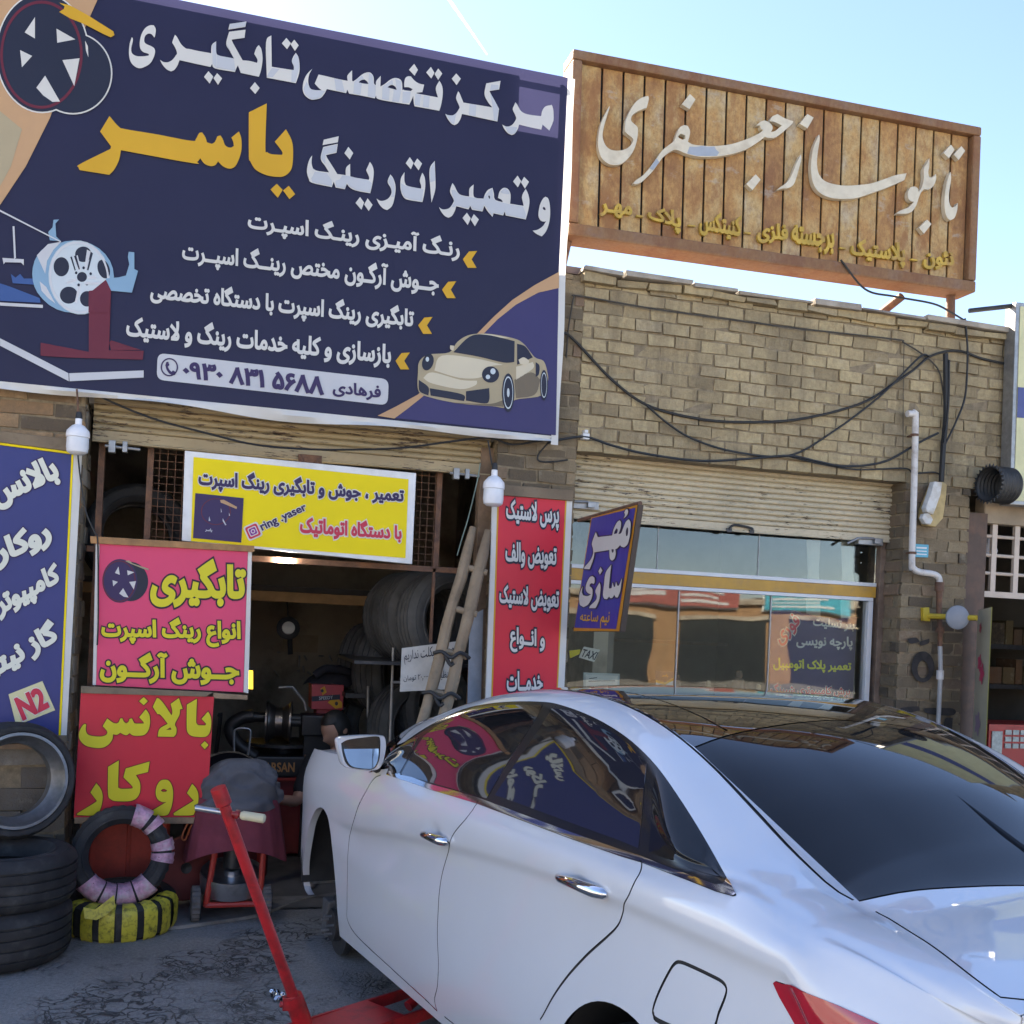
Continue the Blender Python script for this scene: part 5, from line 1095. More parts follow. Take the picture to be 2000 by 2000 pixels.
# corrugated duct end sticking out of the wall
c0 = PY_(1930, 945, FY-.15)
du = thing("vent_duct", "dark corrugated duct with a jagged round mouth beside the light box", "duct", c0)
R_ = .115; ax = Vector((1, .06, 0)).normalized(); mb = MB(); prof = [(R_, 0)]
for k in range(6): prof += [(R_+.006, .02+.03*k), (R_-.004, .035+.03*k)]
prof += [(R_*.2, .2), (0, .2)]
mb.lathe(prof, c0, ax, 40); mb.build("duct_skin", mat("dark_zinc", (.06, .058, .055), .6, .4, var=.3, scale=14), du, smooth=True)
a1 = ax.orthogonal().normalized(); b1 = ax.cross(a1); mb = MB(); n = 26
for k in range(n):
    t0, t1 = 2*pi*k/n, 2*pi*(k+.8)/n; f = lambda t, r: c0+(a1*cos(t)+b1*sin(t))*r
    mb.prism([f(t0, R_-.005), f(t1, R_-.005), f((t0+t1)/2, R_+.02)], ax*.006)
mb.build("jagged_rim", DKSTEEL, du)
# small white bulb behind the lattice
bb = PY_(1932, 1075, FY+.3); tt = thing("spare_bulb", "small white bulb hanging behind the white lattice", "bulb", bb)
MB().lathe([(0, .10), (.02, .10), (.025, .06), (.045, .03), (.055, 0), (.05, -.04), (0, -.05)], bb, (0, 0, 1), 20).build("bulb_body", BULBP, tt, smooth=True)

# ------------------------------------------------------------------ ladder tied against the bay post
LW = mat("ladder_wood", (.27, .20, .13), .85, var=.35, scale=10, bump=.7, bscale=60, dirt=((.12, .08, .05), .7, 5))
ld = thing("wooden_ladder", "old grey wooden ladder leaning in the bay beside the tall red sign", "ladder", PY_(900, 1300, FY-.02))
def rail(pa, pb, Ya, Yb, r):
    a, b = PY_(*pa, Ya), PY_(*pb, Yb); d = (b-a); b = a+d*((a.z-.03)/(a.z-b.z)); mb = MB()
    pts = [a+(b-a)*t+Vector((random.uniform(-.006, .006), random.uniform(-.004, .004), 0)) for t in np.linspace(0, 1, 16)]
    mb.tube(pts, [r*.62]+[r*random.uniform(.92, 1.08) for _ in range(15)], 9); mb.build("rail", LW, ld, smooth=True); return a, b
ra, rb = rail((926, 1030), (822, 1415), FY+.02, FY-.12, .033); sa, sb = rail((954, 1036), (868, 1390), FY+.0, FY-.15, .036)
def onr(a, b, z): return a+(b-a)*((z-a.z)/(b.z-a.z))
for py in (1112, 1195, 1278, 1356, 1440, 1520):
    z = Z_(900, py, FY-.05)
    if z > .15:
        p0, p1 = onr(ra, rb, z+.02), onr(sa, sb, z); d = (p1-p0).normalized(); MB().tube([p0-d*.015, p1+d*.05], .019, 8).build("rung", LW, ld, smooth=True)
mb = MB()
for zz in (Z_(860, 1275, FY), Z_(850, 1352, FY)):
    p0, p1 = onr(ra, rb, zz), onr(sa, sb, zz); mb.tube(spline([p0+Vector((-.04, -.01, 0)), p0+Vector((0, -.045, .01)), (p0+p1)/2+Vector((0, -.05, -.02)), p1+Vector((0, -.05, .01)), p1+Vector((.06, -.03, -.02))], 5), .011, 7)
    mb.tube(spline([p0+Vector((.02, -.05, -.01)), p0+Vector((.05, -.06, -.06)), (p0+p1)/2+Vector((.02, -.05, -.05))], 4), .012, 7)
mb.build("rope_tie", BLACK, ld, smooth=True)
pw = thing("bay_post", "rough brown timber post standing beside the ladder", "post", PY_(945, 1200, FY+.12))
a, b = PY_(950, 930, FY+.10), PY_(938, 1330, FY+.10)
mb = MB(); mb.box((a.x-.045, FY+.08, 0), (a.x+.05, FY+.16, ZL1-.02)); mb.build("timber", mat("brown_timber", (.20, .125, .075), .85, var=.35, scale=8, bump=.6, bscale=50, dirt=((.08, .05, .03), .7, 5)), pw, bevel=.008)
board("tin_sheet", [(917,1205),(944,1190),(938,1420),(912,1420)], FY+.07, .004, mat("dull_zinc", (.25, .27, .30), .5, .4, var=.25), pw)
# ------------------------------------------------------------------ tyres
def tyre_mat():
    m, t, b, L = nodes("tyre_rubber"); co = objco(t)
    n = noise(t, co, 9, 6, .65); c = ramp(t, n, [(.3, (.020, .020, .021)), (.55, (.034, .033, .033)), (.75, (.075, .072, .068))]).outputs[0]
    L(c, b.inputs["Base Color"]); b.inputs["Roughness"].default_value = .72; b.inputs["Specular IOR Level"].default_value = .35
    bump(t, noise(t, co, 70, 4, .6), b, .25, .002); return m
TYRE = tyre_mat(); RIMS = mat("alloy_silver", (.50, .51, .53), .28, .9, var=.12, dirt=((.1, .1, .1), .4, 12)); RIMK = mat("black_alloy", (.025, .025, .028), .3, .4)
def axes(n):
    n = Vector(n).normalized(); u = Vector((0, 0, 1)) if abs(n.z) < .9 else Vector((1, 0, 0)); u = (u-n*u.dot(n)).normalized(); return n, u, n.cross(u)
def tyre(name, parent, c, ax, R=.32, wd=.20, rb=.21, m=None, grooves=True, n=72):
    """tyre section turned round its axle, tread grooves and sipes cut in"""
    h = wd/2; sw = h*1.03
    prof = [(rb, -h*.72), (rb+.012, -h*.86), (rb+(R-rb)*.22, -sw*.97), (rb+(R-rb)*.25, -sw*1.0), (rb+(R-rb)*.29, -sw*1.0), (rb+(R-rb)*.32, -sw*.97), (rb+(R-rb)*.5, -sw), (rb+(R-rb)*.66, -sw*.99), (rb+(R-rb)*.69, -sw*.965), (rb+(R-rb)*.72, -sw*.985), (R-.018, -h*.92), (R-.006, -h*.80)]
    g = (-.5, -.17, .17, .5) if grooves else ()
    for k in g:
        y = k*h*1.15; prof += [(R, y-.006), (R-.007, y-.004), (R-.007, y+.004), (R, y+.006)]
    prof += [(R-.006, h*.80), (R-.018, h*.92), (rb+(R-rb)*.72, sw*.985), (rb+(R-rb)*.69, sw*.965), (rb+(R-rb)*.66, sw*.99), (rb+(R-rb)*.5, sw), (rb+(R-rb)*.32, sw*.97), (rb+(R-rb)*.29, sw*1.0), (rb+(R-rb)*.25, sw*1.0), (rb+(R-rb)*.22, sw*.97), (rb+.012, h*.86), (rb, h*.72), (rb-.004, h*.3), (rb+.03, h*.2), (rb+.03, -h*.2), (rb-.004, -h*.3)]
    a, u, v = axes(ax); c = Vector(c); mb = MB(); K = len(prof)
    for k in range(n):
        e = u*cos(2*pi*k/n)+v*sin(2*pi*k/n); sip = .006 if k % 2 else 0
        mb.v += [tuple(c+e*(r-(sip if R-.02 < r < R-.004 else 0))+a*y) for r, y in prof]
    for k in range(n):
        k2 = (k+1) % n; mb.f += [(k*K+i, k2*K+i, k2*K+(i+1) % K, k*K+(i+1) % K) for i in range(K)]
    mb.mi = [0]*len(mb.f)
    return mb.build(name, m or TYRE, parent, smooth=True, sharp=32)
def rimbarrel(name, parent, c, ax, r=.215, wd=.2, m=None):
    h = wd/2; prof = [(r, -h), (r+.012, -h), (r+.012, -h+.012), (r-.004, -h+.02), (r-.012, -h*.5), (r-.03, -h*.25), (r-.03, h*.3), (r-.010, h*.55), (r-.004, h-.02), (r+.012, h-.012), (r+.012, h), (r-.002, h), (r-.02, h*.5), (r-.042, h*.25), (r-.042, -h*.25), (r-.02, -h*.5)]
    return MB().lathe(prof, c, ax, 56, True).build(name, m or RIMS, parent, smooth=True, sharp=40)
G_T = "tyres piled in and around the bay"
def tyre_thing(label, c, ax, R=.32, wd=.2, rb=.21, **k):
    t = thing("tyre", label, "tyre", c, G_T); tyre("tread_and_walls", t, c, ax, R, wd, rb, **k); return t
# left stack: two tyres lying flat and a third on edge on top, leaning on the wall
ys = 5.33; pc = PZ_(-8, 1850, 0); cx = pc.x-.03
base = PY_(20, 1865, ys)
cx = PY_(-12, 1800, ys+.0).x
tyre_thing("lowest big tyre lying flat in the left stack", (cx, ys+.03, .135), (0, 0, 1), .335, .25, .2)
tyre_thing("worn tyre lying flat under the standing one in the left stack", (cx+.01, ys+.04, .385), (0.02, 0, 1), .335, .235, .2)
cc = PY_(18, 1598, ys+.25); Rr = .285
st = tyre_thing("low profile tyre standing upright on the left stack against the wall", (cc.x, ys+.27, .505+Rr+.0), (.55, -1, .10), Rr, .20, .225)
rimbarrel("rim_lip", st, (cc.x, ys+.27, .505+Rr), (.55, -1, .10), .222, .205, mat("scuffed_alloy", (.24, .245, .25), .42, .8, var=.3, scale=14))
# wrapped tyres in front of the bay
yw = FY-.16
c1 = PY_(236, 1668, yw); R1 = .255
w1 = tyre_thing("tyre standing on edge half wrapped in torn pink plastic", (c1.x, yw, c1.z), (.10, -1, .16), R1, .19, .158, grooves=False)
PINKW = mat("pink_wrap", (.50, .26, .34), .45, var=.35, scale=38, detail=3, dirt=((.50, .47, .46), .8, 22)); YELW = mat("yellow_wrap", (.55, .48, .05), .45, var=.15, dirt=((.05, .045, .02), .85, 34))
def wrap(name, parent, c, ax, R, wd, rb, a0, a1, m, seg=8, puff=.008):
    """band of plastic wound round the section of a tyre between two angles"""
    a, u, v = axes(ax); c = Vector(c); h = wd/2; mb = MB(); mid = (R+rb)/2; rr_ = (R-rb)/2
    K = 16; nn_ = seg
    for k in range(nn_+1):
        t = a0+(a1-a0)*k/nn_; e = u*cos(t)+v*sin(t)
        for j in range(K):
            p = 2*pi*j/K; f = 1+random.uniform(-.03, .05)
            sx = math.copysign(abs(cos(p))**.6, cos(p)); sy = math.copysign(abs(sin(p))**.6, sin(p))
            mb.v.append(tuple(c+e*(mid+(rr_+puff)*sx*f)+a*((h+puff)*sy*f)))
    for k in range(nn_): mb.f += [(k*K+j, (k+1)*K+j, (k+1)*K+(j+1) % K, k*K+(j+1) % K) for j in range(K)]
    mb.mi = [0]*len(mb.f); return mb.build(name, m, parent, smooth=True, sharp=60)
ax1 = (.10, -1, .16)
for a0, a1 in ((-.25, -.62), (-.72, -.9), (-1.25, -1.5), (-1.56, -1.78), (-2.35, -2.75), (-2.8, -3.2), (-3.24, -3.55), (-3.6, -4.05)):
    s = 1
    wrap("plastic_wrap", w1, (c1.x, yw, c1.z), ax1, R1, .19, .158, s*a0, s*a1, PINKW, 6)
c2 = PY_(236, 1772, yw-.02); R2 = .275
w2 = tyre_thing("tyre lying flat wound with yellow plastic tape under the pink one", (c2.x, yw+.03, .10), (0, -.08, 1), R2, .17, .17, grooves=False)
for a0, a1 in ((-150, -138), (-128, -114), (-107, -92), (-85, -70), (-63, -48), (-42, -28), (-22, -6)):
    wrap("tape_wrap", w2, (c2.x, yw+.03, .10), (0, -.08, 1), R2, .17, .17, radians(a0), radians(a1), YELW, 5)
q = [PY_(*c, yw-.27) for c in ((222,1762),(205,1778),(185,1788),(162,1785))]
mb = MB()
for i, p in enumerate(q): mb.v += [tuple(p+Vector((0, 0, .035+.008*sin(i*2)))), tuple(p+Vector((.01, -.01, -.02)))]
mb.f = [(2*i, 2*i+1, 2*i+3, 2*i+2) for i in range(3)]; mb.mi = [0]*3; mb.build("tape_tail", YELW, w2, smooth=True)
# red steel cabinet edge beside the drum
cb = thing("red_cabinet", "faded red steel cabinet standing behind the wrapped tyres and the red sign", "cabinet", PY_(250, 1650, FY+.3))
_fr = mat("faded_red", (.46, .05, .03), .55, var=.18, scale=4, dirt=((.16, .03, .02), .6, 6))
xa, xb = PY_(172, 1650, FY+.25).x, PY_(327, 1650, FY+.25).x
mb = MB(); mb.box((xa, FY+.25, .025), (xb, FY+.6, .84)); mb.build("cabinet_body", _fr, cb, bevel=.008)
for k in (0, 1):
    x0_, x1_ = xa+.012+k*(xb-xa)*.5, xa-.006+(k+1)*(xb-xa)*.5
    dd = MB().box((x0_, FY+.236, .05), (x1_, FY+.249, .82)).build("cabinet_door", _fr, cb, bevel=.004)
    MB().tube([(x1_-.03 if k == 0 else x0_+.03, FY+.225, .50), (x1_-.03 if k == 0 else x0_+.03, FY+.225, .60)], .006, 8).build("handle", DKSTEEL, dd)

# ------------------------------------------------------------------ covered compressor cart
yc = FY-.12
def Cc(px, py, Y=yc): return PY_(px, py, Y)
ct = thing("compressor_cart", "red two wheeled compressor cart with a shiny flywheel and rubber tyres", "cart", Cc(455, 1750))
RED = mat("red_machine_paint", (.42, .035, .025), .45, var=.15, scale=8, dirt=((.18, .04, .03), .5, 8))
fl, frr = Cc(402, 1768), Cc(500, 1764); tl2, tr2 = Cc(408, 1640), Cc(520, 1650)
zf = max(.06, fl.z)
mb = MB()
for yy in (0, .34):
    mb.tube([(fl.x, yc+yy, zf), (frr.x+.02, yc+yy, zf)], .016, 8); mb.tube([(fl.x, yc+yy, zf), (fl.x+.05, yc+yy, .52)], .016, 8); mb.tube([(frr.x+.02, yc+yy, zf), (frr.x+.03, yc+yy, .52)], .016, 8)
    mb.tube([(fl.x+.05, yc+yy, .5), (frr.x+.03, yc+yy, .5)], .014, 8)
for xx in (fl.x, frr.x+.02): mb.tube([(xx, yc, zf), (xx, yc+.34, zf)], .014, 8)
mb.build("frame", RED, ct, smooth=True)
for xx, s in ((Cc(382, 1760).x, 1), (Cc(520, 1755).x, 1)):
    wh = tyre("wheel", ct, (xx, yc+.02, .105), (1, .05, 0), .10, .05, .05, n=40, grooves=False, m=mat("grey_rubber", (.11, .10, .095), .8, var=.3, scale=20))
    MB().lathe([(0, -.02), (.045, -.015), (.045, .015), (0, .02)], (xx, yc+.02, .105), (1, .05, 0), 20).build("hub", RED, wh, smooth=True)
fc = Vector(((fl.x+frr.x)/2+.0, yc+.12, .21))
MB().lathe([(0, .05), (.04, .06), (.045, .03), (.15, .035), (.165, .05), (.17, .03), (.165, -.05), (.15, -.055), (0, -.05)], fc, (0, -.25, 1), 48).build("flywheel", RIMS, ct, smooth=True)
MB().lathe([(0, 0), (.05, 0), (.05, .1), (.035, .13), (0, .13)], fc+Vector((0, .02, .06)), (0, 0, 1), 20).build("motor_boss", DKSTEEL, ct, smooth=True)
mb = MB(); mb.box((fl.x+.05, yc+.03, .45), (frr.x+.02, yc+.3, .62)); mb.lathe([(0, -.22), (.10, -.2), (.13, -.15), (.13, .15), (.10, .2), (0, .22)], ((fl.x+frr.x)/2+.02, yc+.17, .62), (1, 0, 0), 24); mb.build("tank", mat("slate_paint", (.12, .15, .19), .5), ct, smooth=True)
def cloth(name, parent, m, ringfn, nr, na, smooth=True):
    mb = MB()
    for i in range(nr):
        for k in range(na): mb.v.append(tuple(ringfn(i/(nr-1), 2*pi*k/na)))
    for i in range(nr-1): mb.f += [(i*na+k, i*na+(k+1) % na, (i+1)*na+(k+1) % na, (i+1)*na+k) for k in range(na)]
    mb.f.append(tuple(range(na))); mb.mi = [0]*len(mb.f); return mb.build(name, m, parent, smooth=smooth, sharp=80)
cxm = (Cc(385, 1640).x+Cc(540, 1640).x)/2
def redring(t, a):
    ca, sa_ = cos(a), sin(a); pl = .012*abs(sin(4.5*a+.5))*(t**.7)+.006*sin(13*a)*t
    rx = .215+.05*t+pl; ry = .17+.05*t+pl; z = .66-.30*t - .05*t*sin(a*1+1.2) - .03*t*cos(2*a)
    sx = math.copysign(abs(ca)**.75, ca); sy = math.copysign(abs(sa_)**.75, sa_)
    return (cxm+rx*sx, yc+.14+ry*sy, z+(-.07 if ca < 0 else .02)*t*abs(ca))
rc = cloth("red_cloth", None, mat("maroon_cloth", (.17, .03, .045), .9, var=.15, scale=12, bump=.3, bscale=300), redring, 14, 160); tag(rc, "pleated dark red cloth hanging over the compressor cart", "cloth")
def greyring(t, a):
    ca, sa_ = cos(a), sin(a); t2 = t**.6
    fold = .016*(1-2*abs(sin(5*t+1.3*a+1.5*sin(3*a))))*min(1, 2*t)+.010*(1-2*abs(sin(11*t-2*a+sin(5*a))))*t
    rx = (.05+.19*t2)+fold; ry = (.04+.165*t2)+fold; z = .86-.24*t**1.6+.02*sin(2*a+.6)*t+fold*.5+.02*ca*t
    sx = math.copysign(abs(ca)**.8, ca); sy = math.copysign(abs(sa_)**.8, sa_)
    return (cxm+.0+rx*sx, yc+.13+ry*sy, z)
gc = cloth("grey_jacket", None, mat("grey_jacket_cloth", (.085, .085, .095), .9, var=.15, scale=12, bump=.3, bscale=200), greyring, 34, 90); tag(gc, "crumpled dark grey jacket thrown over the red cloth on the cart", "jacket")
mrd = thing("red_disc", "round dark red steel disc leaning left of the cart", "disc", Cc(365, 1690, FY+.1))
MB().lathe([(0, -.012), (.17, -.012), (.178, 0), (.17, .012), (0, .012)], Cc(362, 1695, FY+.12), (.35, -1, .1), 40).build("plate", mat("dark_red_paint", (.16, .028, .025), .6, var=.2), mrd, smooth=True)
MB().lathe([(0, -.014), (.03, -.02), (.03, -.012)], Cc(362, 1695, FY+.12), (-.35, 1, -.1), 20).build("hub", DKSTEEL, mrd)
cable([(386,1665),(376,1612),(362,1640),(356,1632),(372,1600),(405,1568),(425,1550)], "orange air hose looping up beside the cart", .006, FY-.02, None, ident, mat("orange_hose", (.42, .10, .03), .5), cat="hose")

# ------------------------------------------------------------------ workshop machines deep in the bay
def I(px, py, Y): return PY_(px, py, Y)
yt = 7.2
tc = thing("tyre_changer", "black and red tyre changing machine with orange lettering in the dark bay", "machine", I(540, 1560, yt))
BLKP = mat("black_machine_paint", (.016, .016, .017), .45, var=.3)
DRED = mat("deep_red_paint", (.20, .018, .02), .45, var=.2)
xa, xb = I(498, 1520, yt).x, I(625, 1520, yt).x
z = lambda px, py, Y=yt: PY_(px, py, Y).z
zt5, zb5 = z(540, 1478), z(540, 1518)
mb = MB(); mb.box((xa, yt, zb5), (xb, yt+.5, zt5)); mb.build("upper_cabinet", BLKP, tc, bevel=.012)
mb = MB(); mb.box((xa+.02, yt+.03, .03), (xb-.02, yt+.48, zb5-.002)); mb.build("lower_cabinet", DRED, tc, bevel=.012)
tcat = lambda x, y: PY_(x, y, yt)
text("PARSAN", [(508,1489),(576,1489),(575,1508),(508,1508)], tcat, mat("orange_lettering", (.48, .22, .07), .5), tc, .004, .03, raw=True)
MB().box((xa+.0, yt-.012, zb5-.02), (xb, yt-.001, zb5-.003)).build("trim_bar", RED, tc)
mb = MB(); ct0 = Vector(((xa+xb)/2-.02, yt+.26, zt5)); mb.lathe([(0, 0), (.09, 0), (.09, .05), (.26, .055), (.26, .075), (0, .08)], ct0, (0, 0, 1), 40); mb.build("turntable", DKSTEEL, tc, smooth=True)
mb = MB(); mb.tube(spline([I(498, 1478, yt+.1), I(462, 1450, yt+.1), I(450, 1420, yt+.1), I(470, 1403, yt+.1), I(495, 1398, yt+.1)], 5), .045, 12); mb.tube([I(495, 1400, yt+.1), I(622, 1405, yt+.1)], .035, 12); mb.build("swing_arm", BLKP, tc, smooth=True)
wbm = thing("wheel_balancer", "wheel balancing machine with a bare steel rim mounted on its shaft", "machine", I(560, 1420, yt+.5))
c = I(545, 1410, yt+.1); rw = .5*abs(I(566, 1410, yt+.1).x-I(526, 1410, yt+.1).x)
rim = rimbarrel("mounted_rim", wbm, (c.x, c.y, c.z), (1, -.12, 0), .13, .17, mat("dull_rim", (.22, .20, .18), .35, .9, var=.3))
MB().tube([c+Vector((-.05, 0, 0)), c+Vector((.42, -.03, 0))], .03, 12).build("shaft", DKSTEEL, wbm, smooth=True)
xx0 = I(588, 1390, yt+.1).x; mb = MB(); mb.box((xx0, yt-.02, c.z-.08), (xx0+.18, yt+.2, c.z+.06)); mb.box((xx0+.02, yt+.02, 0), (xx0+.30, yt+.45, c.z-.08)); mb.build("machine_head", BLKP, wbm, bevel=.01)
mb = MB(); mb.tube([I(544, 1343, yt), I(571, 1342, yt), I(594, 1370, yt), I(598, 1388, yt)], .010, 8); mb.build("gauge_arm", STEEL, wbm, smooth=True)
rcl = thing("red_column", "red steel machine column standing in the dark bay under the tool carton", "column", I(640, 1430, yt+.3))
xa, xb = I(616, 1420, yt+.15).x, I(666, 1420, yt+.15).x
zc5 = z(640, 1384, yt+.15)
mb = MB(); mb.box((xa, yt+.15, .02), (xb, yt+.35, zc5)); mb.build("column_body", mat("signal_red", (.36, .025, .03), .45, var=.15), rcl, bevel=.01)
mb = MB(); mb.box((xa-.02, yt+.12, zc5), (xb+.02, yt+.38, zc5+.012)); mb.build("top_plate", DKSTEEL, rcl)
bx = thing("carton", "red and yellow printed tool carton on top of the red column", "box", I(640, 1360, yt+.1))
YBX = yt+.1; q = [I(*cc_, YBX) for cc_ in ((608,1385),(670,1386),(671.5,1338),(609,1336))]
mb = MB(); mb.hexa([p-Vector((0, 0, 0)) for p in q], (0, .24, 0)); mb.build("carton_body", mat("red_carton", (.42, .04, .05), .5), bx, bevel=.003)
bat2 = lambda x, y: PY_(x, y, YBX)
art("carton_print", [[(628,1336),(640,1342),(648,1352),(650,1362),(640,1372),(655,1384),(668,1382),(668,1372),(655,1360),(640,1350)], [(626,1345),(634,1340),(638,1352),(630,1358)]], bat2, V_GOLD, bx, .003, sm=False)
art("carton_print", [[(609,1360),(664,1356),(664,1366),(609,1370)]], bat2, V_DKB, bx, .0045, sm=False)
text("SPEEDY", [(623,1360.5),(650,1358.5),(650,1365),(623,1367)], bat2, V_PALE, bx, .006, .01, raw=True)
art("carton_print", [ellipse(657, 1374, 3.2, 4, 14), ellipse(629, 1349, 3, 3.4, 14)], bat2, V_DKB, bx, .006, sm=False)
blob = thing("black_bag", "black cloth bag slumped on top of the red carton", "bag", I(640, 1315, yt+.15))
def heap(t, a):
    r = sin(pi*min(1, .08+.92*t)/1.0*.5)
    return tuple(I(646, 1337, yt+.2)+Vector((cos(a)*(.16+.02*sin(3*a))*r*1.15+.05*(1-t), sin(a)*.09*r, (1-t)*.13+.012*sin(5*a+3*t))))
cloth("bag_body", blob, mat("black_cloth", (.012, .012, .018), .85), heap, 10, 28)
mb = MB(); mb.tube(spline([I(615, 1320, yt+.1), I(640, 1306, yt+.1), I(690, 1316, yt+.15), I(700, 1330, yt+.2)], 5), [.03]*15+[.025], 10); mb.build("sleeve", _mats["black_cloth"], blob, smooth=True)
# rack of tyres at the right of the bay
G2 = "tyres on the rack at the right of the bay"
DUSTY = mat("dusty_rubber", (.075, .073, .068), .85, var=.3, scale=9)
def rt(label, px, py, Y, ax, R, wd, rb):
    c = I(px, py, Y); t = thing("tyre", label, "tyre", c, G2); tyre("tread_and_walls", t, c, ax, R, wd, rb, m=DUSTY); return t
axr = (.42, -1, .05)
rt("front tyre of the upper rack row facing the street", 872, 1212, 6.45, axr, .335, .2, .205)
rt("middle tyre of the upper rack row", 830, 1208, 6.72, axr, .325, .2, .20)
rt("rearmost tyre of the upper rack row", 795, 1206, 7.02, axr, .31, .2, .20)
rt("front tyre of the lower rack row with a pale inner rim", 752, 1305, 7.3, (1, -.75, .0), .31, .22, .2)
rt("rear tyre of the lower rack row", 722, 1300, 7.62, (1, -.75, .0), .31, .22, .2)
rt("dark tyre on the bay floor below the handwritten card", 800, 1420, 7.0, (.6, -1, .05), .32, .2, .2)
rt("dark tyre on the bay floor behind the red column", 730, 1415, 7.8, (.6, -1, .05), .32, .2, .2)
rt("dark tyre behind the handwritten card", 842, 1375, 7.1, (.7, -1, .02), .31, .2, .2)
ut = thing("tyre", "tyre lying behind the bars in the top left of the bay", "tyre", I(268, 1040, FY+.42), G2)
tyre("tread_and_walls", ut, I(268, 1050, FY+.62), (.25, -1, .15), .31, .22, .2)
rk = thing("tyre_rack", "thin pale steel tube rack holding the tyres in the bay", "rack", I(760, 1300, 6.9))
mb = MB()
for (p0, p1, Y) in (((724,1210),(722,1250),7.1), ((727,1212),(760,1222),7.1), ((722,1248),(738,1249),7.1), ((768,1265),(762,1440),6.5), ((763,1332),(815,1334),6.5), ((719,1340),(718,1400),7.0)):
    mb.tube([I(*p0, Y), I(*p1, Y)], .009, 8); mb.build("rack_tube", mat("pale_tube", (.30, .28, .25), .5, .3, var=.3), rk); mb = MB()
mb.tube([I(762, 1440, 6.5), (I(762, 1440, 6.5).x, 6.5, 0)], .009, 8)
mb.build("rack_tube", mat("pale_tube", (.30, .28, .25), .5, .3, var=.3), rk)
mb = MB(); c = I(840, 1290, 6.75); mb.box((c.x-.55, 6.35, c.z-.02), (c.x+.35, 7.3, c.z)); c2_ = I(752, 1352, 7.3); mb.box((c2_.x-.3, 7.1, c2_.z-.03), (c2_.x+.5, 7.9, c2_.z)); mb.build("rack_shelf", DKSTEEL, rk)
# clutter on the back wall
ybk = 10.47
hl = thing("hanging_lamp", "round inspection lamp hanging on a cord from the loft", "lamp", I(562, 1225, 8.3))
c = I(562, 1228, 8.3); mb = MB(); mb.lathe([(0, .0), (.05, .0), (.085, .03), (.09, .06), (.06, .075), (0, .075)], c, (0, -1, .1), 24); mb.build("lamp_shade", BLKP, hl, smooth=True)
MB().lathe([(0, .078), (.05, .078), (.045, .084), (0, .088)], c, (0, -1, .1), 20).build("lamp_glass", mat("dusty_glass", (.45, .42, .36), .3), hl)
MB().tube([c+Vector((0, 0, .07)), I(560, 1168, 8.3)], .006, 6).build("cord", BLACK, hl); MB().tube([c+Vector((.02, 0, -.07)), c+Vector((.03, 0, -.2))], .02, 8).build("handle", BLKP, hl)
nt_ = thing("wall_notice", "faded paper notice pasted on the stained back wall", "notice", I(585, 1250, ybk))
mb = MB(); a = I(553, 1238, ybk); b = I(620, 1275, ybk); mb.box((a.x, ybk, b.z), (b.x, ybk+.02, a.z)); mb.build("paper", mat("old_paper", (.36, .29, .2), .8, var=.2, scale=5), nt_)
tl_ = thing("tool_rail", "row of small wrenches hanging on the back wall", "tools", I(585, 1290, ybk))
for px, py, dx, dy in ((541,1274,.03,0),(535,1309,.05,-.06),(585,1280,.0,-.12),(594,1280,.03,-.05),(622,1281,.05,0),(643,1280,.03,-.06),(592,1300,.01,-.07),(600,1312,.04,-.03),(586,1310,-.03,0)):
    p = I(px, py, ybk-.02); MB().tube([p, p+Vector((dx, 0, dy))], .009, 6).build("wrench", STEEL, tl_)
sg = thing("lit_sign", "small glowing yellow panel behind the pink sign", "sign", I(486, 1320, 8.0))
q = [I(*cc_, 8.0) for cc_ in ((478,1348),(496,1349),(496,1306),(478,1304))]; mb = MB(); mb.hexa(q, (0, .03, 0)); mb.build("panel_frame", DKSTEEL, sg)
q = [I(*cc_, 7.995) for cc_ in ((479.5,1345),(494,1346),(494,1310),(479.5,1309))]; mb = MB(); mb.hexa(q, (0, .002, 0)); mb.build("lit_panel", mat("lit_yellow", (.6, .4, .02), emit=(1, .62, .05), es=.5), sg)
mb = MB(); mb.tube(spline([I(428, 1400, 7.6), I(431, 1395, 7.6), I(426, 1440, 7.6), I(418, 1500, 7.6), I(412, 1545, 7.6)], 5), .014, 8); hs_ = mb.build("air_hose", BLACK, None, smooth=True); tag(hs_, "black air hose hanging on the back wall behind the red sign", "hose")
hb = thing("stool", "bent wire stool in front of the tyre changer", "stool", I(470, 1480, 6.9))
mb = MB(); mb.tube(spline([I(458, 1500, 6.9), I(457, 1440, 6.9), I(462, 1424, 6.9), I(486, 1424, 6.9), I(489, 1438, 6.9), I(482, 1480, 6.9), I(464, 1502, 6.9)], 5), .007, 8); mb.build("wire_back", STEEL, hb, smooth=True)
mb = MB(); c = I(470, 1506, 6.9); mb.lathe([(0, 0), (.16, 0), (.17, .02), (0, .03)], (c.x, 6.95, c.z), (0, 0, 1), 28); 
for dx, dy in ((-.12, -.12), (.12, -.12), (-.12, .12), (.12, .12)): mb.tube([(c.x+dx*.8, 6.95+dy*.8, c.z), (c.x+dx, 6.95+dy, .012)], .011, 8)
mb.build("seat", DKSTEEL, hb, smooth=True)
wl = thing("alloy_wheel", "black alloy wheel lying on the pile behind the jack handle", "wheel", I(445, 1545, 6.6))
c = I(447, 1540, 6.6); rimbarrel("rim", wl, c, (.1, -.75, .65), .20, .19, RIMK)
for k in range(4): MB().lathe([(.20-.012*k, -.04+.02*k), (.204-.012*k, -.037+.02*k), (.20-.012*k, -.034+.02*k)], c, (.1, -.75, .65), 40, True).build("polished_ring", RIMS, wl)
mb = MB()
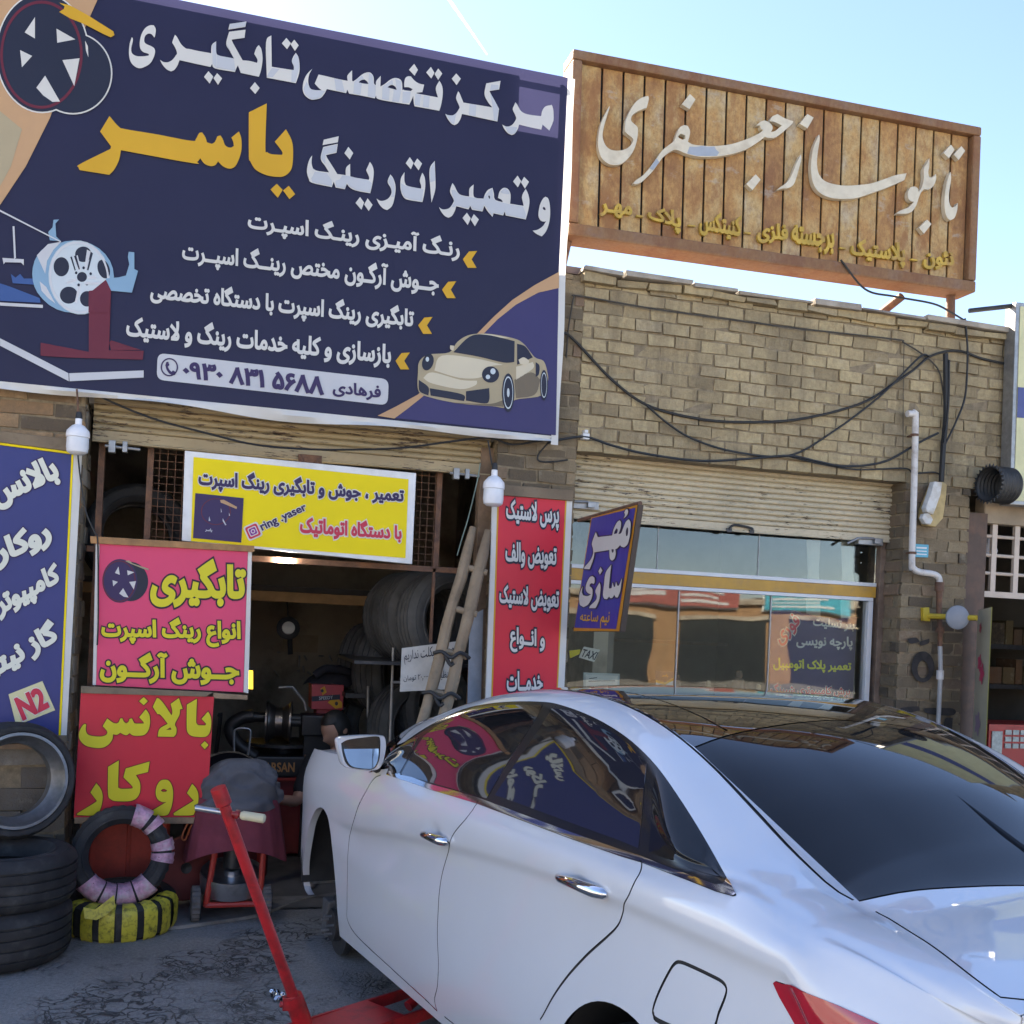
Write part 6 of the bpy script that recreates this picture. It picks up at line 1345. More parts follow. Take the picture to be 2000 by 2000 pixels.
for k in range(5):
    a, u, v = axes((.1, -.75, .65)); e = u*cos(2*pi*k/5)+v*sin(2*pi*k/5); mb.tube([c+a*.05, c+e*.17+a*.06], [.035, .022], 8)
mb.build("spokes", RIMK, wl, smooth=True)
tag(MB().lathe([(.2, 0), (.26, .02), (.26, .5), (.2, .52), (0, .52), (0, 0)], (c.x, 6.72, .012), (0, 0, 1), 30).build("oil_barrel", mat("dark_red_barrel", (.14, .02, .02), .5), None, smooth=True), "dark red oil barrel under the black alloy wheel", "barrel")
# folded cloths, plank, poster inside the shop window
yi = YG+.10
iat = lambda Y: (lambda x, y: PY_(x, y, Y))
kw = lambda l: zm(1100, 1020, .3364, l)
ws = thing("window_poster", "dark blue poster with coloured lines of words inside the shop window", "poster", I(1600, 1280, yi))
art("print", [kw([(1205,520),(1300,500),(1460,545),(1600,560),(1705,548),(1672,1300),(1195,1260)])], iat(yi), V_BLUP if False else vinyl("poster_blue", (.035, .03, .12)), ws, 0, sm=False, depth=.003)
V_PYEL = vinyl("poster_yellow", (.62, .60, .06))
text("بنر تسلیت", kw([(1450,545),(1692,570),(1688,640),(1448,615)]), iat(yi), V_WHITE, ws, .003, .03)
text("پارچه نویسی", kw([(1352,655),(1680,665),(1678,745),(1352,735)]), iat(yi), V_WHITE, ws, .003, .03)
text("تعمیر پلاک اتومبیل", kw([(1218,785),(1672,810),(1670,880),(1218,865)]), iat(yi), V_PYEL, ws, .003, .035)
text("برش کامپیوتری شبرنگ", kw([(1203,935),(1665,950),(1662,1020),(1203,1010)]), iat(yi), V_CRIM, ws, .004, .03, rim=(V_WHITE, .05))
text("فوری", kw([(1215,640),(1335,520),(1395,600),(1270,730)]), iat(yi), V_CRIM, ws, .004, .03, rim=(V_WHITE, .05))
text("تابلو سازی", kw([(1250,1085),(1668,1100),(1664,1170),(1250,1160)]), iat(yi), V_PYEL, ws, .003, .035)
tx = thing("taxi_card", "tilted white TAXI card inside the shop window", "card", I(1150, 1278, yi))
art("card", [kw([(120,722),(215,740),(180,812),(90,785)])], iat(yi), mat("card_white", (.62, .60, .55), .6), tx, 0, sm=False, depth=.003)
text("TAXI", kw([(118,735),(205,755),(182,800),(98,778)]), iat(yi), V_DKB, tx, .003, .02, raw=True)
tyl = thing("yellow_tag", "yellow plastic tag beside the TAXI card inside the window", "tag", I(1120, 1275, yi))
art("tag_body", [kw([(35,745),(100,738),(95,765),(40,790)])], iat(yi+.01), V_YEL, tyl, 0, sm=False, depth=.004)
fcard = thing("framed_notice", "pale framed notice standing at the bottom of the shop window", "notice", I(1175, 1330, yi))
art("frame", [kw([(118,872),(328,880),(326,980),(118,972)])], iat(yi), mat("pale_frame", (.40, .44, .42), .4), fcard, 0, sm=False, depth=.01)
art("paper", [kw([(130,884),(315,892),(313,972),(130,964)])], iat(yi), mat("paper_white", (.60, .60, .55), .6), fcard, .003, sm=False)
for l in ([(145,920),(300,918),(300,922),(145,925)], [(150,905),(195,900),(195,904),(150,909)], [(165,958),(285,963),(285,969),(165,964)]): art("paper_line", [kw(l)], iat(yi), V_DKB, fcard, .005, sm=False)
fy = thing("flyer", "small black and gold flyer with a wheel picture in the shop window", "flyer", I(1298, 1330, yi))
art("sheet", [kw([(537,862),(640,868),(636,982),(535,975)])], iat(yi), V_DKB, fy, 0, sm=False, depth=.002)
art("flyer_band", [kw([(537,915),(590,930),(638,905),(637,920),(590,945),(537,930)])], iat(yi), V_GOLD, fy, .003, sm=False)
art("flyer_foot", [kw([(537,930),(590,945),(637,920),(636,980),(535,973)])], iat(yi), V_PALE, fy, .0025, sm=False)
text("یاسر", kw([(572,880),(608,882),(607,900),(572,898)]), iat(yi), V_GOLD, fy, .004, .03)
art("flyer_wheel", [kw(ellipse(565,955,18,13)), kw([(590,950),(625,948),(628,965),(588,968)])], iat(yi), V_DKB, fy, .004, sm=False)
def figurine(px, py, sc, m, label):
    t = thing("figurine", label, "figurine", I(px, py, yi), "little figures on the window sill"); b = PY_(px, py+70*.3364*sc, yi)
    MB().lathe([(0, 0), (.055*sc, 0), (.06*sc, .02*sc), (.05*sc, .05*sc), (.045*sc, .1*sc), (.03*sc, .13*sc), (0, .14*sc)], b, (0, 0, 1), 20).build("torso", m, t, smooth=True)
    MB().lathe([(0, .12*sc), (.018*sc, .125*sc), (.026*sc, .15*sc), (.02*sc, .18*sc), (0, .186*sc)], b, (0, 0, 1), 16).build("head", m, t, smooth=True)
CLAY = mat("brown_clay", (.17, .10, .06), .8, var=.2); CLAYL = mat("pale_clay", (.36, .28, .16), .8, var=.2)
figurine(1441, 1340, 1.0, CLAY, "brown clay figurine in the middle of the window sill"); figurine(1382, 1348, .6, CLAYL, "small pale figurine left of the brown clay one"); figurine(1480, 1358, .7, CLAYL, "pale round figurine right of the brown clay one"); figurine(1322, 1340, .7, CLAY, "dark figurine beside the flyer")
mb = MB(); s0 = PY_(1380, 1378, yi); mb.box((cuts_lo[0], YG+.06, s0.z-.05), (cuts_lo[-1]-.02, YG+.3, s0.z-.0)); tag(mb.build("display_shelf", WOOD_OLD), "long wooden display shelf inside the shop window", "shelf")
cu = thing("curtain", "pair of tied white net curtains in the upper panes of the window", "curtain", I(1600, 1100, YG+.14))
NET = mat("net_cloth", (.55, .53, .48), .9, var=.1)
for xa_, xb_, y0, y1 in ((1412,1494,100,1240),(1612,1692,100,1240)):
    mb = MB(); n = 14; rows = 12
    for j in range(rows+1):
        for i in range(n+1):
            u = i/n; yy = y0+(y1-y0)*j/rows; pin = 1-.25*sin(pi*min(1, max(0, (yy-150)/250)))
            p = PY_(*kw([((xa_+xb_)/2+(xa_-(xa_+xb_)/2)*(1-2*u)*pin, yy)])[0], YG+.14); mb.v.append((p.x, p.y+.014*sin(u*22), p.z))
    for j in range(rows): mb.f += [(j*(n+1)+i, j*(n+1)+i+1, (j+1)*(n+1)+i+1, (j+1)*(n+1)+i) for i in range(n)]
    mb.mi = [0]*len(mb.f); mb.build("drape", NET, cu, smooth=True)
# ------------------------------------------------------------------ white saloon car
CS = .965
_yw, _pt, _rl = .1896, .0130, .0031
_cf = np.array([-sin(_yw)*cos(_pt), cos(_yw)*cos(_pt), sin(_pt)]); _l0 = np.array([-cos(_yw), -sin(_yw), 0.]); _u0 = np.cross(_cf, _l0)
_cl = cos(_rl)*_l0+sin(_rl)*_u0; _cu = np.cross(_cf, _cl)
CA = np.stack([_cf, _cl, _cu], 1); CT = np.array([1.968, 2.737, -.107])
C0 = np.array([0, 0, 1.6])
def car2w(p): return np.array([0, 0, CAM_H])+CS*((np.asarray(p) @ CA.T)+CT-C0)
CAMC = (C0-CT) @ CA                     # eye in car coordinates
def cray(px, py): d = pray(px, py); return np.array(d) @ CA
def cproj(p):
    d = np.asarray(p)-CAMC; Fc, Rc, Uc = np.array(_F) @ CA, np.array(_R) @ CA, np.array(_U) @ CA
    z = d @ Fc; return np.stack([PPX+FPX*(d @ Rc)/z, PPY-FPX*(d @ Uc)/z], -1)
def at_y(px, py, y): d = cray(px, py); return CAMC+d*((y-CAMC[1])/d[1])
def at_x(px, py, x): d = cray(px, py); return CAMC+d*((x-CAMC[0])/d[0])
za = lambda L: [(560+a*.4658, 1300+b*.4658) for a, b in L]
zb = lambda L: [(1200+a*.4141, 1300+b*.4141) for a, b in L]
def pchip(xk, yk):
    xk = np.asarray(xk, float); yk = np.asarray(yk, float); o = np.argsort(xk); xk = xk[o]; yk = yk[o]
    h = np.diff(xk); dl = np.diff(yk)/h; m = np.zeros(len(xk)); m[0] = dl[0]; m[-1] = dl[-1]
    for i in range(1, len(xk)-1): m[i] = 0 if dl[i-1]*dl[i] <= 0 else (h[i-1]+h[i])/(h[i-1]/dl[i-1]+h[i]/dl[i])*1.0 if False else (dl[i-1]*h[i]+dl[i]*h[i-1])/(h[i-1]+h[i])
    def f(x):
        x = np.clip(x, xk[0], xk[-1]); i = np.clip(np.searchsorted(xk, x)-1, 0, len(xk)-2); t = (x-xk[i])/h[i]
        return (2*t**3-3*t**2+1)*yk[i]+(t**3-2*t**2+t)*h[i]*m[i]+(-2*t**3+3*t**2)*yk[i+1]+(t**3-t**2)*h[i]*m[i+1]
    return f
# curves measured from the photograph, in car coordinates
BELT = [at_y(*q, .868) for q in za([(430,470),(600,515),(800,575),(1000,650),(1200,725),(1400,795),(1600,865),(1800,945),(1870,965)])]
def smoothed(P, deg, n, lo=None, hi=None):
    """the hand measured points evened out so that the panels carry clean reflections"""
    P = np.array(P); c = np.polyfit(P[:, 0], P, deg); xs = np.linspace(P[:, 0].max(), P[:, 0].min(), n)
    return [np.array([x, np.polyval(c[:, 1], x), np.polyval(c[:, 2], x)]) for x in xs]
BELT = smoothed(BELT, 3, 8)
fbelt = pchip([3.3, 2.6]+[b[0] for b in BELT]+[-.55, -.75, -1.1], [.90, .955]+[b[2] for b in BELT]+[1.062, 1.035, .97])
TOP = []
for q in za([(415,380),(470,330),(560,270),(640,225),(740,180),(840,160),(950,150),(1080,152),(1150,165),(1250,200),(1350,250),(1450,320),(1550,420),(1650,560),(1750,720),(1850,900)]):
    y = .72
    for _ in range(12): p = at_y(*q, y); y = .87-.47*max(0, p[2]-1.03)
    TOP.append(p)
TOPK = smoothed([b for b in TOP if b[0] > .03], 6, 14)
ftz = pchip([3.3, 2.7]+[b[0] for b in TOPK]+[-.15, -.3, -.5, -.8, -1.1], [.905, .965]+[b[2] for b in TOPK]+[1.163, 1.124, 1.092, 1.068, 1.025])
fty = pchip([3.3, 2.7]+[b[0] for b in TOPK]+[-.15, -.3, -.5, -.8, -1.1], [.80, .83]+[b[1] for b in TOPK]+[.826, .815, .80, .79, .745])
RAIL = [at_y(*q, .60) for q in za([(600,235),(700,190),(800,150),(900,120),(1000,108),(1100,105),(1200,110),(1300,120),(1380,135)])+zb([(60,190),(130,230),(210,280),(290,330),(370,380),(450,440),(550,545),(700,720),(850,880),(1000,1010),(1120,1112)])]
RAIL = smoothed(RAIL, 7, 16)
fnz = pchip([3.3, 2.75, 2.35]+[b[0] for b in RAIL]+[-.62, -.8, -1.0, -1.1], [.915, .985, 1.10]+[b[2] for b in RAIL]+[1.089, 1.083, 1.066, 1.052])
fny = pchip([3.3, 2.6, 2.0, 1.2, .2, -.5, -.73, -1.0, -1.1], [.66, .70, .62, .60, .60, .60, .655, .745, .76])
fcz = pchip([3.3, 2.8, 2.4, 2.05, 1.65, 1.3, .9, .5, .15, -.2, -.45, -.64, -.75, -1.0, -1.1], [.93, 1.0, 1.045, 1.19, 1.35, 1.45, 1.478, 1.472, 1.425, 1.312, 1.197, 1.128, 1.121, 1.10, 1.085])
CR = [at_y(*q, .91) for q in ((683,1605),(814,1626),(881,1647),(979,1673),(1077,1698),(1184,1738),(1305,1794),(1460,1860),(1513,1893))]
CR = smoothed(CR, 3, 7)
fcr = pchip([3.3, 2.9]+[b[0] for b in CR]+[-.7, -1.1], [.66, .70]+[b[2] for b in CR]+[.885, .85])
fw = pchip([3.3, 3.15, 2.8, 2.3, 1.2, .3, -.3, -.7, -.95, -1.08], [.87, .892, .908, .905, .905, .91, .908, .88, .83, .77])   # half width
SIL = smoothed([at_y(*q, .88) for q in za([(228,1143),(300,1205),(430,1310),(560,1410),(680,1503)])], 2, 4)
fz0 = pchip([3.3]+[b[0] for b in SIL]+[0, -1.1], [.20]+[b[2] for b in SIL]+[.24, .34])
fcrd = pchip([3.3, 2.6, 2.2, 0, -.6, -1.1], [.0, .0, 1., 1., .9, .5])
DENTS = []
def nodes_at(x):
    W = fw(x); zc = fcr(x); zbl = fbelt(x); k = fcrd(x); z0 = fz0(x); zm_ = (zc+zbl)/2
    tz, ty, nz, ny, cz = ftz(x), fty(x), fnz(x), fny(x), fcz(x)
    by = W-.040
    ty = np.minimum(ty, by-.02); tz = np.maximum(tz, zbl+.012); nz = np.maximum(nz, np.minimum(tz+.004, cz))
    Y = [W-.030, W-.012, W-.004, W-.010*k-.003, W+.003*k, W-.004, by, (by+ty)/2+.012*np.clip((tz-zbl)/.3, 0, 1), ty, ty-(ty-ny)*.42, ny, ny*.90, ny*.50, 0*x]
    Z = [z0, z0+.11, .52+0*x, zc-.05, zc, zm_+.012, zbl, (zbl+tz)/2, tz, tz+(nz-tz)*.62, nz, nz+(cz-nz)*.24, nz+(cz-nz)*.78, cz]
    Y, Z = np.stack(Y+0*np.zeros((1,))) if False else np.stack(Y), np.stack(Z)
    wb = np.clip((-.12-x)/.30, 0, 1); wb = wb*wb*(3-2*wb)
    for j, f in ((7, .26), (8, .56), (9, .80)):
        by_ = Y[6]+(Y[10]-Y[6])*f+.014*sin(pi*f); bz_ = Z[6]+(Z[10]-Z[6])*f**.85+.012*sin(pi*f)
        Y[j] = Y[j]*(1-wb)+by_*wb; Z[j] = Z[j]*(1-wb)+bz_*wb
    return Y, Z
NN = 14
TS = np.array([0, .12, .36, .60, .68, .78, .87, 1.05, 1.24, 1.32, 1.40, 1.462, 1.72, 2.04])     # roughly arc length (m)
def F(x, s):
    """left half of the body skin: x along the car, s up the section"""
    x = np.asarray(x, float); s = np.asarray(s, float); Y, Z = nodes_at(x)
    i = np.clip(np.searchsorted(TS, s, side='right')-1, 0, NN-2); out = []
    ar = np.arange(len(x))
    for Q in (Y, Z):
        q = lambda j: Q[np.clip(j, 0, NN-1), ar]
        tt = lambda j: TS[np.clip(j, 0, NN-1)]
        h = tt(i+1)-tt(i); t = (s-tt(i))/h
        d0 = (q(i+1)-q(i))/h
        def sl(j):
            a = np.where(j > 0, tt(j)-tt(j-1), 1); b = np.where(j < NN-1, tt(j+1)-tt(j), 1)
            da = (q(j)-q(j-1))/a; db = (q(j+1)-q(j))/b
            m = (da*b+db*a)/(a+b)
            m = np.where(j == 0, db, m)
            return np.where(j == NN-1, (0 if Q is Z else da), m)
        m0, m1 = sl(i), sl(i+1)
        out.append((2*t**3-3*t**2+1)*q(i)+(t**3-2*t**2+t)*h*m0+(-2*t**3+3*t**2)*q(i+1)+(t**3-t**2)*h*m1)
    y, z = out
    for xc, zc, rx, rz, dp in DENTS: y = y-dp*np.exp(-((x-xc)/rx)**2-((z-zc)/rz)**2)*(z < 1.05)
    return np.stack([x, y, z], -1)
NSGN = 1.0
def FN(x, s):
    e = 1e-4; a = F(x+e, s)-F(x-e, s); b = F(x, s+e)-F(x, s-e); n = np.cross(b, a); n /= np.linalg.norm(n, axis=1)[:, None]+1e-12
    return n*NSGN
HX = [tuple(at_y(*za([q])[0], .90)) for q in ((618,715), (1215,920))]
for h in HX: DENTS.append((h[0]-.015, h[2]+.012, .058, .034, .013))
NSGN = float(np.sign(FN(np.array([1.0]), np.array([.4]))[0, 1]))
# pixel -> (x, s) on the skin
_gx = np.linspace(-1.08, 3.25, 280); _gs = np.linspace(0, 2.04, 220); _GX, _GS = np.meshgrid(_gx, _gs, indexing='ij')
_gp = F(_GX.ravel(), _GS.ravel()); _gn = FN(_GX.ravel(), _GS.ravel()); _vis = ((CAMC-_gp)*_gn).sum(1) > 0
_gpx = cproj(_gp); _gpx[~_vis] = 1e6
def inv(pts, smooth=False):
    out = []
    for q in pts:
        q = np.array(q, float); k = int(np.argmin(((_gpx-q)**2).sum(1))); u = np.array([_GX.ravel()[k], _GS.ravel()[k]])
        for _ in range(8):
            e = 1e-4; f = lambda a: cproj(F(np.array([a[0]]), np.array([a[1]])))[0]
            r = q-f(u); J = np.stack([(f(u+[e, 0])-f(u-[e, 0]))/(2*e), (f(u+[0, e])-f(u-[0, e]))/(2*e)], 1)
            if abs(np.linalg.det(J)) < 1e-3: break
            d = np.linalg.solve(J, r); d = np.clip(d, -.04, .04); u2 = np.clip(u+d, [-1.08, 0], [3.25, 2.04])
            if np.linalg.norm(q-f(u2)) > np.linalg.norm(r)+1e-6: break
            u = u2
        out.append(tuple(u))
    return out
def sm(L, n=6): return [tuple(p)[:2] for p in spline([Vector((a, b, 0)) for a, b in L], n)]
def strip(L, w):
    P = [np.array(p) for p in L]; l, r = [], []
    for i, p in enumerate(P):
        d = P[min(i+1, len(P)-1)]-P[max(i-1, 0)]; d /= np.linalg.norm(d)+1e-9; n = np.array([-d[1], d[0]]); l.append(tuple(p+n*w)); r.append(tuple(p-n*w))
    return l+r[::-1]
S_B, S_T, S_R, S_C = .87, 1.24, 1.40, 2.04
beltx = inv(za([(430,470),(600,515),(800,575),(1000,650),(1200,725),(1400,795),(1600,865),(1800,945),(1885,962)]))
# the dark window surround follows the measured belt and roof-rail lines
dlo_x0, dlo_x1 = 2.42, -.215
DLO = inv(za(smooth_poly([(418,452),(440,400),(470,340),(560,274),(640,228),(740,182),(840,160),(950,150),(1080,152),(1150,165),(1250,200),(1350,250),(1450,320),(1550,420),(1650,560),(1750,720),(1850,898),(1886,962),(1870,966),(1800,945),(1600,866),(1490,823),(1400,796),(1200,726),(1000,651),(800,576),(600,516)], 4, 40)))
gl1 = inv(za([(478,458),(520,380),(575,295),(640,245),(740,198),(840,174),(950,164),(1072,165),(1050,215),(990,305),(925,405),(868,505),(838,556),(805,548),(640,500)]))
gl2 = inv(za([(1112,178),(1180,188),(1250,217),(1350,268),(1450,342),(1508,408),(1500,500),(1488,640),(1474,765),(1400,735),(1200,662),(1000,588),(872,542),(920,470),(990,365),(1060,265)]))
gl3 = inv(za([(1550,445),(1600,515),(1650,588),(1750,748),(1826,888),(1750,868),(1650,832),(1518,782),(1530,640)]))
gl0 = inv(za([(440,448),(500,340),(548,300),(510,385),(470,455)]))
chrome = inv(za([(420,458),(600,520),(800,580),(1000,655),(1200,730),(1400,800),(1490,827),(1600,870),(1700,908),(1800,948),(1872,968),(1884,960),(1845,896),(1832,918),(1800,922),(1700,884),(1600,845),(1490,800),(1400,772),(1200,702),(1000,628),(800,553),(600,497),(425,440)]))
fdoor = sm(inv(za([(395,458),(365,475),(325,540),(290,620),(265,710),(256,800),(254,900),(253,1000),(256,1070),(300,1140),(430,1262),(560,1380),(630,1448)])))
bline = sm(inv(za([(630,1448),(620,1400),(632,1340),(636,1250),(632,1150),(634,1050),(640,950),(655,860),(680,770),(686,735),(700,705),(745,650),(775,612),(790,588),(806,570)])))
rline = sm(inv(za([(1489,818),(1475,880),(1440,950),(1415,1000),(1408,1042),(1388,1090),(1340,1140),(1250,1222),(1170,1312),(1110,1400),(1062,1485)])))
rl_end = rline[-1]
rdb = inv(za([(630,1448),(680,1495)])); rdoor_bot = [(x, rdb[0][1]) for x in np.linspace(rdb[0][0], rl_end[0]+.05, 12)][1:]
FD = fdoor+bline[1:]+[(x, S_B-.001) for x in np.linspace(bline[-1][0], fdoor[0][0], 14)][1:-1]
RD = bline[::-1]+rdoor_bot+rline[::-1]+[(x, S_B-.001) for x in np.linspace(rline[0][0], bline[-1][0], 14)][1:-1]
fuel = inv(za(smooth_poly([(1600,1290),(1625,1252),(1650,1243),(1700,1262),(1780,1300),(1825,1325),(1843,1352),(1838,1390),(1812,1455),(1785,1525),(1700,1545),(1560,1490),(1538,1462),(1537,1435),(1560,1370)], 4, 60)))
tail = inv(zb([(752,1497),(762,1487),(800,1500),(900,1540),(1050,1600),(1230,1680),(1400,1765),(1560,1850)]))
tl_low = inv(zb([(860,1700),(820,1630),(780,1560)]))
tail = tail+[(tail[-1][0], tl_low[0][1]-.06), (tl_low[0][0]-.08, tl_low[0][1]-.05)]+tl_low
def arc(cx, zc, r, x0, x1):   # wheel opening as (x, s): invert height to s
    out = []
    for a in np.linspace(x0, x1, 40): out.append((cx+r*cos(a), zc+r*sin(a)))
    return out
def s_of(x, z, smax=.87):
    ss = np.linspace(0, smax, 200); zz = F(np.full(200, x), ss)[:, 2]; return float(np.interp(z, zz, ss))
farch = inv([(593,1752)]+za([(66,930),(68,850),(76,770),(88,700),(104,640),(124,602),(150,597),(170,630),(182,690),(190,760),(198,840),(205,920),(210,990),(215,1060),(222,1130)]))
farch = sm(farch, 3); farch = [(farch[0][0], -.02)]+[q for q in farch]+[(farch[-1][0], -.02)]
rarch = [(x, s_of(x, z)) for x, z in arc(0, .33, .365, -.42, pi+.42)]; rarch = [(rarch[0][0], -.02)]+rarch+[(rarch[-1][0], -.02)]
xsill = fdoor[-3][0]
RG = [(.16-.0*u, S_R+(S_C-S_R)*u) for u in np.linspace(0, 1, 12)]; RG = [(.16+.06*u, S_R+.004+(S_C-S_R-.004)*u) for u in np.linspace(0, 1, 14)]+[(-.50-.14*u**.8, S_R+.004+(S_C-S_R-.004)*u) for u in np.linspace(1, 0, 14)]
RF = [(1.42+.12*u, S_R+.004+(S_C-S_R-.004)*u) for u in np.linspace(0, 1, 14)]+[(.164+.06*u, S_R+.004+(S_C-S_R-.004)*u) for u in np.linspace(1, 0, 14)]
WS = [(2.30+.12*u, S_R+.004+(S_C-S_R-.004)*u) for u in np.linspace(0, 1, 14)]+[(1.424+.12*u, S_R+.004+(S_C-S_R-.004)*u) for u in np.linspace(1, 0, 14)]
tk = [(x, S_R+.002) for x in np.linspace(-.56, -1.0, 30)]+[(-1.04, S_R+.05), (-1.055, S_R+.2), (-1.06, S_C)]
TK = tk+[(-.66-.0, S_C)]+[(-.515-.14*u**.8, S_R+.004+(S_C-S_R-.004)*u) for u in np.linspace(1, 0, 14)]
hoodl = [(2.46+.1*u, S_R-.12+(S_C-S_R+.12)*u) for u in np.linspace(0, 1, 12)]+[(3.2, S_C), (3.2, S_R-.14)]
gapw = .0026
GAPS = [strip(fdoor, gapw), strip(bline, gapw), strip(rline, gapw), strip(rdoor_bot, gapw), strip(fuel+fuel[:1], .0030), strip(tk, .003),
        strip([(x, S_R-.004) for x in np.linspace(2.28, -.49, 60)], .004), strip([(.16+.06*u, S_R+.004+(S_C-S_R-.004)*u) for u in np.linspace(0, 1, 10)], .004), strip([(-.50-.14*u**.8, S_R+.004+(S_C-S_R-.004)*u) for u in np.linspace(0, 1, 14)], .003),
        strip([(.62+.03*u, S_R+.004+(S_C-S_R-.004)*u) for u in np.linspace(0, 1, 10)], .004), strip([(x, S_R+.16) for x in np.linspace(1.40, .2, 10)], .004)]
GAPS += [strip([(3.16, .3), (3.12, .42), (farch[6][0]+.02, farch[6][1]+.01)], .003)]
REG = [("arch", farch), ("arch", rarch), ("gap", None), ("fuel_lid", fuel), ("tail_light", tail), ("window_a", gl0), ("window_b", gl1), ("window_c", gl2), ("window_d", gl3), ("chrome", chrome), ("surround", DLO), ("front_door", FD), ("rear_door", RD), ("rear_glass", RG), ("roof_glass", RF), ("windscreen", WS), ("trunk_lid", TK), ("bonnet", hoodl)]
# triangulate the whole half skin with every outline as a constraint
V2 = []; E2 = []
def addl(L):
    b = len(V2); V2.extend(Vector(p) for p in L); E2.extend((b+i, b+(i+1) % len(L)) for i in range(len(L)))
X0, X1 = -1.06, 3.2
addl([(X0, 0), (X1, 0), (X1, S_C), (X0, S_C)])
for nme, L in REG:
    if L is not None: addl(L)
for g in GAPS: addl(g)
st = .022
gxs = np.arange(X0+.004, X1, st); gss = np.unique(np.concatenate([np.arange(.004, S_C, st), np.array([S_C-.0001]), np.arange(.56, .92, .008)]))
rng = np.random.default_rng(3)
for x in gxs:
    for s in gss: V2.append(Vector((x+rng.uniform(-.0006, .0006), min(s+rng.uniform(-.0004, .0004), S_C-1e-5))))
rr_ = geometry.delaunay_2d_cdt(V2, E2, [], 0, 1e-6)
PV = np.array([tuple(v) for v in rr_[0]]); PT = np.array([tuple(f) for f in rr_[2] if len(f) == 3])
cen = PV[PT].mean(1)
def inside(L, c):
    A = np.array(L); B = np.roll(A, -1, 0); r = np.zeros(len(c), bool)
    for (ax_, ay), (bx_, by) in zip(A, B):
        if ay == by: continue
        m = ((ay > c[:, 1]) != (by > c[:, 1])); r ^= m & (c[:, 0] < (bx_-ax_)*(c[:, 1]-ay)/(by-ay)+ax_)
    return r
lab = np.full(len(PT), len(REG)); free = (cen[:, 0] > X0) & (cen[:, 0] < X1) & (cen[:, 1] > 0) & (cen[:, 1] < S_C)
lab[~free] = -1
for i, (nme, L) in enumerate(REG):
    m = np.zeros(len(PT), bool)
    if L is None:
        for g in GAPS: m |= inside(g, cen)
    else: m = inside(L, cen)
    lab[m & free & (lab == len(REG))] = i
PV[:, 1] = np.clip(PV[:, 1], 0, S_C-1e-6)
P3 = F(PV[:, 0], PV[:, 1]); N3 = FN(PV[:, 0], PV[:, 1])
N3[PV[:, 1] > S_C-1e-3, 1] = 0

PAINT = mat("pearl_white_paint", (.66, .67, .69), .28, var=.015, scale=3, coat=1.0, spec=.5)
TINT = mat("tinted_glass", (.012, .012, .014), .02, var=.02, spec=.9, ior=1.75, coat=.6); TINTR = mat("dark_rear_glass", (.010, .010, .011), .03, var=.02, spec=.5, ior=1.48); CHROME = mat("chrome", (.72, .72, .73), .07, 1, var=.02)
TRIM = mat("gloss_black_trim", (.012, .012, .013), .18, var=.05); SEAM = mat("panel_gap", (.02, .02, .021), .8, var=.1); ROOFG = mat("black_roof_glass", (.010, .009, .009), .02, var=.02, spec=.9, ior=1.7, coat=.5)
LAMPR = mat("red_lens", (.42, .004, .015), .08, var=.05, coat=1, spec=.6); LINER = mat("arch_liner", (.03, .028, .026), .9, var=.3)
car = thing("white_car", "white saloon with dark tinted windows, jacked up without its front wheel before the bay", "car", tuple(car2w((1.2, 0, 0.15))))
def skin(name, idx, m, parent=car, sides=(1,), off=0.0):
    T = PT[np.isin(lab, idx)]
    if len(T) == 0: return None
    u = np.unique(T); mp_ = np.full(len(PV), -1); mp_[u] = np.arange(len(u)); Tm = mp_[T]; vs, ns, fs = [], [], []
    for sd in sides:
        q = P3[u]+N3[u]*off; nn = N3[u].copy()
        a = Tm.copy(); tn = np.cross(q[a[:, 1]]-q[a[:, 0]], q[a[:, 2]]-q[a[:, 0]]); fl_ = (tn*nn[a[:, 0]]).sum(1) < 0; a[fl_] = a[fl_][:, ::-1]
        if sd < 0: q = q*[1, -1, 1]; nn = nn*[1, -1, 1]; a = a[:, ::-1]
        fs.append(a+sum(len(v) for v in vs)); vs.append(q); ns.append(nn)
    q = car2w(np.vstack(vs)); nn = np.vstack(ns) @ CA.T; a = np.vstack(fs)
    me = bpy.data.meshes.new(name); me.from_pydata([tuple(v) for v in q], [], [tuple(int(i) for i in f) for f in a])
    me.polygons.foreach_set("use_smooth", [True]*len(me.polygons))
    me.normals_split_custom_set_from_vertices([tuple(n) for n in nn])
    return link(name, me, m, parent)
ID = {n: i for i, (n, _) in enumerate(REG)}; ID["arch"] = 0
bodyo = skin("body_shell", [len(REG)], PAINT, sides=(1, -1))
skin("panel_gaps", [ID["gap"]], SEAM, bodyo, (1, -1), -.004)
doors = {}
for sd in (1, -1):
    doors[sd, 0] = skin("door", [ID["front_door"]], PAINT, sides=(sd,)); doors[sd, 1] = skin("door", [ID["rear_door"]], PAINT, sides=(sd,))
    fr_ = skin("window_surround", [ID["surround"]], TRIM, sides=(sd,), off=-.001)
    for k in "abcd": skin("window", [ID["window_"+k]], TINTR if k == "d" else TINT, sides=(sd,), off=.0)
    skin("chrome_strip", [ID["chrome"]], CHROME, sides=(sd,), off=.004)
    skin("tail_light", [ID["tail_light"]], LAMPR, sides=(sd,), off=.003)
skin("fuel_lid", [ID["fuel_lid"]], PAINT, sides=(1,)); skin("quarter_panel", [ID["fuel_lid"]], PAINT, bodyo, sides=(-1,))
skin("rear_window", [ID["rear_glass"]], TINTR, sides=(1, -1)); skin("roof_glass", [ID["roof_glass"]], ROOFG, sides=(1, -1)); skin("windscreen", [ID["windscreen"]], TINT, sides=(1, -1))
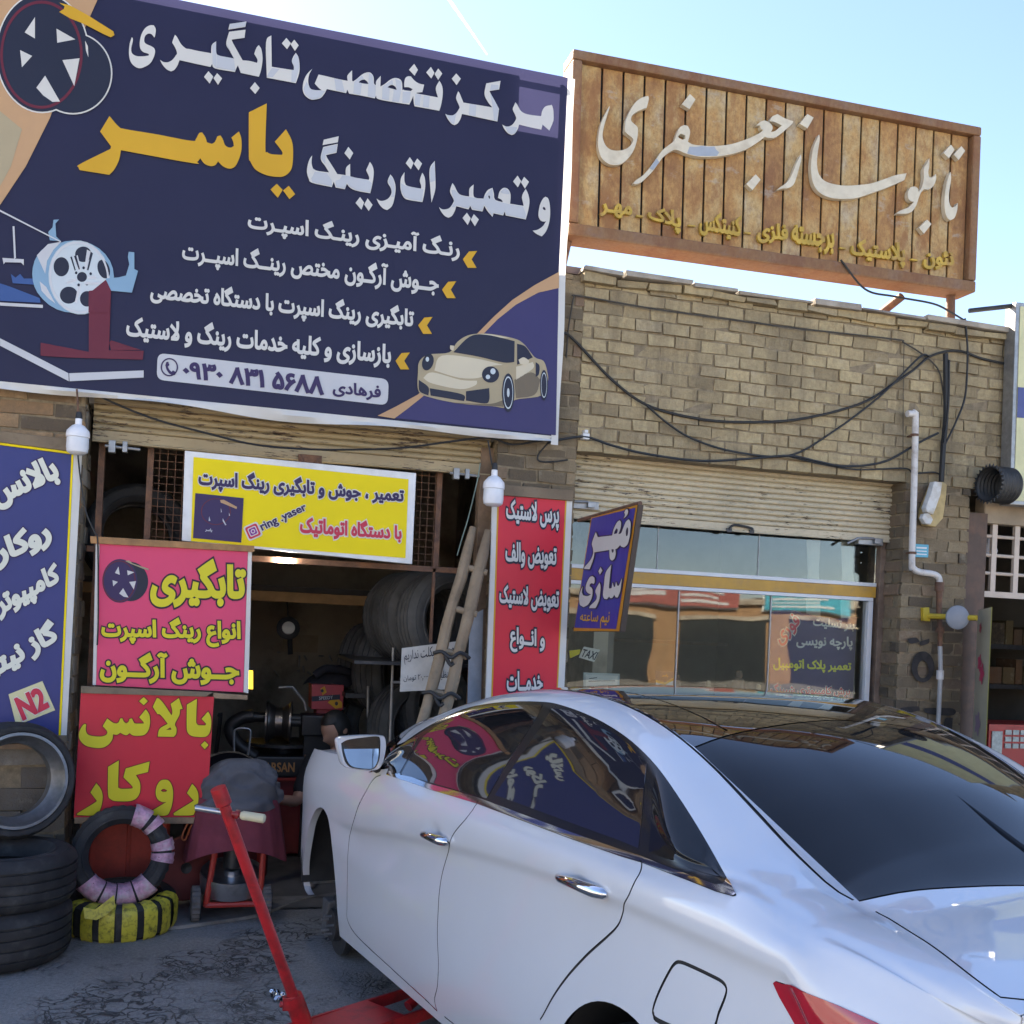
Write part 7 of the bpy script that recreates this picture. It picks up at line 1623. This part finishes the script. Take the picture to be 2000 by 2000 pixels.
skin("trunk_lid", [ID["trunk_lid"]], PAINT, sides=(1, -1)); skin("bonnet", [ID["bonnet"]], PAINT, sides=(1, -1))
def cmb(name, mb, m, parent=car, **k):
    mb.v = [tuple(v) for v in car2w(np.array([tuple(v) for v in mb.v]))]; return mb.build(name, m, parent, **k)
# rear and front ends, light-blocking boxes inside
for xx, nm in ((X0, "rear_bumper"), (X1, "front_bumper")):
    ss = np.linspace(0, S_C, 60); q = F(np.full(60, xx), ss); loop = [tuple(p) for p in q]+[(p[0], -p[1], p[2]) for p in q[::-1][1:]]
    d = -.05 if xx < 0 else .04; loop2 = [(xx+d, y*.93, .25+(z-.25)*.95) for _, y, z in loop]; mb = MB(); n = len(loop)
    mb.add(loop+loop2, [(i, (i+1) % n, (i+1) % n+n, i+n) for i in range(n)]+[tuple(range(n, 2*n))]); cmb(nm, mb, PAINT, smooth=True, sharp=50)
mb = MB(); mb.box((-.95, -.60, .21), (3.1, .60, .30)); mb.box((.5, -.80, .19), (2.3, .80, .28)); mb.box((-.9, -.66, .3), (-.40, .66, .95)); mb.box((.42, -.78, .28), (2.38, .78, .9)); cmb("underbody_light_block", mb, LINER)  # dark boxes added inside the open-bottomed shell to block light
# wheel arch liners
for cx, a0, a1, L in ((2.79, -.3, pi+.25, None), (0, -.3, pi+.3, None)):
    for sd in (1, -1):
        mb = MB(); n = 24; r = .372
        for i in range(n+1):
            a = a0+(a1-a0)*i/n; mb.v += [(cx+r*cos(a), sd*.885, .33+r*sin(a)), (cx+r*1.02*cos(a), sd*.50, .33+r*1.02*sin(a))]
        mb.f = [(2*i, 2*i+1, 2*i+3, 2*i+2) for i in range(n)]; k = len(mb.v); mb.v.append((cx, sd*.50, .33)); mb.f += [(2*i+1, k, 2*i+3) for i in range(n)]; mb.mi = [0]*len(mb.f)
        cmb("arch_liner", mb, LINER, smooth=True)
# lip of the front arch, seen edge on
ap = [q for q in farch[1:-1]]; ap3 = F(np.array([a for a, _ in ap]), np.array([b for _, b in ap])); mb = MB()
for i, p in enumerate(ap3): mb.v += [tuple(p), (p[0], p[1]-.035, p[2])]
mb.f = [(2*i, 2*i+1, 2*i+3, 2*i+2) for i in range(len(ap3)-1)]; mb.mi = [0]*len(mb.f); cmb("arch_lip", mb, PAINT, smooth=True)
# wheels: three on, the near front one off and its brake showing
def cwheel(x, sd):
    w_ = cmb("wheel", MB().lathe([(.2, -.1), (.225, -.108), (.29, -.112), (.325, -.09), (.332, 0), (.325, .09), (.29, .112), (.225, .108), (.2, .1)], (x, sd*.80, .295), (0, 1, 0), 48), TYRE, smooth=True)
    mb = MB(); mb.lathe([(0, .04), (.05, .06), (.06, .05), (.19, .05), (.215, .1), (.225, .1), (.22, -.1), (.2, -.1)], (x, sd*.80, .295), (0, sd, 0), 40)
    for k in range(5): a = 2*pi*k/5; mb.tube([(x+.05*cos(a), sd*.86, .295+.05*sin(a)), (x+.2*cos(a), sd*.875, .295+.2*sin(a))], [.035, .025], 8)
    cmb("rim", mb, RIMS, w_, smooth=True)
for x, sd in ((2.79, -1), (0, 1), (0, -1)): cwheel(x, sd)
hub = at_y(648, 1800, .80); hx, hz = 2.79, hub[2]
mb = MB(); mb.lathe([(.0, -.012), (.15, -.012), (.152, -.004), (.152, .016), (.15, .022), (.08, .022), (.078, .06), (0, .06)], (hx, .76, hz+.0), (0, 1, 0), 40); bd = cmb("brake_disc", mb, mat("brake_steel", (.10, .095, .09), .45, .7, var=.3, scale=30), smooth=True)
mb = MB()
for k in range(5): a = 2*pi*k/5+.4; mb.tube([(hx+.045*cos(a), .815, hz+.045*sin(a)), (hx+.045*cos(a), .86, hz+.045*sin(a))], .007, 8)
cmb("wheel_stud", mb, STEEL, bd)
mb = MB(); mb.box((hx+.07, .72, hz-.08), (hx+.17, .82, hz+.10)); cmb("brake_caliper", mb, mat("caliper_grey", (.16, .155, .15), .6, .4, var=.3), bevel=.012)
mb = MB(); mb.tube([(hx, .75, hz), (hx-.02, .5, hz+.03)], .05, 10); mb.tube([(hx, .70, hz-.02), (hx-.05, .68, hz+.35)], .03, 10); cmb("suspension_strut", mb, DKSTEEL, smooth=True)
# door handles
for sd in (1, -1):
    for j, (pa, pb, pm) in enumerate((((553,705),(664,742),(610,716)), ((1112,885),(1330,962),(1220,912)))):
        A_, B_, M_ = [at_y(*za([q])[0], .925) for q in (pa, pb, pm)]
        A_[1] = .905; B_[1] = .912; M_[1] = .938
        q = spline([Vector(A_), Vector(A_)*.66+Vector(M_)*.34+Vector((0, .008, 0)), Vector(M_), Vector(M_)*.4+Vector(B_)*.6+Vector((0, .008, 0)), Vector(B_)], 5)
        rr2 = np.interp(np.linspace(0, 1, len(q)), [0, .1, .4, .8, .95, 1], [.006, .012, .0155, .019, .016, .008])
        cmb("handle", MB().tube([(p.x, sd*p.y, p.z) for p in q], list(rr2), 12), CHROME, doors[sd, j], smooth=True)
# wing mirrors
mo = za(smooth_poly([(214,322),(226,305),(260,299),(330,295),(395,296),(413,305),(417,340),(410,385),(400,415),(380,436),(330,440),(262,429),(238,415),(226,380)], 4, 60))
mg = za(smooth_poly([(236,330),(262,318),(320,308),(374,303),(385,312),(386,350),(380,395),(364,424),(340,431),(280,424),(256,405),(244,370)], 4, 60))
mr_ = za(smooth_poly([(229,326),(258,311),(320,302),(378,297),(392,308),(393,350),(387,400),(370,431),(340,437),(276,430),(249,410),(236,372)], 4, 60))
XMr = 2.03
for sd in (1, -1):
    o3 = [at_x(*q, XMr) for q in mo]; c3 = np.mean(o3, 0); fl2 = np.array([1, sd, 1]); mb = MB(); rings = []
    for k, (dx, sc) in enumerate(((0, 1), (.012, 1.03), (.04, 1.02), (.075, .93), (.105, .72), (.122, .40), (.126, .05))): rings.append([tuple(((p-c3)*[1, sc, sc]+c3+[dx, 0, -.012*(1-sc)])*fl2) for p in o3])
    n = len(o3); mb.v = [v for r in rings for v in r]
    for i in range(len(rings)-1): mb.f += [(i*n+k, i*n+(k+1) % n, (i+1)*n+(k+1) % n, (i+1)*n+k) for k in range(n)]
    mb.f.append(tuple((len(rings)-1)*n+k for k in range(n))); mb.mi = [0]*len(mb.f)
    mirror = cmb("wing_mirror", mb, PAINT, smooth=True, sharp=70)
    rim3 = [at_x(*q, XMr) for q in mr_]; mb = MB(); mb.v = [tuple((p+[.001, 0, 0])*fl2) for p in o3]+[tuple((p+[.016, 0, 0])*fl2) for p in rim3]
    # bezel between housing edge and glass
    mb.f = [(k, (k+1) % n, n+(k+1) % n, n+k) for k in range(n)] if len(rim3) == n else []
    mb2 = MB(); mb2.prism([tuple((p+[.004, 0, 0])*fl2) for p in o3], (0.001, 0, 0)); cmb("mirror_bezel", mb2, PAINT, mirror)
    mb = MB(); mb.prism([tuple((p+[.0025, 0, 0])*fl2) for p in rim3], (.001, 0, 0)); cmb("glass_seal", mb, TRIM, mirror)
    mb = MB(); mc = np.mean([at_x(*q, XMr) for q in mg], 0); mb.prism([tuple((p+[.0+.16*(p[2]-mc[2]), 0, 0])*fl2) for p in [at_x(*q, XMr) for q in mg]], (.001, 0, 0)); cmb("mirror_glass", mb, mat("mirror_silver", (.55, .58, .62), .01, 1, var=.01), mirror)
    mb = MB(); a = np.array([XMr+.05, .93, c3[2]-.05]); mb.tube([tuple(np.array([XMr+.06, c3[1]-.06, c3[2]-.05])*fl2), tuple(np.array([XMr+.08, .86, c3[2]-.065])*fl2)], [.035, .045], 10); cmb("mirror_stalk", mb, TRIM, mirror, smooth=True)
# inner facets of the tail lamp
tp = F(np.array([a for a, _ in tail]), np.array([b for _, b in tail])); 

# ------------------------------------------------------------------ red trolley jack with its long handle
jb = PZ_(575, 1995, .13)
jk = thing("trolley_jack", "red trolley jack under the white car with a long upright red handle", "jack", (jb.x, jb.y, 0))
JR = mat("jack_red", (.48, .018, .022), .35, var=.08, scale=8, dirt=((.10, .02, .018), .65, 14))
top = PY_(432, 1556, jb.y-.12); bot = PY_(577, 1958, jb.y); d = (bot-top).normalized(); base = bot+d*.10
mb = MB(); mb.tube([top+d*.03, bot], .0205, 18); mb.build("handle_tube", JR, jk, smooth=True)
mb = MB(); mb.lathe([(0, -.035), (.028, -.035), (.029, -.01), (.029, .03), (.024, .034), (0, .034)], top, d, 20); mb.build("handle_cap", JR, jk, smooth=True)
rt_ = Vector((_R.x, _R.y, _R.z)); gdir = (rt_*1.0-Vector((_U.x, _U.y, _U.z))*.16).normalized(); p0 = top+d*.065
mb = MB(); mb.tube([p0-gdir*.115, p0-gdir*.015], .0105, 12); mb.build("cross_bar", RIMS, jk, smooth=True)
mb = MB(); mb.tube([p0+gdir*.018, p0+gdir*.05], .010, 12); mb.lathe([(.011, -.006), (.017, -.006), (.017, .006), (.011, .006)], p0+gdir*.038, gdir, 16, True); mb.build("grip_collar", JR, jk, smooth=True)
mb = MB(); mb.tube([p0+gdir*.05, p0+gdir*.058, p0+gdir*.135, p0+gdir*.14], [.012, .0165, .0165, .011], 14); mb.build("grip", mat("cream_plastic", (.55, .50, .33), .45, var=.1), jk, smooth=True)
mb = MB(); mb.lathe([(.021, -.03), (.034, -.03), (.036, .0), (.036, .10), (.021, .10)], bot, d, 20, True); mb.build("handle_socket", JR, jk, smooth=True)
mb = MB(); pb = bot+rt_*-.03; mb.lathe([(0, -.03), (.012, -.03), (.012, .02), (0, .02)], pb+Vector((0, -.02, 0)), rt_, 12); mb.box((pb.x-.02, pb.y-.035, pb.z-.02), (pb.x+.045, pb.y-.005, pb.z+.03)); mb.build("socket_lug", JR, jk, bevel=.004)
# long low frame running under the car
ja, jc = PZ_(590, 2035, .10), PZ_(780, 1972, .09)
ax2 = (jc-ja); ax2.z = 0; ax2.normalize(); sd2 = Vector((-ax2.y, ax2.x, 0)); L_ = .85
mb = MB()
for s in (-.11, .11):
    q0 = ja+sd2*s-ax2*.05; q0.z = .07; q1 = q0+ax2*L_
    up = Vector((0, 0, 1)); mb.add([tuple(q0+sd2*e*.006+up*h) for e in (-1, 1) for h in (0, .06)]+[tuple(q1+sd2*e*.006+up*h) for e in (-1, 1) for h in (-.0, .04)], [(0, 1, 5, 4), (2, 6, 7, 3), (1, 3, 7, 5), (0, 4, 6, 2), (0, 2, 3, 1), (4, 5, 7, 6)])
q0 = ja-ax2*.05; q0.z = .115; q1 = q0+ax2*(L_*.55); mb.hexa([q0-sd2*.105, q1-sd2*.105, q1+sd2*.105, q0+sd2*.105], (0, 0, .006)); mb.build("frame", JR, jk)
mb = MB(); m0_ = ja+ax2*.55; m0_.z = .09; m1_ = ja+ax2*.82; m1_.z = .20; mb.tube([m0_, m1_], .022, 10); mb.lathe([(0, 0), (.055, 0), (.06, .02), (0, .02)], m1_, (0, 0, 1), 20); mb.build("lift_arm", JR, jk, smooth=True)
mb = MB()
for s in (-.14, .14):
    for tt2 in (.0, .78): c_ = ja+sd2*s+ax2*tt2; mb.lathe([(0, -.02), (.045, -.02), (.045, .02), (0, .02)], (c_.x, c_.y, .046), sd2, 20)
mb.build("caster", DKSTEEL, jk, smooth=True)
# wheel nuts left on the ground
c_ = PZ_(544, 1945, .02); nu = thing("wheel_nuts", "small pile of shiny wheel nuts on the ground beside the jack handle", "nuts", (c_.x, c_.y, 0))
for k in range(9):
    q = Vector((c_.x+random.uniform(-.03, .03), c_.y+random.uniform(-.03, .03), .012+(.02 if k > 5 else 0))); MB().lathe([(.004, -.011), (.012, -.011), (.012, .009), (.008, .012), (.004, .012)], q, (random.uniform(-1, 1), random.uniform(-1, 1), random.uniform(-.3, 1)), 6, True).build("nut", CHROME, nu)
# ------------------------------------------------------------------ mechanic crouching in the dark bay
def person():
    Yp = 6.7
    h0 = PY_(655, 1425, Yp)                                   # head centre
    t = thing("person", "mechanic in black shirt and blue jeans crouching by the machine in the dark bay", "person", (h0.x, Yp, 0))
    hip = Vector((h0.x+.12, Yp+.10, .42)); sho = Vector((h0.x+.06, Yp+.05, h0.z-.22)); 
    def skinmesh(name, pts, edges, rad, m, parent, root=0, lv=2):
        me = bpy.data.meshes.new(name); me.from_pydata([tuple(p) for p in pts], edges, []); ob = link(name, me, m, parent)
        md = ob.modifiers.new("skin", 'SKIN'); sv = me.skin_vertices[0].data
        for i, r in enumerate(rad): sv[i].radius = (r, r) if not isinstance(r, tuple) else r
        sv[root].use_root = True
        s = ob.modifiers.new("sub", 'SUBSURF'); s.levels = s.render_levels = lv
        dg = bpy.context.evaluated_depsgraph_get(); dg.update(); m2 = bpy.data.meshes.new_from_object(ob.evaluated_get(dg)); ob.modifiers.clear(); ob.data = m2
        m2.polygons.foreach_set("use_smooth", [True]*len(m2.polygons)); return ob
    SKIN = mat("skin", (.33, .18, .12), .55, var=.08)
    sl_ = Vector((sho.x-.19, sho.y-.02, sho.z)); sr_ = Vector((sho.x+.19, sho.y+.05, sho.z))
    el = sl_+Vector((-.10, -.16, -.22)); wl_ = el+Vector((-.12, -.12, .04)); er = sr_+Vector((-.02, -.22, -.2)); wr_ = er+Vector((-.2, -.12, .03))
    kl = hip+Vector((-.22, -.34, .08)); fl_ = Vector((kl.x-.02, kl.y+.06, .09)); kr = hip+Vector((.10, -.36, -.02)); fr2 = Vector((kr.x+.02, kr.y+.10, .09))
    chest = (hip+sho)/2+Vector((0, .02, .06)); neck = sho+Vector((-.01, -.02, .06))
    P = [hip, chest, sho, neck, h0+Vector((0, .01, -.06)), sl_, el, wl_, sr_, er, wr_, hip+Vector((-.1, 0, 0)), kl, fl_, hip+Vector((.1, 0, 0)), kr, fr2]
    E = [(0, 1), (1, 2), (2, 3), (3, 4), (2, 5), (5, 6), (6, 7), (2, 8), (8, 9), (9, 10), (0, 11), (11, 12), (12, 13), (0, 14), (14, 15), (15, 16)]
    skinmesh("body", P, E, [.14, .14, .12, .055, .06, .06, .042, .030, .06, .042, .030, .09, .065, .045, .09, .065, .045], SKIN, t)
    skinmesh("shirt", [hip+Vector((0, 0, .02)), chest, sho-Vector((0, 0, .01)), sl_, el*.9+sl_*.1, sr_, er*.9+sr_*.1], [(0, 1), (1, 2), (2, 3), (3, 4), (2, 5), (5, 6)], [.165, .165, .135, .08, .058, .08, .058], mat("black_shirt", (.014, .014, .016), .9, var=.2), t)
    skinmesh("jeans", [hip, hip+Vector((-.1, 0, 0)), kl, fl_+Vector((0, 0, .05)), hip+Vector((.1, 0, 0)), kr, fr2+Vector((0, 0, .05))], [(0, 1), (1, 2), (2, 3), (0, 4), (4, 5), (5, 6)], [.155, .115, .088, .062, .115, .088, .062], mat("blue_denim", (.075, .095, .15), .9, var=.25, scale=14), t)
    SHOE = mat("grey_shoe", (.22, .2, .2), .7, var=.3, scale=30)
    for f in (fl_, fr2):
        skinmesh("shoe", [Vector((f.x, f.y+.05, .05)), Vector((f.x-.01, f.y-.04, .05)), Vector((f.x-.03, f.y-.16, .04))], [(0, 1), (1, 2)], [(.045, .045), (.05, .045), (.04, .034)], SHOE, t)
    # head with a face looking down to the left
    mb = MB(); seg = 28; rg = 20; fw_ = Vector((-.75, -.5, -.45)).normalized(); up = (Vector((0, 0, 1))-fw_*fw_.z).normalized(); sd = fw_.cross(up)
    for i in range(rg+1):
        a = pi*i/rg
        for k in range(seg):
            b = 2*pi*k/seg; x, y, z_ = sin(a)*cos(b), sin(a)*sin(b), cos(a)
            rx = .098; w_ = .074*(1-.22*max(0, -z_)); zz = .115*z_
            face = max(0, x); nose = .022*math.exp(-((y/.16)**2)-((z_+.18)/.16)**2) if x > 0 else 0; eye = -.008*math.exp(-((abs(y)-.36)/.14)**2-((z_-.06)/.1)**2) if x > 0 else 0; mouth = .006*math.exp(-(y/.3)**2-((z_+.52)/.07)**2) if x > 0 else 0
            mb.v.append(tuple(h0+fw_*(rx*x+nose+eye+mouth)+sd*(w_*y)+up*zz))
    for i in range(rg):
        mb.f += [(i*seg+k, i*seg+(k+1) % seg, (i+1)*seg+(k+1) % seg, (i+1)*seg+k) for k in range(seg)]
    mb.mi = [0]*len(mb.f); hd = mb.build("head", SKIN, t, smooth=True)
    mb = MB()
    for i in range(rg+1):
        a = pi*.62*i/rg
        for k in range(seg):
            b = 2*pi*k/seg; x, y, z_ = sin(a)*cos(b), sin(a)*sin(b), cos(a); cut = .0 if x < .35 or z_ > .55 else -.03
            mb.v.append(tuple(h0+fw_*((.108+cut)*x-.008)+sd*(.084*y)+up*(.125*z_+.004)))
    for i in range(rg): mb.f += [(i*seg+k, i*seg+(k+1) % seg, (i+1)*seg+(k+1) % seg, (i+1)*seg+k) for k in range(seg)]
    mb.mi = [0]*len(mb.f); mb.build("hair", mat("black_hair", (.010, .009, .008), .6, var=.3, scale=80), hd, smooth=True)
    for s in (-1, 1): MB().lathe([(0, .012), (.02, .008), (.026, 0), (.018, -.006), (0, -.004)], h0+sd*(.074*s)+up*-.005-fw_*.01, sd*s, 14).build("ear", SKIN, hd, smooth=True)
    for w0, e0, s in ((wl_, el, 1), (wr_, er, -1)):
        dr_ = (w0-e0).normalized(); sv_ = dr_.cross(Vector((0, 0, 1))).normalized(); pts = [w0, w0+dr_*.05, w0+dr_*.085]; ed = [(0, 1), (1, 2)]; rad = [.026, (.036, .018), (.036, .016)]
        for k, (o, l) in enumerate(((-.03, .062), (-.010, .075), (.010, .07), (.028, .055))):
            b = len(pts); q = w0+dr_*.085+sv_*o; pts += [q, q+dr_*l*.5+Vector((0, 0, -.012)), q+dr_*l*.8+Vector((0, 0, -.035))]; ed += [(2, b), (b, b+1), (b+1, b+2)]; rad += [.0095, .009, .007]
        b = len(pts); q = w0+dr_*.03+sv_*(.035*s); pts += [q, q+dr_*.03+sv_*(.025*s)+Vector((0, 0, -.01)), q+dr_*.06+sv_*(.02*s)+Vector((0, 0, -.03))]; ed += [(1, b), (b, b+1), (b+1, b+2)]; rad += [.012, .011, .008]
        skinmesh("hand", pts, ed, rad, SKIN, t, lv=1)
person()

# ------------------------------------------------------------------ the sunny side of the street behind the camera (it shows in the glass and the paint)
OPB = brick_mat("sunny_brick", [(0, (.34, .2, .11)), (.5, (.40, .25, .14)), (1, (.46, .31, .18))], .2)
OPC = mat("sandy_render", (.56, .46, .33), .9, var=.12, scale=1.5); OPW = mat("whitewash", (.62, .60, .56), .9, var=.1, scale=1.5); DGL = mat("dark_window", (.02, .025, .03), .05, var=.02, spec=.8)
SHO = mat("grey_shutter", (.25, .25, .26), .5, .3); 
tag(MB().box((-60, -15.5, 0), (60, -11.6, .13)).build("pavement", CONC), kind="structure")
x = -34; specs = [("sandy two storey house with a grey shutter across the street", 9, 5.4, OPC), ("low orange brick workshop with dark doors across the street", 8, 3.4, OPB), ("whitewashed single storey building across the street", 7.5, 3.6, OPW), ("long low orange brick shop row straight across the street", 12, 3.4, OPB), ("low sandy building with a grey shutter across the street", 6.5, 3.0, OPC), ("low orange brick shop with dark open doors across the street", 11, 2.6, OPB), ("low whitewashed house at the far right across the street", 10, 3.0, OPW)]
for lbl, wd, ht, m in specs:
    b = thing("street_building", lbl, "building", (x+wd/2, -19, 0)); z0_, yf = 0.13, -15.6
    o = MB().box((x, -24, 0), (x+wd-.1, yf, ht)).build("wall", m, b); o.data.attributes.new("rnd", 'FLOAT', 'FACE')
    MB().box((x-.05, -24.1, ht), (x+wd-.05, yf+.15, ht+.18)).build("roof", STONE, b)
    k = max(2, int(wd/3)); pw_ = wd/k
    for i in range(k):
        xa_ = x+pw_*i+.4; dr2 = MB().box((xa_, yf-.02, .13), (xa_+pw_-.9, yf+.05, min(2.7, ht-.55))).build("shop_door" if i % 2 else "shutter", SHO if (i+int(x)) % 2 and 'dark' not in lbl else DGL, b)
        MB().box((xa_-.08, yf+.0, min(2.71, ht-.54)), (xa_+pw_-.82, yf+.12, min(2.85, ht-.40))).build("lintel", STONE, b)
        for fl in range(1, int(ht//2.9)):
            zz = fl*2.9+.9; wn = MB().box((xa_+.2, yf-.02, zz), (xa_+pw_-1.1, yf+.03, zz+1.2)).build("window", DGL, b); MB().box((xa_+.1, yf+.0, zz-.1), (xa_+pw_-1.0, yf+.12, zz-.01)).build("sill", STONE, wn)
    x += wd
for (xx, ww, zz, hh, m, lbl) in ((10.2, 4.6, 2.5, .65, mat("faded_board", (.30, .09, .08), .6), "long plain red shop board across the street"), (15.6, 3.0, 2.4, .6, mat("turquoise_board", (.05, .30, .40), .5), "turquoise shop board across the street"), (-9, 5, 2.95, .7, V_BLUP, "dark blue shop board across the street")):
    sgb = thing("shop_board", lbl, "sign", (xx+ww/2, -15.3, zz)); MB().box((xx, -15.5, zz), (xx+ww, -15.40, zz+hh)).build("board", m, sgb); MB().box((xx-.06, -15.52, zz-.06), (xx+ww+.06, -15.505, zz+hh+.06)).build("board_frame", WHITE, sgb); pmb = MB(); [pmb.tube([(px_, -15.55, 2.4), (px_, -15.55, zz+.1)], .04, 6) for px_ in (xx+.5, xx+ww-.5)]; pmb.build("board_post", DKSTEEL, sgb)
RB = V_REDP
for i, (xx, zz, ww, hh) in enumerate(((10.6, 2.72, 1.9, .12), (10.9, 2.86, 1.2, .10), (12.9, 2.6, 1.5, .08), (12.9, 2.75, 1.1, .06), (12.9, 2.9, 1.3, .07), (15.8, 2.5, 2.4, .07), (15.8, 2.64, 1.9, .05), (15.8, 2.76, 2.2, .08))):
    MB().box((xx, -15.395, zz), (xx+ww, -15.385, zz+hh)).build("board_stripe", V_PALE, [o for o in bpy.data.objects if o.name.startswith("shop_board")][0 if i < 5 else 1])
# bare winter tree on the far pavement
def bare_tree(x, y, h, label, seed):
    R2 = random.Random(seed); t = thing("bare_tree", label, "tree", (x, y, .13), "bare trees across the street"); mb = MB(); mt = MB()
    def grow(p, d, l, r, dep, m_):
        q = p+d*l; mid = p+d*l*.5+Vector((R2.uniform(-1, 1), R2.uniform(-1, 1), 0))*l*.05; m_.tube([p, mid, q], [r, r*.85, r*.68], 6)
        if dep == 0: return
        for _ in range(3 if dep > 1 else 4):
            nd = (d+Vector((R2.uniform(-1, 1), R2.uniform(-1, 1), R2.uniform(-.2, .7)))*.75).normalized(); grow(q, nd, l*R2.uniform(.6, .8), r*.6, dep-1, mb)
    BARK = mat("pale_bark", (.16, .13, .10), .9, var=.3, scale=10)
    grow(Vector((x, y, .13)), Vector((0, 0, 1)), h*.3, .02*h, 4, mt); mt.build("trunk", BARK, t, smooth=True); mb.build("crown", BARK, t, smooth=True)
bare_tree(7.6, -13.2, 3.6, "bare pale tree left of the red board across the street", 1); bare_tree(-6, -13.0, 5.0, "tall bare tree in front of the brick shop row across the street", 5)
# fading vapour trail high in the sky
def contrail():
    a, b = CAMP+pray(868, -14)*1900, CAMP+pray(951, 106)*2150
    m, t, bb_, L = nodes("vapour"); tr = N(t, "ShaderNodeBsdfTransparent"); df = N(t, "ShaderNodeBsdfTranslucent"); df.inputs[0].default_value = (.9, .9, .9, 1); mx = N(t, "ShaderNodeMixShader"); mx.inputs[0].default_value = .16
    L(tr.outputs[0], mx.inputs[1]); L(df.outputs[0], mx.inputs[2]); L(mx.outputs[0], t.nodes["Material Output"].inputs["Surface"])
    tag(MB().tube([a+(b-a)*k for k in np.linspace(0, 1, 30)], [3.2*(1-.6*k)*(1+.15*sin(40*k)) for k in np.linspace(0, 1, 30)], 8).build("contrail", m, None, smooth=True), kind="structure")
contrail()
